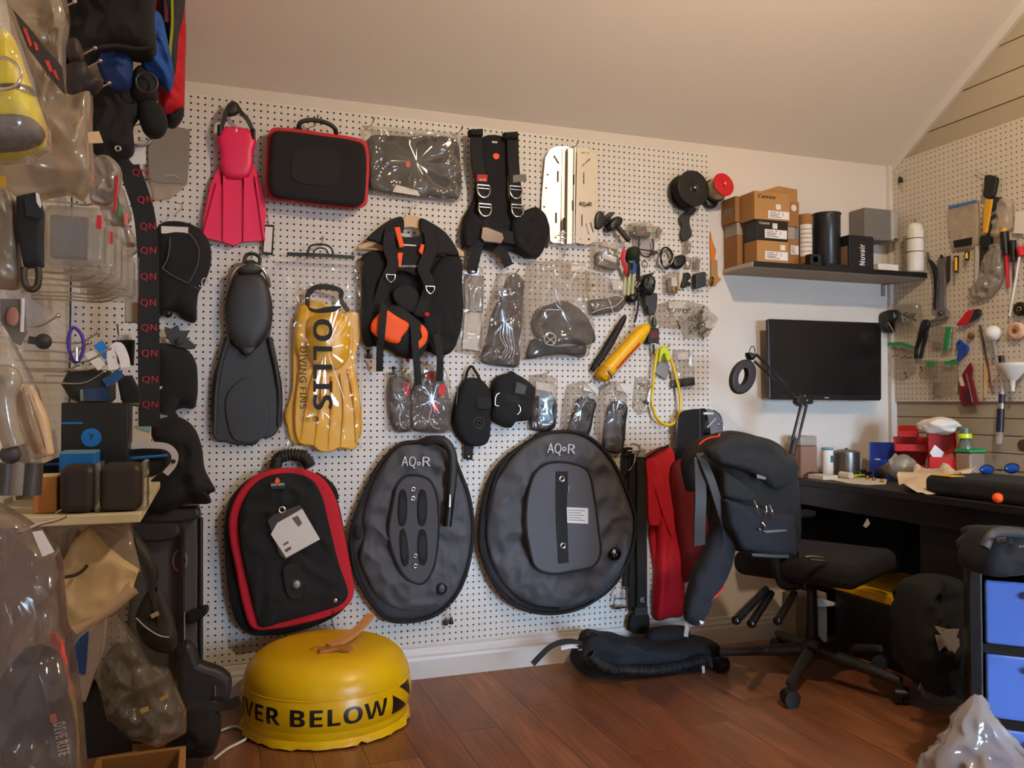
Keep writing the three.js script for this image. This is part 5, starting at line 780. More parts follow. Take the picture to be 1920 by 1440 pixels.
{
  const t = thing('backpack', 'large black backpack with hood flap and steel clips on the chair', 'backpack', W(1440, 1053, 0.75));
  part(t, 'main_body', puff(flat(N([500, 520, 520, 470, 640, 440, 900, 440, 1080, 500, 1110, 700, 1105, 1000, 1090, 1230, 900, 1230, 640, 1170, 600, 1080, 520, 960, 505, 740]), 0.84), 0.72, 0.16, { p: 5, wr: 0.008, wf: 8, cr: 0.014, cf: 9, rings: 18, sm: false }), M.cloth);
  part(t, 'hood_flap', puff(flat(N([380, 360, 460, 300, 640, 240, 900, 300, 1060, 420, 1120, 500, 1060, 600, 940, 670, 880, 640, 760, 560, 620, 500, 480, 460]), 0.9), 0.86, 0.05, { p: 4, wr: 0.008, wf: 8, cr: 0.016, cf: 9, rings: 16, center: W(...N([780, 440]), 0.9) }), M.cloth2);
  part(t, 'front_pocket', puff(flat(N([520, 745, 660, 790, 900, 850, 1080, 870, 1090, 1200, 900, 1200, 660, 1150, 560, 960]), 0.9), 0.86, 0.05, { p: 5, sm: false, wr: 0.006 }), M.navy);
  part(t, 'side_panel', puff(flat(N([510, 520, 620, 590, 760, 690, 800, 780, 660, 770, 515, 720]), 0.89), 0.86, 0.03, { p: 4, sm: false }), M.cloth2);
  for (const q of [[[300, 420, 310, 700, 305, 900, 300, 1110], 0.044], [[300, 380, 380, 560, 440, 740, 510, 960], 0.03]]) part(t, 'shoulder_strap', ribbon(pts3(N(q[0]), [0.82, 0.86, 0.86, 0.84]), q[1], 0.008), M.darkGrey);
  for (const [a, b] of [[[735, 755], [772, 870]], [[832, 800], [822, 885]], [[858, 790], [888, 905]], [[800, 930], [830, 985]], [[770, 975], [785, 1000]]]) part(t, 'steel_clip', tube([W(...N(a), 0.92), W(...N([(a[0] + b[0]) / 2 + 8, (a[1] + b[1]) / 2]), 0.928), W(...N(b), 0.92)], 0.003), M.chrome);
  part(t, 'grey_label', plate(N([758, 545, 832, 570, 828, 592, 760, 578]), 0.915, 0.002, 0.0005), mat('#6d7073', 0.7));
  part(t, 'print', plate(N([805, 995, 995, 985, 996, 998, 830, 1016]), 0.912, 0.001, 0), mat('#6f6a6c', 0.7));
  part(t, 'hem_strap', ribbon(pts3(N([720, 1185, 860, 1195, 1010, 1200]), 0.915), 0.01, 0.004), M.darkGrey);
  part(t, 'side_buckle', [tube(pts3(N([1140, 1205, 1200, 1200, 1290, 1215, 1330, 1240, 1270, 1235, 1180, 1225]), 0.8), 0.004, 24)], M.chrome);
}
// ================================================================= SHELF, MONITOR, LAMP
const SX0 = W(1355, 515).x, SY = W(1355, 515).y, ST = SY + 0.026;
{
  const t = thing('wall_shelf', 'long dark wall shelf with underside painted lighter for bounced light holding boxes and cylinders', 'shelf', [SX0, SY, 0]);
  part(t, 'board', rbox(SX0, XR - 0.016, SY, ST, 0.002, 0.236, 0.002), mat('#b9b0a6', 0.6));  // board colour lightened to paint bounced light on the underside
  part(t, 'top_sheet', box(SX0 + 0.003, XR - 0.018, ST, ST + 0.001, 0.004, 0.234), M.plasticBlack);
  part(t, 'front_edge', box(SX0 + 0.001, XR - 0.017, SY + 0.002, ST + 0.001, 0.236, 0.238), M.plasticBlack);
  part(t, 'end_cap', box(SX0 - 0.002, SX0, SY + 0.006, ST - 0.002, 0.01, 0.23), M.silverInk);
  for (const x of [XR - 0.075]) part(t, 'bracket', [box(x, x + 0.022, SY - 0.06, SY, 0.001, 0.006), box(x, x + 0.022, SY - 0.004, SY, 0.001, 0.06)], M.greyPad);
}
const labelTex = canvasTex(128, 64, (g, w, h) => { g.fillStyle = '#e9e6e2'; g.fillRect(0, 0, w, h); g.fillStyle = '#555'; for (const [x, y, a] of [[10, 10, 40], [60, 8, 14], [10, 24, 60], [10, 36, 50], [10, 48, 70]]) g.fillRect(x, y, a, 5); g.fillRect(88, 8, 3, 30); });
const labelM = mat('#ffffff', 0.8, 0, { map: labelTex });
function carton(label, x0, x1, y0, y1, z0, z1, m, opt = {}) {
  const t = thing('carton', label, 'box', [(x0 + x1) / 2, y0, (z0 + z1) / 2]);
  part(t, 'body', rbox(x0, x1, y0, y1, z0, z1, 0.002, 1), m);
  if (opt.label) { const [a, b, c, d] = opt.label, w = x1 - x0, h = y1 - y0; part(t, 'shipping_label', new THREE.PlaneGeometry(w * (b - a), h * (d - c)).translate(x0 + w * (a + b) / 2, y0 + h * (c + d) / 2, z1 + 0.0008), labelM); }
  if (opt.square) { const [u, v] = opt.square; part(t, 'white_sticker', box(x0 + (x1 - x0) * u, x0 + (x1 - x0) * u + 0.026, y0 + (y1 - y0) * v, y0 + (y1 - y0) * v + 0.024, z1, z1 + 0.0006), M.paper); }
  if (opt.text) part(t, 'lettering', lettering(opt.text[0], V3(x0 + (x1 - x0) * opt.text[1], y0 + (y1 - y0) * opt.text[3], z1 + 0.0004), V3(x0 + (x1 - x0) * opt.text[2], y0 + (y1 - y0) * opt.text[3], z1 + 0.0004), opt.text[4], 'bold', 0.0006), opt.text[5]);
  if (opt.tape) part(t, 'tape', box(x0 - 0.0006, x0, y0 + (y1 - y0) * 0.35, y0 + (y1 - y0) * 0.6, z0 + 0.02, z1 - 0.02), M.greyPad);
  return t;
}
{
  const f = 0.225, hx = (zx) => W(1220 + zx / 3.84, 450, f).x, hy = (zx, zy) => W(1220 + zx / 3.84, 300 + zy / 3.84, f).y;
  const a = hx(765), b = hx(992), y1 = hy(870, 582), y2 = hy(870, 435), y3 = hy(870, 232);
  carton('kraft carton with white label, bottom of the front stack', a, b, ST + 0.001, y1, 0.13, f, M.card, { label: [0.25, 0.97, 0.14, 0.52], square: [0.74, 0.6] });
  carton('black carton with white label in the middle of the stack', a, b - 0.002, y1 + 0.001, y2, 0.13, f, M.plasticBlack, { label: [0.25, 0.96, 0.12, 0.55], square: [0.5, 0.6], text: ['Canon', 0.08, 0.4, 0.78, 0.012, M.silverInk] });
  carton('kraft carton with black lettering topping the front stack', a - 0.012, b + 0.01, y2 + 0.001, y3, 0.12, f, M.card, { label: [0.38, 0.97, 0.06, 0.34], square: [0.6, 0.4], text: ['Canon', 0.1, 0.58, 0.76, 0.016, M.ink] });
  const c = SX0 + 0.004, d = W(1495, 450, 0.1).x, s1 = W(1350, 446, 0.03).y, s2 = W(1350, 422, 0.03).y, s3 = W(1350, 372, 0.05).y;
  carton('large kraft carton at the bottom behind the front stack', c, d, ST + 0.001, s1, 0.012, 0.112, M.card2, { label: [0.86, 0.99, 0.5, 0.8] });
  carton('pale grey carton between kraft boxes at the wall', c, d - 0.02, s1 + 0.001, s2, 0.012, 0.11, mat('#a69b90', 0.85));
  const k = carton('open kraft carton with raised flap on top of the rear stack', c - 0.012, d, s2 + 0.001, s3, 0.008, 0.115, M.card2, { tape: true });
  part(k, 'flap', plate(H([800, 225, 920, 188, 1055, 212, 1058, 300, 1000, 330, 980, 240, 760, 235]), 0.03, 0.003, 0.0005), M.card);
  part(k, 'round_sticker', lathe([[0, 0], [0.016, 0], [0.016, 0.001], [0, 0.001]], W(...H([1030, 345]), 0.118), 20, V3(0, 0, 1)), M.paper);
}
{
  const c = W(...H([1115, 600]), 0.12), t = thing('cardboard_tube', 'cardboard tube with ruled white label on the shelf', 'tube', [c.x, ST + 0.001, 0.12]), top = W(...H([1115, 395]), 0.12).y;
  part(t, 'tube', lathe([[0, ST + 0.001], [0.03, ST + 0.001], [0.03, top], [0.027, top], [0.026, top - 0.005], [0, top - 0.005]], V3(c.x, 0, 0.12), 24), M.card2);
  const lab = part(t, 'white_label', new THREE.CylinderGeometry(0.0306, 0.0306, (top - ST) * 0.58, 18, 1, true, -1.6, 2.3).translate(c.x, ST + (top - ST) * 0.52, 0.12), M.paper);
  for (let k = 0; k < 6; k++) part(lab, 'ruled_line', new THREE.CylinderGeometry(0.031, 0.031, 0.004, 14, 1, true, -1.5, 2.0).translate(c.x, ST + (top - ST) * (0.32 + k * 0.08), 0.12), M.greyPad);
}
{
  const c = W(...H([1266, 600]), 0.12), top = W(...H([1266, 390]), 0.12).y, t = thing('black_canister', 'tall glossy black canister with a thin rim on the shelf', 'canister', [c.x, ST + 0.001, 0.12]);
  part(t, 'body', lathe([[0, ST + 0.02], [0.063, ST + 0.02], [0.064, top - 0.01], [0.068, top - 0.006], [0.068, top], [0.06, top], [0.058, top - 0.02], [0, top - 0.02]], V3(c.x, 0, 0.12), 36), mat('#222326', 0.28));
  part(t, 'foot', rbox(c.x - 0.07, c.x + 0.07, ST + 0.001, ST + 0.022, 0.06, 0.2, 0.006), M.plasticBlack);
  const s = thing('small_speaker', 'small black speaker standing in front of the cardboard tube', 'speaker', [W(...H([1160, 740]), 0.2).x, ST + 0.001, 0.2]);
  const x = W(...H([1150, 740]), 0.2).x; part(s, 'cabinet', rbox(x - 0.022, x + 0.04, ST + 0.001, ST + 0.055, 0.188, 0.228, 0.004), M.plasticBlack); part(s, 'grille', lathe([[0, 0], [0.014, 0], [0.016, 0.002]], V3(x + 0.009, ST + 0.03, 0.228), 18, V3(0, 0, 1)), M.darkGrey);
}
{
  const f = 0.215, x0 = W(...H([1430, 700]), f).x, x1 = W(...H([1606, 700]), f).x, top = W(...H([1520, 545]), f).y, t = thing('black_carton', 'black printed carton with white lettering running up its front', 'box', [x0, ST + 0.001, f - 0.06]);
  part(t, 'body', rbox(x0, x1, ST + 0.001, top, f - 0.13, f, 0.002, 1), mat('#17161a', 0.45));
  part(t, 'lettering', lettering('Nuvair', V3((x0 + x1) / 2 + 0.018, ST + 0.02, f + 0.0005), V3((x0 + x1) / 2 + 0.018, ST + 0.02 + (top - ST) * 0.62, f + 0.0005), 0.03, 'bold', 0.0008), M.white);
  part(t, 'printed_picture', box(x0 - 0.0008, x0, ST + 0.012, top - 0.05, f - 0.11, f - 0.012), mat('#8d6a52', 0.6));
}
solo('white_carton', 'small white carton at the shelf end below the grey box', 'box', rbox(W(...H([1640, 780]), 0.18).x, W(...H([1785, 780]), 0.18).x, ST + 0.001, W(...H([1700, 748]), 0.18).y, 0.1, 0.18, 0.003), M.white);
{
  const c = RW(1716, 470, 0.062), r = 0.038, top = RW(1716, 418, 0.062).y, t = thing('spray_bottle', 'white plastic bottle with a label panel at the shelf end', 'bottle', [c.x, ST + 0.001, c.z]);
  part(t, 'body', lathe([[0, ST + 0.001], [r * 0.92, ST + 0.001], [r, ST + 0.012], [r, top - 0.03], [r * 0.75, top - 0.008], [r * 0.3, top], [0, top]], V3(c.x, 0, c.z), 28), mat('#e2ded2', 0.4));
  part(t, 'label_panel', new THREE.CylinderGeometry(r + 0.001, r + 0.001, (top - ST) * 0.72, 24, 1, true, -0.9, 1.7).translate(c.x, ST + (top - ST) * 0.47, c.z), M.white);
  for (const y of [0.42, 0.68]) part(t, 'dark_band', new THREE.TorusGeometry(r + 0.0005, 0.002, 6, 30).rotateX(Math.PI / 2).translate(c.x, ST + (top - ST) * y, c.z), M.ink);
  part(t, 'nozzle', rod(V3(c.x, top, c.z), V3(c.x, top + 0.02, c.z), 0.006), M.greyPad);
}
{
  const a = W(...H([1540, 340]), 0.11), b = W(...H([1790, 590]), 0.11), t = thing('wall_box', 'grey plastic wall box with a pale rounded end in the corner', 'wall box', [b.x, b.y, 0.01]);
  const m = W(...H([1728, 340]), 0.11).x; part(t, 'body', rbox(a.x, m, b.y, a.y, 0.002, 0.11, 0.006), mat('#75706a', 0.6)); part(t, 'end_cap', rbox(m, b.x, b.y - 0.002, a.y + 0.004, 0.002, 0.118, 0.018, 4), mat('#a9a6a0', 0.5)); part(t, 'latch', rbox(m + 0.012, m + 0.03, b.y + 0.006, b.y + 0.014, 0.117, 0.12, 0.001), M.darkGrey);
}
{
  const t = thing('monitor', 'black flat monitor mounted on the wall above the workbench', 'monitor', W(1548, 750, 0.01));
  part(t, 'bezel', splate(K([408, 100, 430, 92, 1490, 130, 1506, 145, 1506, 865, 1490, 880, 445, 868, 425, 855]), 0.075, 0.018, 0.004, [], 1), mat('#141416', 0.3));
  part(t, 'screen', plate(K([440, 112, 1486, 148, 1486, 828, 450, 820]), 0.093, 0.0006, 0), mat('#101112', 0.22));
  part(t, 'rear_housing', plate(K([520, 200, 1400, 230, 1400, 760, 530, 750]), 0.03, 0.046, 0.015), M.plasticBlack);
  part(t, 'wall_mount', plate(K([800, 380, 1100, 390, 1100, 620, 800, 610]), 0.001, 0.03, 0.002), M.darkMetal);
  part(t, 'logo', plate(K([958, 846, 1000, 848, 1000, 858, 958, 858]), 0.0932, 0.0006, 0), M.silverInk);
}
{
  const z = 0.34, t = thing('magnifier_lamp', 'black articulated ring magnifier lamp clamped to the workbench', 'lamp', W(1482, 860, z));
  const ell = (cx, cy, rx, ry, n = 28) => Array.from({ length: n }, (_, k) => [cx + Math.cos(k / n * 6.2832) * rx + Math.sin(k / n * 6.2832) * ry * -0.18, cy + Math.sin(k / n * 6.2832) * ry]).flat();
  part(t, 'ring_head', splate(K(ell(186, 650, 118, 168)), z, 0.03, 0.01, [K(ell(175, 648, 66, 108))], 2), mat('#2b2624', 0.5));
  part(t, 'lens', splate(K(ell(175, 648, 70, 112)), z + 0.012, 0.004, 0.001, [], 2), M.glass);
  part(t, 'swivel', [pad(K([215, 420, 280, 420, 300, 450, 275, 490, 230, 480]), z, 0.03), tube(pts3(K([225, 430, 245, 370, 265, 355, 280, 375, 285, 425]), z + 0.015), 0.002, 20)], M.plasticBlack);
  for (const q of [[295, 432, 720, 840], [280, 500, 690, 880]]) part(t, 'upper_arm', rod(W(...K(q.slice(0, 2)), z + 0.012), W(...K(q.slice(2)), z + 0.012), 0.006, 0.006, 8), M.plasticBlack);
  part(t, 'spring', rod(W(...K([330, 470]), z + 0.012), W(...K([600, 740]), z + 0.012), 0.004, 0.004, 8), M.darkGrey);
  part(t, 'elbow', splate(K([690, 890, 720, 835, 770, 830, 820, 860, 850, 865, 850, 910, 800, 915, 760, 940, 715, 925]), z - 0.005, 0.034, 0.006, [], 2), M.plasticBlack);
  for (const q of [[768, 835], [792, 878], [745, 928]]) part(t, 'bolt', ball(W(...K(q), z + 0.03), 0.004, 1, 1, 0.5), M.chrome);
  for (const q of [[730, 920, 645, 1260], [785, 920, 700, 1260]]) part(t, 'lower_arm', rod(W(...K(q.slice(0, 2)), z + 0.012), W(...K(q.slice(2)), z + 0.012), 0.006, 0.006, 8), M.plasticBlack);
  part(t, 'inner_bar', rod(W(...K([750, 940]), z + 0.012), W(...K([690, 1240]), z + 0.012), 0.003), M.silverInk);
  part(t, 'clamp', [rod(W(...K([675, 1240]), z + 0.012), W(...K([640, 1400]), z + 0.012), 0.014)], M.rubber);
}

// ================================================================= WORKBENCH
const DX = 2.572, DY = 0.77;
{
  const t = thing('workbench', 'long black workbench along the boarded wall, cluttered with parts', 'desk', [XR - 0.3, 0, 0.9]);
  part(t, 'worktop', rbox(DX, XR - 0.002, DY - 0.03, DY, 0.03, 2.3, 0.004), mat('#1c1a19', 0.45));
  part(t, 'apron', box(DX + 0.03, DX + 0.05, DY - 0.12, DY - 0.03, 0.06, 2.26), M.plasticBlack);
  part(t, 'end_panel', box(DX + 0.03, XR - 0.01, 0, DY - 0.03, 0.04, 0.06), M.plasticBlack);
  part(t, 'pedestal', rbox(DX + 0.06, XR - 0.02, 0.36, DY - 0.04, 0.8, 1.25, 0.004), mat('#15130f', 0.6));
  part(t, 'rear_panel', box(XR - 0.03, XR - 0.012, 0.2, DY - 0.03, 0.06, 2.26), M.plasticBlack);
  for (const z of [1.3, 2.24]) part(t, 'leg', box(DX + 0.04, DX + 0.09, 0, DY - 0.03, z, z + 0.05), M.plasticBlack);
  const tagOff = XR - 0.014 - DX - 0.03, tq = [1618, 986, 1626, 972, 1631, 982, 1624, 990], tp = []; for (let i = 0; i < 8; i += 2) { const q = RW(tq[i], tq[i + 1], tagOff + 0.016); tp.push(V2(q.z, q.y)); }
  part(t, 'paper_tag', extr(tp, 0, 0.002, 0).rotateY(-Math.PI / 2).translate(DX + 0.03, 0, 0), M.paper);
}
{
  const t = thing('storage_tote', 'black storage tote with yellow lid under the workbench', 'tote', [2.9, 0, 0.48]);
  part(t, 'tub', rbox(2.70, 3.1, 0, 0.27, 0.24, 0.72, 0.012), M.plasticBlack);
  part(t, 'lid', rbox(2.685, 3.115, 0.27, 0.315, 0.225, 0.735, 0.01), M.yellow);
  part(t, 'latch', rbox(2.676, 2.686, 0.235, 0.3, 0.6, 0.7, 0.003), M.yellow);
  const b = thing('paper_bag', 'crumpled pale paper package on the floor behind the chair', 'package', [2.6, 0, 0.2]);
  part(b, 'package', rbox(2.5, 2.68, 0, 0.25, 0.12, 0.22, 0.01), mat('#8a7a66', 0.85)); part(b, 'fold', plate(O([1175, 325, 1365, 375, 1360, 400, 1250, 410, 1215, 405]), 0.225, 0.004, 0.001), M.paper);
}
{ // dark bag on the floor under the bench
  const t = thing('floor_bag', 'slumped black bag with beige patches under the workbench', 'bag', FL(1760, 1310));
  const z = 0.98;
  part(t, 'body', puff(flat(Q([470, 560, 500, 440, 600, 400, 720, 420, 780, 560, 790, 800, 780, 1000, 700, 1060, 560, 1010, 480, 840]), z), z, 0.1, { p: 3, back: 0.14, wr: 0.015, wf: 9, cr: 0.035, cf: 9, rings: 18, n: 8 }), M.cloth);
  for (const q of [[610, 670, 680, 690, 745, 690, 730, 740, 650, 730], [615, 720, 700, 735, 745, 740, 750, 840, 690, 810, 670, 780, 640, 810]]) part(t, 'beige_patch', plate(Q(q), z + 0.1, 0.004, 0.001), mat('#a3968a', 0.75));
  part(t, 'strap', ribbon(pts3(Q([530, 1000, 560, 1050, 640, 1080, 730, 1070]), z + 0.12), 0.03, 0.006, V3(0, 1, 1)), M.darkGrey);
}
{ // drawer tower turned towards the room
  const t = thing('drawer_tower', 'black plastic drawer tower with three translucent blue drawers', 'drawer unit', [2.04, 0, 1.55]);
  const w = 0.37, h = 0.645, d = 0.4, turn = -Math.PI / 4 - 0.02, place = (g) => g.rotateY(turn).translate(2.04, 0, 1.55);
  part(t, 'left_side', place(rbox(0, 0.035, 0, h, -d, 0, 0.006)), M.plasticBlack); part(t, 'right_side', place(rbox(w - 0.035, w, 0, h, -d, 0, 0.006)), M.plasticBlack);
  part(t, 'top', place(rbox(-0.004, w + 0.004, h, h + 0.022, -d - 0.004, 0.006, 0.006)), mat('#2c2c2f', 0.4)); part(t, 'base', place(rbox(0, w, 0, 0.025, -d, 0, 0.004)), M.plasticBlack);
  part(t, 'rear_panel', place(box(0.03, w - 0.03, 0.02, h, -d, -d + 0.006)), M.plasticBlack);
  const blueM = mat('#5c7fd0', 0.32, 0, { transmission: 0.15, thickness: 0 });
  for (let k = 0; k < 3; k++) {
    const y = 0.03 + k * 0.206, dr = part(t, 'drawer', place(merge([rbox(0.04, w - 0.04, y, y + 0.178, -0.012, 0.004, 0.008, 2), box(0.045, w - 0.045, y, y + 0.004, -d + 0.01, -0.012), box(0.045, 0.049, y, y + 0.16, -d + 0.01, -0.012), box(w - 0.049, w - 0.045, y, y + 0.16, -d + 0.01, -0.012)])), blueM);
    part(dr, 'handle', place(rbox(w / 2 - 0.05, w / 2 + 0.05, y + 0.135, y + 0.155, 0.004, 0.02, 0.006)), blueM);
  }
  for (let k = 1; k < 3; k++) part(t, 'rail', place(box(0.03, w - 0.03, 0.03 + k * 0.206 - 0.027, 0.03 + k * 0.206 - 0.001, -d + 0.02, -0.001)), M.plasticBlack);
  const b = thing('tool_bag', 'black padded bag with steel buckles on the drawer tower', 'bag', [2.3, h + 0.022, 1.55]), z = 1.62;
  part(b, 'body', puff(flat(Q([850, 380, 860, 220, 900, 150, 1000, 140, 1150, 150, 1300, 200, 1330, 330, 1300, 385, 1050, 385]), z), z, 0.08, { p: 3, back: 0.12, wr: 0.012, wf: 12, cr: 0.035, cf: 11, rings: 18, n: 8 }), M.cloth);
  part(b, 'rim', tube(pts3(Q([880, 250, 920, 180, 1000, 165, 1100, 180]), z + 0.06), 0.014, 24), M.darkGrey);
  for (const q of [[945, 200, 1000, 195, 1005, 212, 960, 222], [1070, 238, 1100, 238, 1100, 250, 1072, 250]]) part(b, 'buckle', plate(Q(q), z + 0.09, 0.003, 0.001), M.chrome);
}
{ // crinkled packing bag in the foreground
  const c = FL(1790, 1470, 0.2), prof = []; for (let k = 0; k <= 60; k++) { const s = k / 60; prof.push(V2(0.26 * (1 - s) ** 0.8 * (1 - 0.15 * s) + 0.006, s * 0.475)); }
  const g = new THREE.LatheGeometry(prof, 110), p = g.attributes.position;
  for (let i = 0; i < p.count; i++) { const x = p.getX(i), y = p.getY(i), z = p.getZ(i), n = 1 + 0.35 * noise(x * 7, y * 6, z * 7) + 0.55 * (0.35 - Math.abs(noise(x * 13, y * 10, z * 13 + 3))) + 0.4 * (0.35 - Math.abs(noise(x * 30, y * 26, z * 30 + 9))); p.setXYZ(i, x * n + 0.02 * y, y, z * n * 0.9); }
  g.computeVertexNormals();
  const tip = onPlane('y', 0.47, 1828, 1308), t = solo('packing_bag', 'crinkled translucent packing bag standing on the wooden floor', 'bag', g.translate(tip.x, 0.001, tip.z), mat('#cfc8c4', 0.13, 0, { transmission: 0.66, thickness: 0 }));
  solo('red_box', 'red box standing on the floor in front of the packing bag', 'box', rbox(1.42, 1.82, 0, 0.40, 2.29, 2.5, 0.01), mat('#b3182a', 0.5));
}
// ---------------------------------------------------------------- things on the bench
function onDesk(zx, zy) {      // where a thing stands on the bench, kept clear of the two walls
  const px = 1480 + zx / 4.3636, py = 780 + zy / 4.3636; let p = FL(px, py, DY), q;
  if (p.z < 0.14 || p.z > 2) { q = W(px, py, 0.14); p = V3(q.x, DY, q.z); p.lift = Math.max(0, q.y - DY); }
  if (p.x > XR - 0.15) { q = RW(px, py, 0.15); p = V3(q.x, DY, q.z); p.lift = Math.max(0, q.y - DY); }
  p.lift ??= 0; return p;
}
const mpp = (p) => { const d = p.clone().sub(camera.position).applyQuaternion(camera.quaternion.clone().invert()); return -d.z / FOCAL / 4.3636; };   // metres per sheet unit at that depth
{
  const p = onDesk(165, 388), k = mpp(p), t = thing('parts_box', 'pinkish brown box with clear lid against the plaster wall', 'box', p);
  part(t, 'box', rbox(p.x - 85 * k, p.x + 80 * k, DY, DY + 140 * k + p.lift, p.z - 0.1, p.z, 0.004), mat('#8f6a58', 0.6)); part(t, 'lid', rbox(p.x - 88 * k, p.x + 83 * k, DY + 140 * k + p.lift, DY + 225 * k + p.lift, p.z - 0.1, p.z, 0.01), M.poly);
}
{
  const p = onDesk(312, 392), k = mpp(p), t = thing('jar', 'white jar with blue lid and teal label', 'jar', p);
  part(t, 'body', lathe([[0, 0], [44 * k, 0], [46 * k, 0.005], [46 * k, 115 * k + p.lift], [0, 115 * k + p.lift]], p, 24), M.white); part(t, 'lid', lathe([[0, 115 * k + p.lift], [47 * k, 115 * k + p.lift], [47 * k, 135 * k + p.lift], [0, 137 * k + p.lift]], p, 24), mat('#7fb2cf', 0.5)); part(t, 'label', new THREE.CylinderGeometry(46.8 * k, 46.8 * k, 55 * k, 20, 1, true, -0.2, 1.8).translate(p.x, p.y + 42 * k + p.lift, p.z), M.teal);
}
{
  const p = onDesk(468, 412), k = mpp(p), t = thing('cooking_pot', 'small steel pot with knobbed lid on the bench', 'pot', p);
  part(t, 'pot', lathe([[0, 0], [96 * k, 0], [102 * k, 0.004], [102 * k, 118 * k], [105 * k, 122 * k], [0, 122 * k]].map(([r, y]) => [r, y > 0.01 ? y + p.lift : y]), p, 32), mat('#8d8984', 0.3, 0.9)); part(t, 'lid', lathe([[104 * k, 122 * k], [70 * k, 134 * k], [12 * k, 140 * k], [12 * k, 150 * k], [0, 152 * k]].map(([r, y]) => [r, y + p.lift]), p, 32), mat('#8d8984', 0.3, 0.9));
  const g = onDesk(450, 425); solo('tool_tangle', 'tangle of black hand tools in front of the steel pot', 'tools', [rod(onDesk(400, 425).add(V3(0, 0.01, 0.02)), onDesk(560, 415).add(V3(0, 0.03, 0.05)), 0.009), rod(onDesk(430, 435).add(V3(0, 0.012, 0.04)), onDesk(590, 435).add(V3(0, 0.02, 0.06)), 0.008), ball(onDesk(510, 430).add(V3(0, 0.018, 0.05)), 0.02), ball(onDesk(430, 440).add(V3(0, 0.012, 0.04)), 0.015)], M.plasticBlack);
}
function bin(label, p, w, h, d, m, name = 'parts_bin') {      // open-fronted stacking bin facing the room
  const t = thing(name, label, 'bin', p), s = new THREE.Shape([V2(0, 0), V2(d, 0), V2(d * 1.05, h * 0.5), V2(d * 0.75, h * 0.55), V2(d * 0.55, h), V2(0, h)]);
  const place = (g) => g.rotateY(-Math.PI / 4 * 0.9).translate(p.x, p.y, p.z), sideG = (x) => new THREE.ExtrudeGeometry(s, { depth: 0.003, bevelEnabled: false }).rotateY(-Math.PI / 2).translate(x, 0, 0);
  part(t, 'side_wall', place(sideG(-w / 2 + 0.003)), m); part(t, 'side_wall', place(sideG(w / 2)), m);
  part(t, 'back_wall', place(box(-w / 2, w / 2, 0, h, 0, 0.003)), m); part(t, 'floor_panel', place(box(-w / 2, w / 2, 0, 0.003, 0, d)), m); part(t, 'front_lip', place(rbox(-w / 2, w / 2, 0, h * 0.5, d, d + 0.004, 0.0015)), m);
  return [t, place];
}
{
  const p = onDesk(770, 380), k = mpp(p), [b, place] = bin('blue plastic parts bin with white card labels', p, 215 * k, 165 * k + p.lift, 0.1, mat('#1a3fb8', 0.35));
  for (const x of [-0.03, 0.03]) part(b, 'white_card', place(box(x - 0.012, x + 0.012, 0.03, 0.085, 0.09, 0.092)), M.paper);
  const R = mat('#c11a1c', 0.35), q = onDesk(1010, 400), kk = mpp(q);
  bin('red parts bin standing at the bottom of the stack', q, 250 * kk, 120 * kk + q.lift, 0.12, R); 
  bin('red parts bin stacked askew over the lower bin', q.clone().add(V3(-0.02, 122 * kk + q.lift, 0.0)), 240 * kk, 110 * kk, 0.11, R);
  bin('top left red parts bin leaning beside paper towel', q.clone().add(V3(-0.03, 233 * kk + q.lift, 0.0)), 150 * kk, 90 * kk, 0.06, R);
  const u = onDesk(1240, 330), ku = mpp(u); bin('tall red parts bin carrying crumpled white paper towel', u, 205 * ku, 200 * ku + u.lift, 0.1, R);
  const tw = u.clone().add(V3(-0.05, 200 * ku + u.lift + 0.03, 0.04)); const cr = new THREE.SphereGeometry(0.075, 28, 18), cp = cr.attributes.position; for (let i = 0; i < cp.count; i++) { const n = 1 + 0.28 * noise(cp.getX(i) * 26, cp.getY(i) * 26, cp.getZ(i) * 26); cp.setXYZ(i, cp.getX(i) * n * 1.25, cp.getY(i) * n * 0.5, cp.getZ(i) * n); } cr.computeVertexNormals();
  solo('paper_towel', 'crumpled white paper towel lying on the red bins', 'paper', cr.translate(tw.x, tw.y, tw.z), M.paper);
}
{
  const p = onDesk(930, 528), k = mpp(p), g = new THREE.SphereGeometry(112 * k, 30, 22), q = g.attributes.position; for (let i = 0; i < q.count; i++) { const n = 1 + 0.14 * noise(q.getX(i) * 22, q.getY(i) * 22, q.getZ(i) * 22); q.setXYZ(i, q.getX(i) * n, Math.max(q.getY(i) * n, -95 * k), q.getZ(i) * n); } g.computeVertexNormals();
  const t = thing('balled_bag', 'ball of translucent grey plastic wrap with a loose flap', 'bag', p);
  part(t, 'ball', g.translate(p.x, p.y + 96 * k, p.z), mat('#a5a29a', 0.3, 0, { transmission: 0.25, thickness: 0 }));
  part(t, 'flap', ribbon([onDesk(700, 450).add(V3(0, 0.004, 0)), p.clone().add(V3(-0.06, 0.07, 0)), p.clone().add(V3(-0.0, 190 * k, -0.02))], 0.05, 0.002, V3(0, 0.6, 1)), mat('#aaa699', 0.35, 0, { transmission: 0.3, thickness: 0 }));
}
{
  const p = onDesk(1250, 440), k = mpp(p), t = thing('plastic_bag', 'clear plastic bag with a white label slumped against red bins', 'bag', p);
  part(t, 'film', puff([[-130, 0], [-150, 90], [-90, 230], [0, 200], [100, 240], [170, 150], [165, 20], [60, -5]].map(([x, y]) => V2(p.x + x * k, p.y + Math.max(0, y) * k)), p.z - 0.01, 0.06, { wr: 0.02, wf: 30, rings: 12, back: 0.03 }), M.filmMilky);
  part(t, 'white_label', plate(L([1150, 300, 1190, 235, 1270, 300, 1215, 400]), p.z + 0.04, 0.001, 0), M.paper);
}
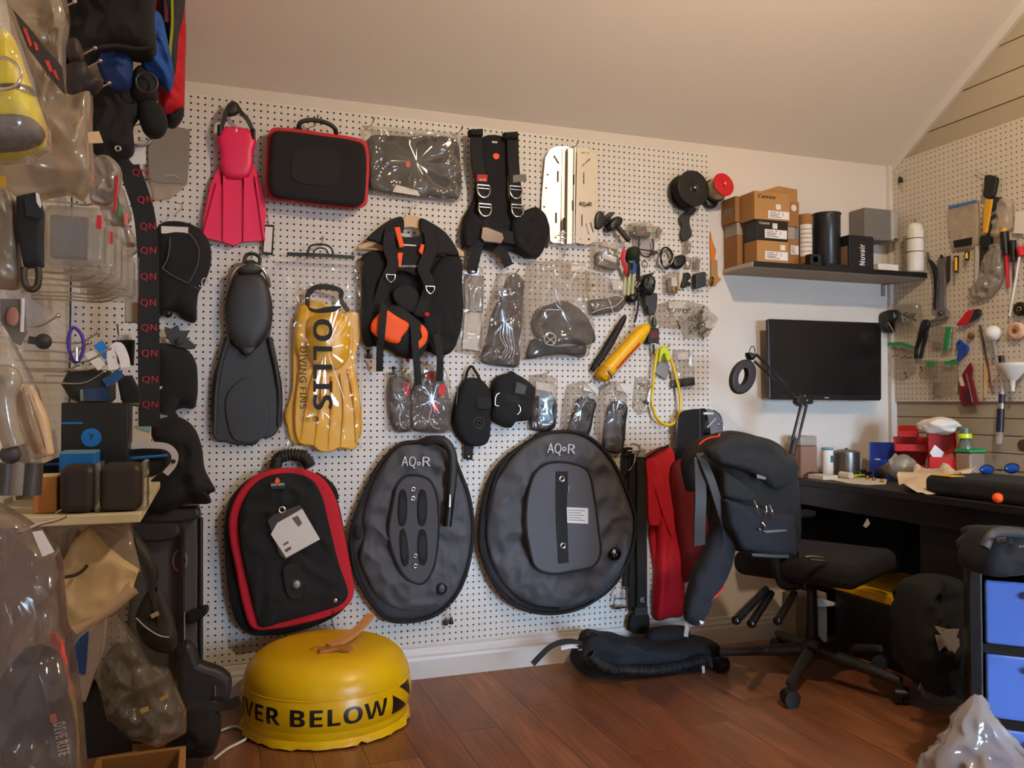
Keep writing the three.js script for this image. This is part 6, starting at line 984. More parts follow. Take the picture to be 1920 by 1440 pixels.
{
  const p = onDesk(1440, 400), k = mpp(p) * (1 + p.lift / (312 * mpp(p))), r = 60 * mpp(p), t = thing('drink_bottle', 'clear green drink bottle with lime band on the bench', 'bottle', p);
  part(t, 'body', lathe([[0, 0.002], [r, 0.002], [r * 1.05, 0.02], [r, 190 * k], [r * 0.62, 240 * k], [r * 0.6, 265 * k]], p, 28), mat('#97a290', 0.1, 0, { transmission: 0.6, thickness: 0 })); part(t, 'lime_band', lathe([[r * 0.85, 248 * k], [r * 0.9, 250 * k], [r * 0.9, 272 * k], [r * 0.85, 274 * k]], p, 24), M.lime); part(t, 'cap', lathe([[r * 0.6, 272 * k], [r * 0.62, 300 * k], [r * 0.5, 312 * k], [0, 312 * k]], p, 24), mat('#5f6b5a', 0.3));
  const q = onDesk(1545, 440), w = 58 * k; const u = thing('lidded_tub', 'clear plastic tub with green lid beside the drink bottle', 'tub', q); part(u, 'tub', rbox(q.x - w, q.x + w, q.y + 0.001, q.y + 170 * k, q.z - 0.08, q.z, 0.012), mat('#b79f8c', 0.3, 0, { transmission: 0.4, thickness: 0 })); part(u, 'lid', rbox(q.x - w * 1.06, q.x + w * 1.06, q.y + 170 * k, q.y + 190 * k, q.z - 0.084, q.z + 0.004, 0.006), M.green);
  const rd = onDesk(1530, 430); solo('screw_cap', 'red bottle cap lying behind the crumpled paper', 'cap', lathe([[0, 0.001], [0.022, 0.001], [0.02, 0.03], [0, 0.03]], rd.clone().add(V3(0, 0, 0.06)), 18), M.red);
}
function crumple(name, label, cat, list, h, m, wf = 14, amp = 0.5) {     // crumpled sheet lying on the bench
  const c = list.map(([x, y]) => onDesk(x, y)), s = new THREE.Shape(c.map((q) => V2(q.x, -q.z))), g0 = puff(c.map((q) => V2(q.x, -q.z)), 0, 0.001, { rings: 14, p: 2, sm: true }), p = g0.attributes.position;
  let cx = 0, cy = 0; c.forEach((q) => { cx += q.x / c.length; cy -= q.z / c.length; }); let R = 0; c.forEach((q) => { R = Math.max(R, Math.hypot(q.x - cx, -q.z - cy)); });
  for (let i = 0; i < p.count; i++) { const x = p.getX(i), y = p.getY(i), e = Math.hypot(x - cx, y - cy) / R; p.setZ(i, 0.001 + h * (1 - e * e) * (0.55 + amp * noise(x * wf, y * wf, 3)) + h * 0.12 * Math.abs(noise(x * wf * 2.5, y * wf * 2.5, 8))); }
  g0.computeVertexNormals(); g0.rotateX(-Math.PI / 2).translate(0, DY + 0.001, 0);
  return solo(name, label, cat, g0, m);
}
crumple('crumpled_paper', 'crumpled cream wrapping paper spread over the bench edge', 'paper', [[880, 590], [1000, 560], [1100, 500], [1250, 450], [1420, 440], [1530, 500], [1560, 560], [1400, 600], [1330, 640], [1200, 650], [1050, 640]], 0.09, mat('#d9c7b0', 0.85), 11, 0.9);
solo('paper_sheet', 'flat white paper sheet near the front edge of the bench', 'paper', [plateFlat([[330, 520], [480, 500], [800, 520], [790, 560], [640, 566], [480, 552]], 0.0015, 0)], M.paper);
function plateFlat(list, thick, lift, h = DY) { const s = new THREE.Shape(list.map(([x, y]) => { const q = FL(1480 + x / 4.3636, 780 + y / 4.3636, h + lift); return V2(q.x, -q.z); })); return new THREE.ExtrudeGeometry(s, { depth: thick, bevelEnabled: false }).rotateX(-Math.PI / 2).translate(0, h + lift + 0.0005, 0); }
{ const a = onDesk(420, 510).add(V3(0, 0.018, 0)), b = onDesk(505, 520).add(V3(0, 0.018, 0)); solo('paper_roll', 'short white paper roll lying on the flat sheet', 'roll', rod(a, b, 0.015, 0.015, 18), M.white); const t = thing('yellow_fitting', 'small yellow plastic fitting on the white paper sheet', 'fitting', onDesk(560, 505)); part(t, 'stem', rod(onDesk(515, 515).add(V3(0, 0.012, 0)), onDesk(610, 500).add(V3(0, 0.012, 0)), 0.006), M.lime); part(t, 'head', ball(onDesk(575, 495).add(V3(0, 0.016, 0)), 0.011), M.lime);
  for (const [x, y] of [[690, 530], [755, 545], [640, 520]]) solo('loose_fitting', 'small metal fitting lying loose on the bench paper', 'fitting', lathe([[0, 0], [0.009, 0], [0.009, 0.006], [0.005, 0.008], [0.005, 0.014], [0, 0.014]], onDesk(x, y).add(V3(0, 0.003, 0)), 12), M.brass, 'loose fittings on the bench paper'); }
crumple('work_glove', 'black work glove lying near the lamp base', 'glove', [[90, 430], [180, 400], [300, 400], [370, 440], [330, 480], [220, 490], [120, 480]], 0.04, M.cloth, 18, 0.6);
solo('paper_stack', 'thin stack of white paper near the wall corner', 'paper', rbox(onDesk(130, 400).x, onDesk(250, 400).x, DY + 0.0005, DY + 0.02, 0.16, 0.26, 0.001), M.paper);
{
  const h = DY, p = onDesk(1620, 690), t = thing('black_case', 'long black soft case at the front of the bench', 'case', p);
  const a = FL(1785, 925, DY), b = FL(1935, 948, DY); part(t, 'case', rbox(DX + 0.02, DX + 0.34, DY + 0.0005, DY + 0.075, Math.min(a.z, b.z) - 0.02, Math.max(a.z, b.z) + 0.2, 0.025, 3), M.cloth); part(t, 'yellow_band', rbox(DX + 0.03, DX + 0.1, DY + 0.0745, DY + 0.077, a.z + 0.02, a.z + 0.1, 0.001), M.yellow);
  const g = thing('sunglasses', 'wraparound sunglasses with blue mirrored lenses on the black case', 'glasses', [DX + 0.1, DY + 0.08, a.z + 0.12]);
  for (const q of [[1545, 1690], [1745, 1900]]) { const c0 = W(1480 + (q[0] + q[1]) / 2 / 4.3636, 780 + 560 / 4.3636, a.z + 0.1), r = (q[1] - q[0]) / 2 * mpp(c0); part(g, 'lens', new THREE.SphereGeometry(r, 22, 14).scale(1, 0.5, 0.25).translate(c0.x, DY + 0.08 + r * 0.5, c0.z), mat('#1c56b8', 0.08, 0.6)); part(g, 'rim', new THREE.TorusGeometry(r * 1.02, 0.003, 6, 28).scale(1, 0.52, 1).translate(c0.x, DY + 0.08 + r * 0.52, c0.z), M.plasticBlack); }
  const br = W(1480 + 1718 / 4.3636, 780 + 545 / 4.3636, a.z + 0.1); part(g, 'bridge', rod(V3(br.x - 0.012, DY + 0.095, br.z), V3(br.x + 0.012, DY + 0.095, br.z), 0.003), M.plasticBlack);
  const o = onDesk(1905, 700); solo('orange_cap', 'small orange cap at the end of the black case', 'cap', ball(V3(DX + 0.012, DY + 0.02, FL(1918, 942, DY).z), 0.018), M.orange);
}
// ================================================================= TOOLS ON THE TAN PEGBOARD
const flatR = (list, off) => { const o = []; for (let i = 0; i < list.length; i += 2) { const p = RW(list[i], list[i + 1], off); o.push(V2(p.z, p.y)); } return o; };
const turnR = (g, off) => g.rotateY(-Math.PI / 2).translate(XR - 0.014 - off, 0, 0);
const plateR = (list, off, thick, bevel = 0.002, holes = []) => turnR(extr(flatR(list, off + thick + 0.014), 0, thick, bevel, holes.map((h) => flatR(h, off + thick + 0.014))), off);
const splateR = (list, off, thick, bevel = 0.002, holes = []) => turnR(extr(smooth2(flatR(list, off + thick + 0.014), 4), 0, thick, bevel, holes.map((h) => smooth2(flatR(h, off + thick + 0.014), 4))), off);
const padR = (list, off, depth, o = {}) => turnR(puff(flatR(list, off + depth * 0.6 + 0.014), 0, depth, o), off);
const R3 = (l, off) => { const o = []; for (let i = 0; i < l.length; i += 2) o.push(RW(l[i], l[i + 1], off + 0.014)); return o; };
const rodR = (l, off, r, r2 = r) => { const [a, b] = R3(l, off); return rod(a, b, r, r2); };
const toolAt = (l, off = 0.01) => RW(l[0], l[1], off);
const pegR = (l, len = 0.04) => hook(RW(l[0], l[1], 0.014), len, V3(-1, 0, 0));
{ const t = thing('small_burr', 'tiny black-tipped burr dangling from a wire hook', 'tool', toolAt(I([335, 380]))); part(t, 'tip', splateR(I([318, 240, 345, 290, 305, 300]), 0.01, 0.008), M.plasticBlack); part(t, 'stem', rodR(I([335, 295, 350, 380]), 0.012, 0.004, 0.002), M.wire); part(t, 'peg_hook', tube(R3(I([380, 185, 320, 210, 322, 245]), 0.02), 0.002), M.wire); }
{ const t = thing('zip_bag', 'clear zip bag with blue seal and dark part inside', 'bag', toolAt(I([890, 900]))); part(t, 'film', padR(I([755, 520, 880, 490, 1020, 455, 1030, 650, 1025, 850, 980, 890, 800, 910, 760, 700]), 0.004, 0.02, { sm: false, p: 6, wr: 0.006, wf: 25, rings: 10 }), M.filmMilky); part(t, 'blue_seal', plateR(I([758, 510, 1010, 452, 1012, 476, 765, 538]), 0.022, 0.004, 0.001), mat('#3f78b8', 0.5)); part(t, 'dark_part', plateR(I([800, 822, 968, 790, 965, 860, 812, 886]), 0.022, 0.006, 0.002), M.plasticBlack); }
{ const t = thing('hand_saw', 'black and yellow folding saw hanging point down', 'saw', toolAt(I([1060, 1090]))); part(t, 'sheath_end', splateR(I([1085, 235, 1180, 250, 1175, 330, 1140, 440, 1068, 425, 1075, 330]), 0.012, 0.025, 0.006), M.plasticBlack); part(t, 'yellow_grip', plateR(I([1085, 450, 1155, 447, 1130, 600, 1100, 755, 1062, 757, 1070, 600]), 0.014, 0.03, 0.006), mat('#e0a416', 0.45)); part(t, 'black_grip', splateR(I([1155, 440, 1205, 430, 1200, 490, 1165, 600, 1130, 770, 1120, 880, 1040, 880, 1045, 780, 1100, 760, 1135, 600]), 0.01, 0.028, 0.006), M.plasticBlack); part(t, 'blade', plateR(I([1040, 870, 1115, 860, 1090, 1000, 1055, 1100, 1035, 1130]), 0.018, 0.006, 0.001), M.rubber); part(t, 'peg_hook', tube(R3(I([1000, 185, 1040, 220, 1100, 235]), 0.02), 0.002), M.wire); }
{ const t = thing('steel_rule', 'long steel straight edge hanging beside dark pliers', 'ruler', toolAt(I([690, 1440]))); part(t, 'bar', plateR(I([665, 970, 728, 965, 722, 1440, 660, 1445]), 0.01, 0.01, 0.002), mat('#8f8c88', 0.35, 0.8)); part(t, 'hanging_hole', splateR(I([685, 955, 705, 950, 708, 975, 690, 980]), 0.021, 0.001, 0), M.ink); }
{ const t = thing('long_pliers', 'long black-handled pliers left of the steel straight edge', 'pliers', toolAt(I([640, 1440]))); part(t, 'handle', splateR(I([570, 985, 600, 1000, 655, 1100, 655, 1300, 645, 1440, 622, 1440, 625, 1250, 615, 1120]), 0.012, 0.016, 0.005), M.plasticBlack); part(t, 'jaw', rodR(I([572, 930, 590, 995]), 0.02, 0.006, 0.004), M.darkMetal); }
{ const t = thing('dark_file', 'dark flat file hanging right of the steel straight edge', 'file', toolAt(I([755, 1200]))); part(t, 'blade', plateR(I([742, 960, 772, 955, 768, 1180, 745, 1205]), 0.012, 0.008, 0.002), M.darkMetal); }
for (const [label, a, b] of [['yellow and black mini screwdriver under the zip bag', [832, 960, 832, 1110], [820, 1120, 820, 1190]], ['short black and yellow screwdriver beside the white blade', [928, 920, 928, 1000], [926, 1005, 924, 1060]]]) { const t = thing('screwdriver', label, 'screwdriver', toolAt(I([a[2], a[3]]))); part(t, 'handle', rodR(I(a), 0.02, 0.011, 0.009), M.plasticBlack); part(t, 'yellow_inlay', rodR(I([a[0] - 4, a[1] + 12, a[2] - 4, a[3] - 18]), 0.028, 0.006, 0.006), M.yellow); part(t, 'shaft', rodR(I(b), 0.018, 0.003), M.wire); }
solo('white_scraper', 'long white plastic blade hanging on the tan pegboard', 'blade', plateR(I([1000, 870, 1050, 862, 1050, 1040, 1020, 1240, 995, 1245]), 0.012, 0.006, 0.001), M.silverInk);
{ const t = thing('grey_bag', 'large grey translucent bag behind the folding saw', 'bag', toolAt(I([1130, 1400]))); part(t, 'film', padR(I([1060, 1050, 1130, 850, 1230, 840, 1245, 1100, 1220, 1220, 1130, 1330, 960, 1390, 940, 1270, 1020, 1200]), 0.006, 0.03, { wr: 0.004, cr: 0.02, cf: 22, p: 5, sm: false, rings: 18 }), mat('#d6d2ca', 0.18, 0, { transmission: 0.72, thickness: 0 })); }
solo('clear_bag', 'tall clear bag hanging above the red screwdriver', 'bag', padR(I([1150, 560, 1230, 440, 1320, 470, 1330, 700, 1240, 790, 1150, 800]), 0.006, 0.03, { wr: 0.004, cr: 0.016, cf: 22, p: 5, sm: false, rings: 16 }), M.filmMilky);
{ const t = thing('screwdriver', 'red shafted screwdriver with black handle and yellow cap', 'screwdriver', toolAt(I([1290, 1240]))); part(t, 'handle', rodR(I([1262, 745, 1280, 950]), 0.025, 0.018, 0.016), M.plasticBlack); part(t, 'yellow_cap', rodR(I([1260, 718, 1263, 750]), 0.025, 0.017), mat('#e0a416', 0.5)); part(t, 'red_sleeve', rodR(I([1282, 950, 1298, 1240]), 0.022, 0.009, 0.006), M.red); }
{ const t = thing('screwdriver', 'black screwdriver with red end beside the white rod', 'screwdriver', toolAt(I([1350, 1200]))); part(t, 'handle', rodR(I([1340, 820, 1345, 1010]), 0.02, 0.014), M.plasticBlack); part(t, 'red_end', rodR(I([1405, 880, 1425, 960]), 0.02, 0.016), M.red); part(t, 'shaft', rodR(I([1345, 1010, 1350, 1200]), 0.02, 0.004), M.darkMetal); }
solo('white_rod', 'long thin white rod hanging at a slant on the tan pegboard', 'rod', rodR([...I([1405, 930]), ...J([1310, 255])], 0.025, 0.005), M.white);
solo('label_card', 'small white label card hung near the upper tools', 'card', plateR(I([1360, 570, 1440, 548, 1440, 760, 1345, 755]), 0.02, 0.002, 0.0005), M.paper);
{ const t = thing('clip_bag', 'clear bag of chrome clips hung in the corner', 'bag', toolAt(J([380, 400]))); for (let k = 0; k < 8; k++) part(t, 'chrome_clip', rodR(J([rr(300, 470), rr(200, 250), rr(300, 470), rr(270, 320)]), rr(0.012, 0.03), 0.005), k % 2 ? M.darkMetal : M.chrome); part(t, 'film', padR(J([230, 150, 480, 130, 500, 300, 480, 390, 300, 400, 240, 330]), 0.006, 0.04, { wr: 0.012, wf: 30, sm: false, rings: 10 }), M.film); }
{ const t = thing('glue_gun', 'black trigger clamp with pale jaws above the monitor corner', 'clamp', toolAt(J([180, 400]))); part(t, 'lever', rodR(J([80, 165, 150, 250]), 0.05, 0.011, 0.008), M.plasticBlack); part(t, 'body', padR(J([130, 240, 220, 195, 280, 205, 285, 280, 230, 320, 240, 390, 180, 405, 150, 340, 120, 290]), 0.03, 0.05, { p: 4 }), M.plasticBlack); part(t, 'jaw', rodR(J([215, 300, 275, 400]), 0.07, 0.004), M.chrome); }
{ const t = thing('adjustable_wrench', 'steel adjustable wrench with open jaw under the straight edge', 'wrench', toolAt(J([660, 310]))); part(t, 'head', splateR(J([640, 180, 690, 165, 740, 200, 745, 260, 690, 290, 640, 300, 585, 312, 580, 295, 640, 270, 660, 230]), 0.012, 0.016, 0.004), mat('#8a8884', 0.35, 0.8)); part(t, 'screw', ball(RW(...J([690, 228]), 0.045), 0.012), M.darkMetal); }
{ const t = thing('pliers', 'black locking pliers with curved open handles', 'pliers', toolAt(J([490, 640]))); part(t, 'head', splateR(J([500, 340, 520, 290, 565, 288, 572, 340, 540, 400, 490, 410]), 0.012, 0.02, 0.005), M.plasticBlack); part(t, 'handle', splateR(J([490, 390, 520, 400, 510, 460, 478, 540, 468, 635, 450, 635, 455, 540, 475, 460]), 0.014, 0.014, 0.004), M.plasticBlack); part(t, 'handle', splateR(J([520, 390, 560, 380, 555, 460, 530, 540, 508, 635, 490, 630, 510, 540, 525, 470]), 0.014, 0.014, 0.004), M.plasticBlack); }
for (const [label, film, seal, dark] of [
  ['large clear bag with green seal and handwritten marks', [210, 500, 330, 485, 455, 530, 450, 760, 330, 840, 215, 800], [210, 492, 330, 484, 452, 522, 450, 545, 330, 520, 212, 518], [[245, 545, 300, 540], [310, 560, 385, 555], [250, 620, 320, 600], [330, 630, 430, 620], [355, 770, 385, 800]]],
  ['narrow clear bag with upright green seal holding a tan part', [590, 400, 640, 340, 790, 345, 780, 570, 700, 600, 600, 570], [740, 350, 782, 348, 760, 520, 735, 560, 708, 560, 725, 460], [[620, 480, 690, 540]]],
  ['clear bag with green zip below the scissors', [560, 660, 700, 655, 830, 655, 840, 960, 700, 985, 600, 975, 570, 800], [720, 658, 832, 655, 828, 688, 725, 690], [[625, 850, 690, 975]]],
  ['small clear bag with short green seal left of the scissors bag', [500, 650, 650, 640, 640, 800, 520, 820], [560, 668, 640, 664, 636, 690, 562, 702], [[505, 720, 520, 745]]]]) {
  const t = thing('zip_bag', label, 'bag', toolAt(J([film[0], film[film.length - 1]]))); part(t, 'film', padR(J(film), 0.004, 0.02, { sm: false, p: 6, wr: 0.006, wf: 25, rings: 9 }), M.film); part(t, 'green_seal', plateR(J(seal), 0.023, 0.004, 0.001), M.green);
  for (const q of dark) part(t, 'mark', q[2] - q[0] > 60 && q[3] - q[1] > 40 ? plateR(J([q[0], q[1], q[2], q[1], q[2], q[3], q[0], q[3]]), 0.006, 0.008, 0.002) : tube(R3(J([q[0], q[1], (q[0] + q[2]) / 2, q[1] - 14, (q[0] + q[2]) / 2 + 10, q[3] + 10, q[2], q[3]]), 0.024), 0.0018, 16), q[2] - q[0] > 60 && q[3] - q[1] > 40 ? M.greyPad : M.ink);
}
{ const t = thing('utility_knife', 'red folding utility knife hung at a slant', 'knife', toolAt(J([860, 340]))); part(t, 'red_body', splateR(J([828, 335, 880, 260, 920, 210, 985, 198, 975, 240, 920, 325, 870, 335]), 0.012, 0.02, 0.005), M.red); part(t, 'dark_end', splateR(J([975, 200, 1035, 195, 1035, 240, 980, 290, 930, 310, 960, 250]), 0.012, 0.018, 0.004), M.plasticBlack); }
{ const t = thing('scissors', 'small scissors with blue oval handles', 'scissors', toolAt(J([840, 660]))); const ring = (x, y, rx, ry) => Array.from({ length: 14 }, (_, k) => [x + Math.cos(k * 0.4488) * rx, y + Math.sin(k * 0.4488) * ry]).flat(); part(t, 'handle', splateR(J(ring(858, 520, 32, 56)), 0.012, 0.01, 0.003, [J(ring(855, 515, 16, 36))]), mat('#2c50b4', 0.4)); part(t, 'handle', splateR(J(ring(905, 545, 30, 46)), 0.012, 0.01, 0.003, [J(ring(904, 545, 14, 28))]), mat('#2c50b4', 0.4)); part(t, 'shank', splateR(J([850, 560, 890, 580, 868, 640, 840, 662, 835, 640]), 0.012, 0.01, 0.003), mat('#2c50b4', 0.4)); part(t, 'blade', plateR(J([845, 640, 830, 650, 770, 660, 775, 650]), 0.014, 0.003, 0.0005), M.chrome); }
{ const t = thing('needle_file', 'long thin rusty needle file hanging at a slant', 'file', toolAt(J([1155, 970]))); part(t, 'shaft', rodR(J([1045, 335, 1110, 680]), 0.014, 0.005, 0.005), mat('#5a463c', 0.6, 0.4)); part(t, 'tip', rodR(J([1110, 680, 1158, 965]), 0.014, 0.005, 0.002), mat('#7a3c2c', 0.6)); }
for (const [label, q] of [['thin wooden stick hanging right of the red pouch', [1092, 650, 1085, 990]], ['second wooden stick leaning toward the needle file', [1112, 700, 1095, 980]]]) solo('wooden_stick', label, 'stick', rodR(J(q), 0.012, 0.006, 0.005), M.woodPale);
{ const t = thing('globe_bulb', 'white globe on a short grey stem hung among tools', 'bulb', toolAt(J([1180, 600]))); part(t, 'globe', ball(RW(...J([1160, 405]), 0.05), 0.033), M.white); part(t, 'stem', rodR(J([1165, 470, 1190, 610]), 0.03, 0.009), M.greyPad); part(t, 'wing_nut', padR(J([925, 430, 945, 400, 985, 430, 960, 455, 935, 450]), 0.01, 0.015), M.cardIn); }
for (const [label, c, r, m] of [['pale pink tape roll hanging on the tan pegboard', [1390, 385], 0.037, mat('#d9ad94', 0.7)], ['black tape roll hanging above the pale pink roll', [1430, 190], 0.03, M.plasticBlack]]) { const t = thing('tape_roll', label, 'tape', toolAt(J([c[0], c[1] + 70]))); const p = RW(...J(c), 0.02); part(t, 'roll', lathe([[r * 0.35, 0], [r, 0], [r, 0.022], [r * 0.35, 0.022], [r * 0.35, 0]], p, 28, V3(-1, 0, 0)), m); part(t, 'core', lathe([[r * 0.2, -0.002], [r * 0.36, -0.002], [r * 0.36, 0.0235], [r * 0.2, 0.0235]], p, 22, V3(-1, 0, 0)), M.card2); }
{ const p = RW(...J([1335, 720]), 0.06), t = thing('funnel', 'white plastic funnel hung above the dark brush', 'funnel', p); part(t, 'cone', lathe([[0.058, 0.02], [0.06, 0.022], [0.057, 0.0], [0.02, -0.05], [0.012, -0.055], [0.008, -0.1], [0.007, -0.1], [0.011, -0.054], [0.055, 0.0], [0.058, 0.02]], p, 32), mat('#dcd6cc', 0.4)); part(t, 'dark_tab', rodR(J([1235, 610, 1240, 680]), 0.03, 0.012), M.plasticBlack); }
{ const t = thing('tool_card', 'dark red carded tool pack hanging below the pegboard edge', 'packet', toolAt(J([950, 1070]))); part(t, 'card', plateR(J([850, 900, 880, 780, 930, 700, 955, 672, 972, 720, 965, 800, 1000, 930, 1028, 1050, 900, 1070, 875, 1050]), 0.012, 0.008, 0.001), mat('#7d1820', 0.5)); part(t, 'white_flash', plateR(J([855, 800, 880, 795, 905, 880, 870, 882]), 0.021, 0.001, 0), M.paper); part(t, 'tool', rodR(J([920, 770, 980, 1030]), 0.024, 0.004), M.chrome); part(t, 'window', plateR(J([890, 920, 960, 910, 985, 1040, 905, 1050]), 0.021, 0.004, 0.001), mat('#4e1a1e', 0.25)); }
{ const t = thing('paint_brush', 'dark handled brush with silver ferrule standing point up', 'brush', toolAt(J([1220, 1300]))); part(t, 'tip', rodR(J([1246, 960, 1246, 865]), 0.04, 0.008, 0.002), M.silverInk); part(t, 'upper_handle', rodR(J([1238, 1040, 1242, 955]), 0.04, 0.013), mat('#25213a', 0.4)); part(t, 'ferrule', rodR(J([1234, 1085, 1238, 1035]), 0.04, 0.0145), M.chrome); part(t, 'handle', rodR(J([1222, 1295, 1233, 1085]), 0.04, 0.0155, 0.0145), mat('#1b1d28', 0.4)); part(t, 'clear_guard', rodR(J([1212, 1400, 1222, 1295]), 0.04, 0.012, 0.0155), M.filmMilky); }
solo('round_sticker', 'small dark round emblem fixed on the wall boards', 'emblem', turnR(new THREE.CylinderGeometry(0.026, 0.026, 0.003, 24).rotateX(Math.PI / 2).translate(RW(1918, 835, 0.004).z, RW(1918, 835, 0.004).y, 0.002), -0.014), mat('#4a3626', 0.6));

// ================================================================= CROWDED LEFT SIDE
const hookL = (px, py, z, len) => { const a = W(px, py, z); return hook(V3(XL, a.y, z), len ?? a.x - XL, V3(1, 0, 0)); };
// ---------------------------------------------------------------- caps, slate and webbing near the corner
{
  const t = thing('dive_slate', 'grey plastic slate hanging on the pegboard beside the red jacket', 'slate', W(318, 345, 0.01));
  part(t, 'panel', plate(S0([1400, 1180, 1520, 1125, 1710, 1165, 1705, 1420, 1685, 1660, 1400, 1640, 1340, 1600, 1330, 1350]), 0.02, 0.006, 0.002), M.greyPad);
  part(t, 'rim', tube(pts3(S1([1480, 245, 1560, 235, 1610, 265]), 0.028), 0.002), M.silverInk);
  part(t, 'film', pad(S1([1340, 260, 1690, 300, 1620, 370, 1540, 440, 1390, 460]), 0.012, 0.012, { sm: false, wr: 0.006, p: 5 }), M.filmMilky);
  part(t, 'peg_hook', hook(W(...S0([1390, 1250]), 0.002), 0.06), M.wire);
}
{
  const t = thing('dive_hood', 'black neoprene hood with grey stitching and white paper label', 'hood', W(335, 600, 0.01));
  part(t, 'hood', pad(PX([296, 418, 335, 411, 372, 424, 393, 452, 396, 488, 384, 526, 372, 546, 369, 572, 366, 602, 345, 597, 326, 582, 300, 590, 292, 560, 291, 480]), 0.01, 0.09, { p: 3, wr: 0.006 }), M.neoprene);
  part(t, 'seam', tube(pts3(S1([1690, 740, 1760, 830, 1790, 920, 1770, 1060, 1700, 1200]), 0.1), 0.0022, 40), M.grey); part(t, 'seam', tube(pts3(S1([1530, 790, 1525, 900, 1500, 1000, 1460, 1070]), 0.104), 0.0022, 30), M.grey); part(t, 'seam', tube(pts3(S1([1460, 1070, 1560, 1140, 1680, 1200, 1790, 1260]), [0.104, 0.106, 0.1, 0.08]), 0.0022, 30), M.grey);
  part(t, 'paper_label', plate(S1([1450, 690, 1695, 700, 1692, 768, 1452, 755]), 0.085, 0.001, 0), M.paper);
  part(t, 'logo', [tube(pts3(S1([1785, 1215, 1800, 1235, 1820, 1230, 1815, 1185, 1840, 1160, 1868, 1180, 1862, 1205]), 0.07), 0.0022, 40)], M.silverInk);
  part(t, 'plastic_hook', tube(pts3(S1([1560, 600, 1620, 540, 1640, 500, 1590, 480]), 0.06), 0.003, 20), M.filmMilky);
}
{
  const t = thing('dive_hood', 'plain black neoprene hood hanging below the labelled hood', 'hood', W(335, 775, 0.01));
  part(t, 'hood', pad(S2([1420, 400, 1500, 400, 1640, 430, 1720, 490, 1765, 580, 1778, 700, 1772, 900, 1740, 990, 1650, 985, 1590, 1000, 1520, 1050, 1430, 1030, 1400, 700]), 0.01, 0.09, { p: 3, wr: 0.006, sd: 4 }), M.neoprene);
  part(t, 'care_tab', plate(S2([1430, 800, 1455, 785, 1462, 800, 1435, 820]), 0.1, 0.001, 0), M.white);
  const v = thing('strap_buckle', 'dark folded buckle strap above the plain black hood', 'buckle', W(335, 650, 0.06));
  part(v, 'strap_fold', splate(S2([1480, 250, 1540, 270, 1600, 235, 1620, 290, 1700, 285, 1680, 350, 1760, 420, 1750, 450, 1650, 450, 1560, 420, 1500, 340]), 0.06, 0.014, 0.004, [], 2), M.darkGrey); part(v, 'boss', lathe([[0, 0], [0.014, 0], [0.012, 0.008], [0, 0.009]], W(...S2([1610, 385]), 0.075), 16, V3(0, 0, 1)), M.rubber);
  part(v, 'black_ball', ball(W(...S2([1510, 135]), 0.07), 0.016), M.plasticBlack);
}
{
  const t = thing('webbing_strap', 'long black webbing strap with repeated red woven letters', 'strap', W(278, 800, 0.36));
  part(t, 'webbing', ribbon(pts3(PX([232, 290, 255, 350, 270, 400, 277, 470, 278, 560, 279, 680, 280, 800]), 0.36), 0.066, 0.003, V3(0, 0, 1), 6), M.webbing);
  for (const [x, y] of [[263, 323], [272, 374], [277, 424], [278, 469], [278, 518], [278, 567], [279, 614], [280, 662], [281, 711], [281, 758]]) part(t, 'red_letters', lettering('QN', W(x - 14, y + 6, 0.362), W(x + 15, y + 6, 0.362), 0.021, 'reg', 0.001), mat('#b8202c', 0.6));
}
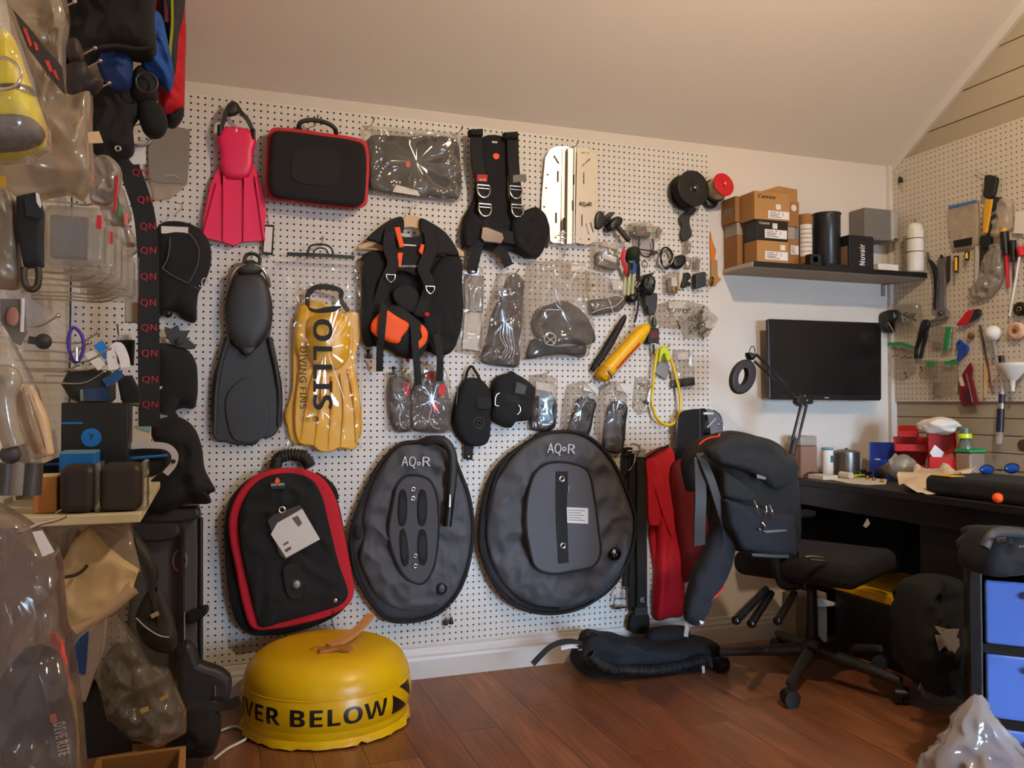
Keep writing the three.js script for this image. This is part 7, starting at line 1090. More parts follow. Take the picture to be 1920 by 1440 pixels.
// ---------------------------------------------------------------- garments hanging in the upper corner
{
  const t = thing('jacket', 'bright red jacket hanging at the wall end of the rail', 'jacket', W(320, 245, 0.42));
  part(t, 'body', puff(flat(S0([1250, -300, 1600, -280, 1665, 80, 1660, 500, 1655, 750, 1640, 940, 1560, 1060, 1480, 1050, 1420, 900, 1390, 700, 1300, 300]), 0.45), 0.36, 0.12, { p: 3, back: 0.06, cr: 0.035, cf: 11, rings: 18, n: 6 }), M.redCloth);
  part(t, 'dark_cuff', puff(flat(S0([1490, 1010, 1560, 1040, 1650, 930, 1640, 1000, 1560, 1085, 1500, 1080]), 0.46), 0.4, 0.06, { back: 0.05 }), M.cloth);
  const b = thing('wetsuit', 'black wetsuit arm with lime and grey stripes beside red jacket', 'wetsuit', W(322, 120, 0.5));
  part(b, 'arm', puff(flat(S0([1440, -300, 1640, -300, 1650, 60, 1610, 200, 1590, 420, 1560, 620, 1510, 560, 1490, 300, 1450, 100]), 0.55), 0.5, 0.06, { p: 2.6, back: 0.05, wr: 0.006 }), mat('#2a2d33', 0.8));
  part(b, 'lime_stripe', ribbon(pts3(S0([1545, -200, 1550, 60, 1550, 240, 1535, 420, 1530, 600]), 0.562), 0.008, 0.003), mat('#a8a820', 0.6)); part(b, 'red_stripe', ribbon(pts3(S0([1490, -200, 1495, 20, 1500, 200]), 0.556), 0.012, 0.003), mat('#6a2226', 0.7));
  const c = thing('wetsuit', 'royal blue and black wetsuit hanging in front of red jacket', 'wetsuit', W(270, 155, 0.58));
  part(c, 'blue_arm', puff(flat(S0([1330, -250, 1380, 30, 1450, 100, 1500, 300, 1555, 560, 1560, 650, 1510, 760, 1420, 700, 1300, 620, 1240, 420, 1230, 0]), 0.62), 0.56, 0.08, { p: 2.8, back: 0.05, cr: 0.03, cf: 12, rings: 16, n: 6 }), M.blueCloth);
  part(c, 'blue_torso', puff(flat(S0([860, 300, 1130, 300, 1180, 600, 1150, 740, 1050, 760, 900, 640, 850, 480]), 0.66), 0.6, 0.07, { p: 3, back: 0.04, cr: 0.025, cf: 12, rings: 16, n: 6 }), mat('#1c3c78', 0.75));
  const d = thing('jacket', 'black coat filling the upper corner over the blue wetsuit', 'jacket', W(200, 90, 0.7));
  part(d, 'body', puff(flat(S0([600, -300, 1000, -320, 1360, -300, 1375, 100, 1380, 420, 1240, 440, 1050, 410, 880, 430, 640, 500, 600, 380, 620, 200]), 0.72), 0.64, 0.12, { p: 4, back: 0.06, cr: 0.03, cf: 10, rings: 18, n: 6 }), M.cloth);
  part(d, 'hem', tube(pts3(S0([640, 500, 880, 430, 1050, 412, 1240, 440, 1380, 425]), 0.75), 0.006, 40), M.cloth2);
  const e = thing('wetsuit', 'long black wetsuit legs with a riveted tab hanging below the coat', 'wetsuit', W(215, 285, 0.55));
  part(e, 'leg', puff(flat(S0([840, 760, 950, 700, 1150, 720, 1240, 820, 1250, 1000, 1190, 1100, 1185, 1360, 1000, 1400, 900, 1380, 820, 1330, 830, 1000]), 0.58), 0.54, 0.06, { p: 3, back: 0.05, cr: 0.025, cf: 11, rings: 16, n: 6 }), M.neoprene);
  part(e, 'boot', puff(flat(S0([1240, 900, 1320, 860, 1440, 920, 1500, 1040, 1490, 1140, 1430, 1200, 1340, 1200, 1270, 1130]), 0.58), 0.54, 0.06, { back: 0.05 }), M.cloth);
  part(e, 'torso_fold', puff(flat(S0([1180, 640, 1260, 560, 1400, 700, 1410, 860, 1300, 900, 1200, 860]), 0.6), 0.56, 0.06, { back: 0.04 }), M.cloth2);
  part(e, 'rivet', [grommet(W(...S0([1062, 1335]), 0.61), 0.007)], M.chrome);
  part(e, 'ring', new THREE.TorusGeometry(0.03, 0.0035, 8, 28).translate(...W(...S0([1320, 740]), 0.64).toArray()), M.darkMetal);
}
{ // white card with wire hooks
  const t = thing('price_card', 'small white card behind crossed wire hooks', 'card', W(258, 310, 0.5)); part(t, 'card', plate(S0([1165, 1290, 1310, 1290, 1315, 1470, 1200, 1480, 1165, 1440]), 0.5, 0.002, 0.0005), M.white); part(t, 'clip_ring', new THREE.TorusGeometry(0.034, 0.002, 6, 26).translate(...W(...S0([1260, 1220]), 0.52).toArray()), M.wire);
}
// ---------------------------------------------------------------- float and bags in front
{
  const z = 1.72, t = thing('inflatable_float', 'bright yellow float with grey end and steel ring in clear wrap', 'float', W(30, 295, z));
  part(t, 'body', puff(flat(S0([-260, 310, -60, 300, 100, 320, 160, 430, 230, 640, 320, 860, 400, 1080, 418, 1200, 380, 1320, 240, 1390, 60, 1420, -200, 1420, -300, 900]), z), z, 0.07, { p: 2.6, back: 0.06, wr: 0.005 }), mat('#e8d400', 0.4));
  part(t, 'grey_end', puff(flat(S0([-200, 1130, 0, 1085, 180, 1075, 330, 1110, 412, 1200, 385, 1300, 240, 1360, 60, 1380, -200, 1390]), z + 0.03), z + 0.035, 0.05, { p: 3 }), mat('#5b574f', 0.6));
  part(t, 'seam_line', tube(pts3(S0([-100, 770, 0, 772, 150, 770, 260, 795, 320, 850]), [z + 0.074, z + 0.074, z + 0.07, z + 0.06, z + 0.03]), 0.004, 30), mat('#4a4410', 0.7));
  part(t, 'steel_ring', new THREE.TorusGeometry(0.026, 0.0032, 8, 28).translate(...W(...S0([25, 660]), z + 0.082).toArray()), M.chrome);
  const b = thing('plastic_bag', 'glossy clear wrap around the yellow float', 'bag', W(40, 330, z));
  part(b, 'film', puff(flat(S0([-300, -100, 20, -40, 110, 80, 250, 470, 360, 820, 430, 1100, 440, 1330, 300, 1430, 0, 1460, -320, 1440]), z), z, 0.105, { p: 4, back: 0.07, wr: 0.006, cr: 0.02, cf: 11, rings: 22, sm: false }), M.film);
}
{
  const z = 1.3, t = thing('plastic_bag', 'large milky bag with a dark header strip and red lettering', 'bag', W(110, 460, z));
  part(t, 'film', puff(flat([...S0([60, -60, 300, -100, 520, -60, 580, 80, 610, 180, 580, 420, 590, 880, 690, 900, 830, 870, 830, 1300]), ...S1([845, 200, 845, 310, 740, 460, 600, 400, 400, 440, 150, 440, 20, 330, 0, 60]), ...S0([200, 1150, 180, 700])], z), z, 0.06, { p: 5, back: 0.04, wr: 0.012, wf: 9, cr: 0.04, cf: 8, rings: 28, sm: false, center: W(85, 220, z) }), mat('#d9cdb8', 0.16, 0, { transmission: 0.74, thickness: 0 }));
  const hs = part(t, 'header_strip', plate(S0([110, 75, 260, 240, 400, 420, 560, 600, 590, 860, 520, 780, 380, 600, 250, 430]), z + 0.075, 0.003, 0.001), mat('#3a342e', 0.7));
  for (const q of [[205, 250, 235, 250, 290, 400, 270, 420], [300, 370, 330, 390, 350, 450, 320, 450], [400, 540, 440, 545, 480, 640, 450, 650], [460, 620, 500, 630, 535, 730, 505, 700]]) part(hs, 'red_letter', plate(S0(q), z + 0.0785, 0.001, 0), mat('#d23a34', 0.6));
  part(t, 'beige_tag', plate(S0([785, 1190, 890, 1180, 930, 1285, 800, 1290]), z + 0.07, 0.002, 0.0005), mat('#d8b68a', 0.8));
  part(t, 'contents', puff(flat([...S0([300, 900, 560, 960, 720, 1000]), ...S1([720, 150, 560, 380, 300, 330])], z), z - 0.01, 0.03, { back: 0.03, wr: 0.02 }), mat('#b5a68e', 0.7));
}
{ const z = 1.0; const t = thing('packed_item', 'dark brown bagged fittings hooked beside the black coat', 'packet', W(150, 190, z)); part(t, 'fitting', puff(flat(S0([590, 480, 640, 360, 700, 360, 750, 480, 740, 560, 640, 580]), z), z, 0.03, { back: 0.03, wr: 0.01 }), mat('#3b2f2a', 0.6)); part(t, 'lower_fitting', puff(flat(S0([580, 620, 760, 560, 820, 660, 930, 740, 880, 830, 760, 870, 720, 930, 620, 880]), z), z, 0.04, { back: 0.03, wr: 0.014 }), mat('#2a2320', 0.5)); part(t, 'side_fitting', puff(flat(S0([505, 480, 540, 460, 620, 570, 590, 590, 520, 540]), z), z, 0.02, { back: 0.02 }), mat('#2f2824', 0.6)); part(t, 'peg_hook', hookL(178, 112, z), M.wire); }
{
  const z = 1.52, t = thing('gear_pouch', 'slim black pouch with white label and rubber bottom loop', 'pouch', W(62, 545, z));
  part(t, 'body', puff(flat(S1([165, 440, 250, 420, 350, 400, 395, 560, 390, 800, 392, 1060, 230, 1070, 200, 900, 165, 800]), z), z, 0.035, { p: 5, back: 0.02, sm: false }), M.cloth);
  part(t, 'flap', plate(S1([215, 430, 330, 380, 395, 600, 380, 630, 230, 600]), z + 0.034, 0.006, 0.002), M.cloth2); part(t, 'white_label', plate(S1([320, 385, 350, 400, 375, 500, 362, 530, 330, 480]), z + 0.041, 0.001, 0), M.white);
  part(t, 'loop', tube(pts3(S1([218, 1060, 212, 1150, 240, 1240, 290, 1262, 330, 1235, 348, 1150, 342, 1060]), z + 0.02), 0.0065, 40), mat('#2d1f18', 0.5));
}
solo('clear_pouch', 'crinkled clear pouch with dark strips left of the black pouch', 'pouch', puff(flat(S1([-120, 360, 30, 340, 140, 460, 170, 700, 190, 1000, 180, 1250, 0, 1260, -140, 1240]), 1.5), 1.5, 0.04, { p: 4, back: 0.02, wr: 0.006, cr: 0.02, cf: 16, rings: 18 }), mat('#b0a48e', 0.25, 0, { transmission: 0.55, thickness: 0 }));
solo('yellow_strap', 'narrow yellow and green strap hanging at the shelf stock edge', 'strap', ribbon(pts3(S1([0, 240, 5, 420, -5, 600, 0, 900]), 1.45), 0.02, 0.004), mat('#b98a12', 0.6));
// ---------------------------------------------------------------- clamshell boxes in a row on their hooks
{
  const rows = [[380, 480, 920, 1060, 1.28, 'front clear clamshell box with grey insert'], [560, 640, 1020, 1130, 1.12, 'second clear clamshell box tucked behind the front one'], [640, 760, 1080, 1190, 0.98, 'third clear clamshell box in the hooked row'], [720, 860, 1140, 1260, 0.85, 'fourth clear clamshell box in the hooked row'], [780, 940, 1200, 1330, 0.73, 'rearmost clear clamshell box nearest the red-lettered strap']];
  rows.forEach(([x0, y0, x1, y1, z, label], k) => {
    const a = W(...S1([x0, y0]), z), b = W(...S1([x1, y1]), z), t = thing('clamshell_box', label, 'box', [(a.x + b.x) / 2, b.y, z]);
    part(t, 'insert', rbox(a.x + 0.012, b.x - 0.03, b.y + 0.02, a.y - 0.02, z - 0.05, z - 0.02, 0.006), mat(k % 2 ? '#8b8176' : '#6d675f', 0.7));
    part(t, 'shell', rbox(a.x, b.x, b.y, a.y, z - 0.075, z, 0.018, 3), M.clamshell); part(t, 'flange', rbox(a.x - 0.008, b.x + 0.008, b.y - 0.008, a.y + 0.01, z - 0.08, z - 0.076, 0.002), M.clamshell);
    part(t, 'ridge', rbox(b.x - 0.03, b.x - 0.022, b.y + 0.01, a.y - 0.01, z - 0.002, z + 0.004, 0.002), M.clamshell);
    if (k < 2) part(t, 'red_corner', box(b.x - 0.012, b.x - 0.002, a.y - 0.05, a.y - 0.02, z + 0.001, z + 0.003), M.red);
    part(t, 'peg_hook', hook(V3(XL, b.y - 0.012, z - 0.03), b.x - XL - 0.01, V3(1, 0, 0)), M.wire);
  });
  for (const [label, q, z, bits] of [['bulging clear bag with red edge above the clamshell row', [830, 110, 960, 60, 1080, 160, 1100, 260, 1060, 420, 960, 500, 820, 480, 830, 300], 1.05, [[1040, 230, 1065, 230, 1045, 560, 1020, 560, M.red]]], ['rounded clear bag with green tab beside the lettered strap', [930, 380, 1080, 330, 1150, 480, 1180, 620, 1100, 700, 930, 640], 0.9, [[1060, 480, 1080, 480, 1085, 600, 1062, 610, M.green], [1110, 590, 1150, 560, 1150, 680, 1120, 680, mat('#d2726c', 0.5)]]], ['flat milky bag of small fittings by the lettered strap', [920, 640, 1100, 620, 1180, 720, 1230, 860, 1130, 880, 950, 760], 0.8, []], ['thin clear sleeve bag in front of the lettered strap', [1060, 840, 1200, 860, 1240, 910, 1100, 1000, 1080, 900], 0.62, []]]) {
    const t = thing('packed_item', label, 'packet', W(...S1([q[0], q[q.length - 1]]), z));
    part(t, 'film', puff(flat(S1(q), z), z, 0.035, { p: 3.5, back: 0.03, wr: 0.004, cr: 0.018, cf: 20, rings: 16 }), mat('#c4bbae', 0.14, 0, { transmission: 0.66, thickness: 0 }));
    for (const b of bits) part(t, 'coloured_edge', plate(S1(b.slice(0, 8)), z + 0.036, 0.003, 0.001), b[8]);
    part(t, 'peg_hook', hookL(...S1([(q[0] + q[4]) / 2, (q[1] + q[q.length - 1]) / 2]), z), M.wire);
  }
  const t = thing('packed_item', 'pale cream packet hanging flat below the rear clamshell', 'packet', W(...S1([1200, 1440]), 0.3)); part(t, 'packet', plate(S1([1130, 1130, 1190, 1150, 1250, 1180, 1248, 1560, 1120, 1560, 1120, 1300]), 0.3, 0.02, 0.006), mat('#c9b493', 0.7)); part(t, 'peg_hook', hook(W(...S1([1185, 1165]), 0.002), 0.33), M.wire);
}
// hooks seen on the left board
for (const [label, px, py, z, tip] of [['bare wire hook beneath the milky bag', 188, 135, 0.9, 0], ['bare wire hook at the top by the coat', 140, 22, 1.1, 0], ['bare wire hook low under the coat', 205, 178, 0.85, 0], ['bare wire hook holding the black ball', 108, 612, 1.25, 0], ['long bare wire hook above the black mask', 205, 678, 0.9, 0], ['bare wire hook above the blue straps', 240, 560, 0.7, 0], ['bare wire hook under the white shelf', 122, 972, 1.2, 0]]) { const t = thing('peg_hook', label, 'hook', W(px, py, z)); part(t, 'wire', hookL(px, py, z), M.wire); }
{ const z = 1.22, t = thing('rubber_ball', 'black rubber suction ball with steel end on a wire hook', 'ball', W(75, 640, z)); part(t, 'ball', ball(W(...S2([390, 385]), z), 0.018), M.rubber); part(t, 'end', rod(W(...S2([260, 370]), z), W(...S2([340, 385]), z), 0.009), M.darkMetal); }
{ const z = 0.95, t = thing('wrist_lanyard', 'purple cord lanyard with steel snap hanging on a wire hook', 'lanyard', W(140, 680, z)); part(t, 'cord', tube(pts3(S2([630, 290, 615, 400, 660, 560, 690, 570, 750, 460, 730, 320, 660, 258, 632, 290]), z), 0.0045, 50), M.purple); part(t, 'snap', [rod(W(...S2([690, 440]), z + 0.01), W(...S2([690, 560]), z + 0.01), 0.005)], M.chrome); }
{ const z = 0.8; for (const [label, q, m] of [['blue strap clip with white webbing loop', [880, 400, 920, 450, 980, 520], M.blue], ['white plastic snap clip beside the blue strap', [800, 480, 860, 560, 920, 620], M.white], ['white curved tube clip near the black pouch', [1020, 640, 1010, 480, 1060, 430, 1110, 520, 1130, 620], M.white], ['teal ended strap below the white clips', [940, 760, 1020, 720, 1090, 660], mat('#1f4f7c', 0.6)]]) { const t = thing('strap_clip', label, 'clip', W(...S2([q[0], q[1]]), z)); part(t, 'strap', ribbon(pts3(S2(q), z), 0.026, 0.01, V3(0.2, 0, 1)), m); part(t, 'peg_hook', hookL(...S2([q[0], q[1]]), z), M.wire); } }
{ const z = 0.72, t = thing('dive_mask', 'black dive mask with blue tinted lens above the device box', 'mask', W(165, 770, z)); part(t, 'skirt', puff(flat(S2([620, 660, 800, 630, 1000, 650, 1040, 760, 1040, 900, 960, 980, 760, 960, 640, 900, 560, 770]), z), z, 0.06, { p: 4, back: 0.03, sm: false }), M.rubber); part(t, 'lens', plate(S2([725, 815, 960, 790, 1000, 880, 960, 925, 730, 925]), z + 0.06, 0.005, 0.001), mat('#1b3f66', 0.12)); part(t, 'rim_light', plate(S2([720, 818, 745, 816, 748, 918, 724, 920]), z + 0.065, 0.002, 0), mat('#8f9a88', 0.3)); part(t, 'peg_hook', hookL(...S2([700, 655]), z), M.wire); }
for (const [label, q, z, d] of [['short black tube pouch with cream cap on the pegboard', [1015, 380, 1215, 375, 1205, 600, 1100, 610, 1030, 560], 0.22, 0.05], ['black zip pouch leaning under the teal strap', [1055, 700, 1190, 690, 1260, 830, 1262, 960, 1120, 978, 1090, 880], 0.5, 0.05]]) { const t = thing('gear_pouch', label, 'pouch', W(...S2([q[0] + 60, q[7] + 200]), z)); part(t, 'body', puff(flat(S2(q), z), z, d, { p: 5, back: 0.02, sm: false }), M.cloth); part(t, 'trim', z < 0.3 ? plate(S2([1050, 330, 1180, 320, 1190, 372, 1050, 378]), z + 0.01, 0.02, 0.004) : tube(pts3(S2([1140, 962, 1200, 945, 1255, 945]), z + d), 0.003), z < 0.3 ? M.paper : M.wire); part(t, 'peg_hook', z < 0.3 ? hook(W(...S2([1115, 385]), 0.002), z + 0.02) : hookL(...S2([1120, 700]), z), M.wire); }
// ---------------------------------------------------------------- shelf on the left board and what stands on it
{
  const y = 0.868, x1 = -0.145, z0 = 0.44, z1 = 1.26, t = thing('wall_shelf', 'cream shelf on the left pegboard crowded with boxed masks', 'shelf', [XL, y, 0.85]);
  part(t, 'board', rbox(XL, x1, y - 0.022, y, z0, z1, 0.003), mat('#d8cfae', 0.5));
  part(t, 'bracket', [box(XL, XL + 0.2, y - 0.03, y - 0.022, 1.0, 1.02), box(XL, XL + 0.01, y - 0.15, y - 0.022, 1.0, 1.02)], M.trim);
  const q = (px, py, z) => W(px, py, z), onS = (x0, x1p, top, z, d) => { const a = W(x0, 900, z), b = W(x1p, 900, z), h = W((x0 + x1p) / 2, top, z).y; return [a.x, b.x, y + 0.001, h, z - d, z]; };
  { const e = onS(113, 240, 755, 0.95, 0.12), u = thing('mask_box', 'black boxed device with a round blue sticker on the shelf', 'box', [(e[0] + e[1]) / 2, y, 0.9]); part(u, 'body', rbox(...e, 0.004), M.plasticBlack); part(u, 'blue_sticker', lathe([[0, 0], [0.024, 0], [0.024, 0.001], [0, 0.001]], W(...S2([822, 1250]), 0.9512), 26, V3(0, 0, 1)), M.blue); part(u, 'mark', lettering('7', W(...S2([806, 1268]), 0.953), W(...S2([836, 1268]), 0.953), 0.014), M.ink); part(u, 'blue_line', box(e[0] + 0.002, e[0] + 0.05, e[3] - 0.055, e[3] - 0.05, 0.95, 0.9515), M.blue); }
  { const e = onS(110, 178, 848, 1.1, 0.1), u = thing('blue_carton', 'bright blue carton standing behind the brown cases', 'box', [(e[0] + e[1]) / 2, y, 1.05]); part(u, 'body', rbox(...e, 0.003), M.blue); part(u, 'lid_edge', box(e[0], e[1], e[3] - 0.004, e[3] + 0.001, e[4], e[5] + 0.001), mat('#6f9fb8', 0.5)); }
  for (const [a, b, top, label] of [[110, 178, 873, 'rounded dark brown mask case at the shelf front'], [185, 266, 870, 'rounded dark brown mask case with clear edge near the shelf corner']]) { const e = onS(a, b, top, 1.235, 0.1), u = thing('mask_case', label, 'case', [(e[0] + e[1]) / 2, y, 1.2]); part(u, 'case', rbox(...e, 0.02, 4), mat('#2c231e', 0.5)); part(u, 'clear_edge', rbox(e[1] - 0.002, e[1] + 0.01, e[2], e[3] + 0.004, e[4], e[5] - 0.01, 0.004), M.clamshell); }
  { const e = onS(62, 108, 895, 1.2, 0.08), u = thing('kraft_carton', 'small orange kraft carton at the shelf rear', 'box', [(e[0] + e[1]) / 2, y, 1.15]); part(u, 'body', rbox(...e, 0.003), mat('#b9783c', 0.8)); part(u, 'pale_top', box(e[0], e[1], e[3], e[3] + 0.003, e[4], e[5]), mat('#cfc08a', 0.8)); }
  { const u = thing('long_case', 'long black case with blue edge line and white wrist strap', 'case', W(250, 885, 0.8)); part(u, 'case', puff(flat(S3([320, 200, 900, 75, 1180, 60, 1270, 100, 1260, 200, 1150, 290, 800, 300, 320, 285]), 0.8), 0.8, 0.05, { p: 5, back: 0.08 }), M.cloth); part(u, 'blue_line', tube(pts3(S3([340, 205, 700, 190, 900, 165, 1260, 135]), 0.855), 0.004), M.blue); part(u, 'wrist_strap', ribbon(pts3(S3([900, 70, 1130, 58, 1260, 75, 1310, 130, 1300, 200, 1240, 275]), 0.86), 0.018, 0.003), M.silverInk); part(u, 'strap_mark', ball(W(...S3([1300, 180]), 0.862), 0.006), M.ink); }
  { const a = W(236, 832, 0.6), b = W(282, 800, 0.6), u = thing('greeting_carton', 'small cream and teal printed carton behind the long case', 'box', [a.x, y, 0.58]); part(u, 'body', rbox(a.x, b.x, y + 0.001, b.y, 0.56, 0.6, 0.002), mat('#d6cdb8', 0.7)); part(u, 'teal_corner', plate(S2([1200, 1150, 1355, 1150, 1355, 1200, 1290, 1190]), 0.601, 0.001, 0), mat('#86b5ab', 0.7)); part(u, 'peach_corner', plate(S2([1140, 1270, 1180, 1270, 1180, 1320, 1140, 1320]), 0.601, 0.001, 0), mat('#d8a27c', 0.7)); }
}
{ // cream packaged bar and chrome snorkel bag, near
  const z = 1.55, t = thing('boxed_bar', 'long cream plastic bar in clear wrap leaning at a slant', 'packet', W(70, 855, z)); part(t, 'bar', splate(S2([185, 790, 280, 775, 470, 1390, 440, 1420, 370, 1410, 300, 1260]), z, 0.035, 0.01, [], 2), mat('#d2b48c', 0.6)); part(t, 'side', splate(S2([90, 760, 170, 740, 300, 1200, 350, 1380, 300, 1400, 200, 1150]), z - 0.02, 0.02, 0.006, [], 2), mat('#c2a680', 0.6));
  part(t, 'film', puff(flat(S2([0, 330, 90, 350, 230, 600, 340, 830, 480, 1390, 380, 1440, 120, 1440, 0, 1200]), z), z - 0.02, 0.07, { p: 4, wr: 0.008, cr: 0.02, cf: 14, rings: 18, sm: false }), M.film);
  const u = thing('wrapped_snorkel', 'glossy clear wrapped snorkel tube at the shelf edge', 'snorkel', W(20, 850, z + 0.05)); part(u, 'tube', tube(pts3(S2([-80, 760, 0, 700, 60, 690, 90, 760, 40, 880, 60, 1100, 130, 1330]), z + 0.06), 0.02, 60), mat('#c9bfae', 0.12, 0, { transmission: 0.5, thickness: 0 })); part(u, 'mouthpiece', ball(W(...S2([95, 1400]), z + 0.06), 0.018), M.darkGrey);
  const v = thing('packed_item', 'grey bagged accessory card above the cream bar', 'packet', W(25, 650, z - 0.1)); part(v, 'card', plate(S2([0, 0, 215, 0, 240, 300, 180, 420, 130, 400, 0, 200]), z - 0.12, 0.01, 0.002), mat('#6c655c', 0.7)); part(v, 'red_spot', ball(W(...S2([115, 160]), z - 0.1), 0.012, 1, 1.6, 0.4), mat('#a06a58', 0.6)); part(v, 'edge', rod(W(...S2([205, 0]), z - 0.1), W(...S2([195, 300]), z - 0.1), 0.004), M.silverInk);
  const g = thing('packed_item', 'grey tubes in clear wrap standing at the shelf end', 'packet', W(50, 930, z - 0.15)); for (const x of [20, 120, 220]) part(g, 'tube', rod(W(...S3([x + 30, 190]), z - 0.2), W(...S3([x + 10, 430]), z - 0.2), 0.02), mat(x === 120 ? '#8b857f' : '#4a4744', 0.3));
}
// ---------------------------------------------------------------- lower left corner
{
  const t = thing('bag_bundle', 'bulky black bag with pointed flaps hanging above the grey case', 'bag', W(330, 970, 0.3)); part(t, 'bag', puff(flat(PX([282, 800, 300, 785, 335, 782, 362, 800, 378, 838, 384, 880, 396, 905, 404, 922, 392, 928, 396, 944, 345, 948, 300, 968, 262, 950, 280, 905, 305, 880, 322, 850, 322, 832, 290, 830]), 0.32), 0.28, 0.09, { p: 3, back: 0.05, wr: 0.01, cr: 0.02, cf: 10, rings: 14, n: 4, center: W(345, 880, 0.32) }), M.cloth); part(t, 'strap', ribbon(pts3(PX([330, 790, 320, 770, 330, 745]), 0.28), 0.03, 0.004), M.webbing); part(t, 'grey_tab', plate(S3([1390, 480, 1500, 465, 1560, 480, 1480, 500]), 0.3, 0.004, 0.001), M.greyPad);
}
{
  const z = 0.28, t = thing('hard_case', 'grey moulded hard case with black handle bars standing on end', 'case', FL(320, 1235)); 
  part(t, 'shell', splate(S3([1000, 760, 1020, 560, 1400, 530, 1480, 530, 1505, 600, 1510, 1200, 1500, 2080, 1480, 2120, 1200, 2135, 1000, 2130]), z - 0.2, 0.18, 0.02, [], 2), mat('#4d4a45', 0.6));
  for (const q of [[1000, 660, 1240, 640, 1340, 650, 1345, 740, 1200, 790, 1020, 770], [1080, 580, 1480, 520, 1500, 590, 1440, 630, 1200, 650, 1080, 650]]) part(t, 'handle_block', splate(S3(q), z - 0.03, 0.06, 0.012, [], 2), M.rubber);
  part(t, 'tow_bar', rbox(W(...S3([1338, 900]), z + 0.02).x, W(...S3([1388, 900]), z + 0.02).x, W(...S3([1360, 1760]), z + 0.02).y, W(...S3([1360, 680]), z + 0.02).y, z, z + 0.02, 0.005), M.plasticBlack); part(t, 'bright_edge', rod(W(...S3([1384, 1300]), z + 0.023), W(...S3([1384, 1660]), z + 0.023), 0.003), M.chrome);
  part(t, 'side_rail', rod(W(...S3([1505, 600]), z - 0.02), W(...S3([1505, 1700]), z - 0.02), 0.008), M.plasticBlack); part(t, 'latch', splate(S3([1400, 1330, 1480, 1290, 1560, 1270, 1562, 1310, 1500, 1370, 1410, 1400]), z - 0.03, 0.04, 0.008), M.plasticBlack);
  part(t, 'round_badge', new THREE.TorusGeometry(0.036, 0.004, 8, 30).scale(0.6, 1, 1).translate(...W(...S3([1348, 925]), z - 0.015).toArray()), mat('#b09a94', 0.5)); part(t, 'badge_centre', new THREE.CylinderGeometry(0.032, 0.032, 0.002, 24).rotateX(Math.PI / 2).scale(0.6, 1, 1).translate(...W(...S3([1348, 925]), z - 0.017).toArray()), mat('#7c3c38', 0.6));
}
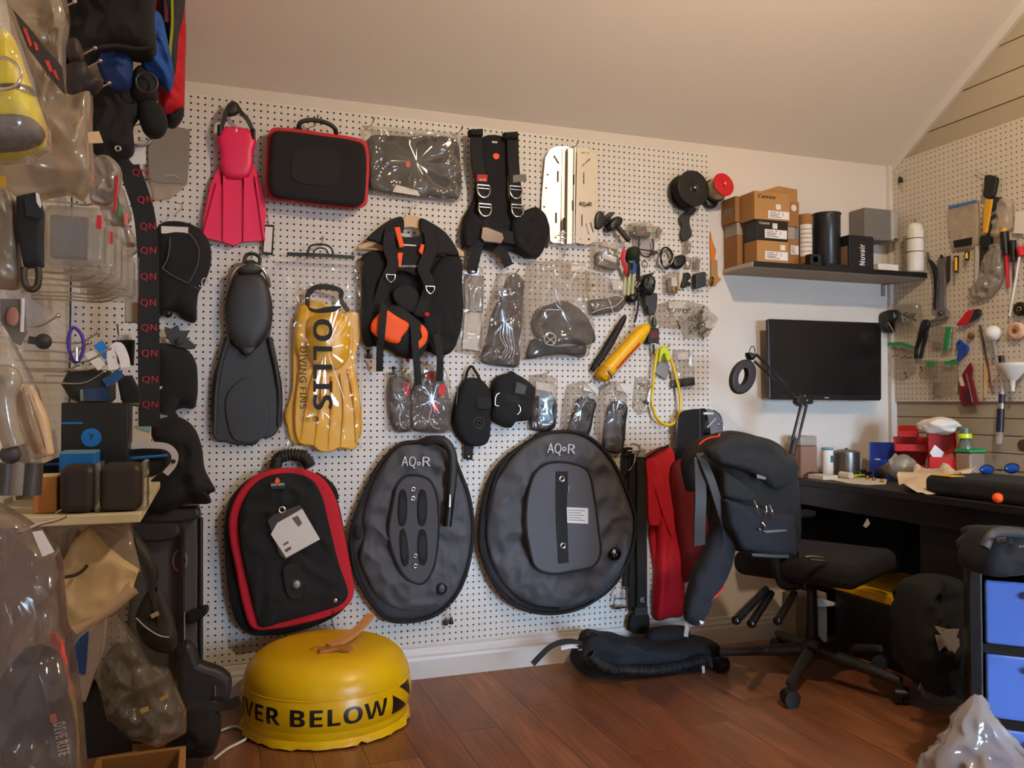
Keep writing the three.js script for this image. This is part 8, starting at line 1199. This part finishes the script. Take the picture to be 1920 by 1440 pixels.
{ // bagged fins and envelopes on the low hooks
  const z = 1.15; const e = thing('padded_envelope', 'creased cream padded envelope hanging under the shelf', 'envelope', W(170, 1200, z)); part(e, 'envelope', puff(flat(S3([440, 1000, 560, 760, 680, 660, 800, 820, 1040, 1000, 1010, 1090, 1000, 1140, 760, 1320, 560, 1440, 490, 1480, 450, 1300, 440, 1120]), z), z, 0.05, { p: 5, back: 0.03, sm: false, cr: 0.02, cf: 8, rings: 18, wr: 0.006 }), mat('#cbb48a', 0.75)); part(e, 'fold_roll', tube(pts3(S3([1000, 1130, 800, 1290, 560, 1440]), z + 0.035), 0.018, 30), mat('#c9b295', 0.75)); part(e, 'peg_hook', tube(pts3(S3([470, 1052, 560, 1035, 620, 1000, 655, 960]), z + 0.07), 0.004, 20), M.darkMetal);
  part(e, 'film', puff(flat(S3([250, 560, 650, 540, 940, 545, 1000, 760, 1060, 1010, 900, 1000, 700, 900, 600, 760, 440, 1000, 400, 800]), z - 0.03), z - 0.04, 0.03, { p: 5, sm: false, wr: 0.004, cr: 0.016, rings: 16, center: W(...S3([560, 660]), z) }), mat('#c9bdb0', 0.18, 0, { transmission: 0.62, thickness: 0 }));
  const b = thing('blue_pack', 'blue and white printed pack behind the cream envelope', 'packet', W(150, 1320, 1.0)); part(b, 'pack', plate(S4([520, 480, 600, 350, 670, 300, 800, 230, 780, 480, 640, 870, 560, 860, 520, 760]), 1.0, 0.02, 0.004), mat('#b6aca6', 0.7)); part(b, 'blue_panel', plate(S4([525, 500, 600, 380, 665, 330, 650, 560, 640, 660, 525, 640]), 1.021, 0.002, 0), mat('#1c4f96', 0.5));
  const f = thing('bagged_fin', 'dark fin in a glossy clear bag with small foil stickers', 'fin', W(270, 1410, 1.05)); part(f, 'fin', puff(flat(S4([760, 620, 800, 500, 880, 420, 1000, 480, 1080, 700, 1120, 900, 1200, 1100, 1000, 1160, 860, 1000, 780, 800]), 1.0), 1.0, 0.05, { p: 4, back: 0.03, wr: 0.01 }), mat('#3a342f', 0.7)); part(f, 'blade', plate(S4([600, 900, 700, 700, 800, 860, 980, 900, 990, 1240, 640, 1300]), 0.98, 0.02, 0.004), mat('#24211f', 0.7)); part(f, 'film', puff(flat(S4([760, 260, 880, 230, 1010, 400, 1120, 600, 1260, 640, 1400, 950, 1400, 1100, 1200, 1200, 1000, 1150, 800, 1000, 720, 700]), 1.04), 1.0, 0.09, { p: 4, wr: 0.012, cr: 0.035, cf: 12, rings: 22, sm: false }), M.film);
  for (const q of [[1045, 920, 1110, 895, 1120, 930, 1060, 955], [1195, 840, 1255, 800, 1262, 830, 1205, 865]]) part(f, 'foil_sticker', plate(S4(q), 1.085, 0.001, 0), mat('#b79a5c', 0.4));
  const g = thing('bagged_fin', 'grey bagged fin hanging behind the glossy bag', 'fin', W(285, 1240, 0.8)); part(g, 'fin', puff(flat(S4([1010, 220, 1090, 60, 1180, -150, 1000, -420, 960, -560, 1080, -200, 1230, 60, 1330, 380, 1300, 500, 1180, 500, 1060, 420]), 0.8), 0.78, 0.03, { p: 4, back: 0.02, wr: 0.012, n: 2, center: W(...S4([1180, 300]), 0.8) }), mat('#2f2d2c', 0.5)); part(g, 'sticker', plate(S4([1125, 210, 1185, 182, 1195, 212, 1140, 240]), 0.815, 0.001, 0), mat('#b9ab88', 0.6)); part(g, 'rim_line', tube(pts3(S4([1020, 235, 1100, 310, 1200, 370, 1270, 380]), 0.815), 0.002, 20), M.silverInk);
  const h = thing('bagged_fin', 'large dark fin with orange edge and lettering in a milky bag', 'fin', W(70, 1440, 1.75)), hz = 1.7;
  part(h, 'fin', puff(flat(S4([-60, 800, 60, 600, 180, 470, 300, 440, 440, 500, 480, 640, 520, 820, 540, 1000, 560, 1500, -60, 1500]), hz), hz, 0.05, { p: 5, back: 0.03, sm: false }), mat('#34302b', 0.6));
  part(h, 'orange_edge', plate(S4([370, 350, 430, 330, 465, 400, 500, 560, 540, 800, 520, 810, 470, 560, 420, 460, 385, 430]), hz + 0.05, 0.008, 0.002), mat('#d4422c', 0.5)); part(h, 'flame_mark', plate(S4([370, 965, 415, 950, 430, 1010, 400, 1030, 375, 1010]), hz + 0.052, 0.001, 0), mat('#d8741c', 0.5));
  part(h, 'lettering', lettering('DIVE RITE', W(...S4([400, 1030]), hz + 0.053), W(...S4([440, 1275]), hz + 0.053), 0.018, 'bold'), M.silverInk);
  part(h, 'film', puff(flat(S3([-100, 480, 60, 560, 250, 700, 410, 860, 450, 1000, 460, 1200, 480, 1440, 560, 1800, 640, 2600, -100, 2600]), hz + 0.03), hz + 0.0, 0.085, { p: 5, back: 0.04, wr: 0.01, cr: 0.03, cf: 8, rings: 26, sm: false }), mat('#d2c8c0', 0.14, 0, { transmission: 0.88, thickness: 0 }));
  part(h, 'paper_label', plate(S3([240, 710, 315, 698, 408, 860, 318, 898]), hz + 0.09, 0.002, 0.0005), M.paper); part(h, 'peg_hook', tube(pts3(S3([120, 715, 220, 685, 300, 650, 420, 620, 495, 590]), hz + 0.02), 0.0035, 30), M.wire);
}
{ // black stroller-like frame and boxes at the floor
  const t = thing('black_bracket', 'black moulded bracket and strap heap beside the yellow buoy', 'bracket', FL(395, 1360)), z = 0.45;
  part(t, 'bracket', splate(S4([1340, 480, 1400, 430, 1470, 480, 1500, 580, 1620, 620, 1730, 690, 1740, 780, 1700, 880, 1600, 870, 1560, 940, 1660, 1000, 1630, 1160, 1450, 1180, 1350, 1000, 1330, 700]), z, 0.08, 0.02, [], 2), M.rubber); part(t, 'strap', ribbon(pts3(S4([1400, 900, 1560, 900, 1700, 890, 1800, 850]), z + 0.09), 0.03, 0.005, V3(0, 0.6, 1)), M.plasticBlack); part(t, 'glint_edge', rod(W(...S4([1608, 740]), z + 0.083), W(...S4([1614, 820]), z + 0.083), 0.003), M.chrome);
  const b = thing('black_bag', 'low black bag slumped on the floor by the hard case', 'bag', FL(370, 1400)); part(b, 'bag', puff(flat(S4([1280, 1180, 1400, 1000, 1560, 980, 1660, 1060, 1640, 1200, 1600, 1280, 1400, 1300, 1240, 1260]), 0.62), 0.55, 0.12, { back: 0.1, wr: 0.02 }), M.cloth);
  const c = W(160, 1415, 1.3), d = W(345, 1415, 1.3), u = thing('picture_frame_box', 'open tan wooden box standing on the floor in the corner', 'box', [c.x, 0, 1.2]); const top = W(250, 1410, 1.1).y;
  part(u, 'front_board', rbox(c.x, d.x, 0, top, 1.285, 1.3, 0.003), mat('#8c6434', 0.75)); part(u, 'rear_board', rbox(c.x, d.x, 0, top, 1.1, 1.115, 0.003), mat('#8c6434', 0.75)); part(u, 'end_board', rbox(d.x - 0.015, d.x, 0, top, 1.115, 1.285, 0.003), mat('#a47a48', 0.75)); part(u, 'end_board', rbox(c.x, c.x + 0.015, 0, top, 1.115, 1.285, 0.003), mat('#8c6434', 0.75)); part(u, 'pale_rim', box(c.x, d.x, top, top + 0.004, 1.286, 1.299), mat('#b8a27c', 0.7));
}
renderer.render(scene, camera);
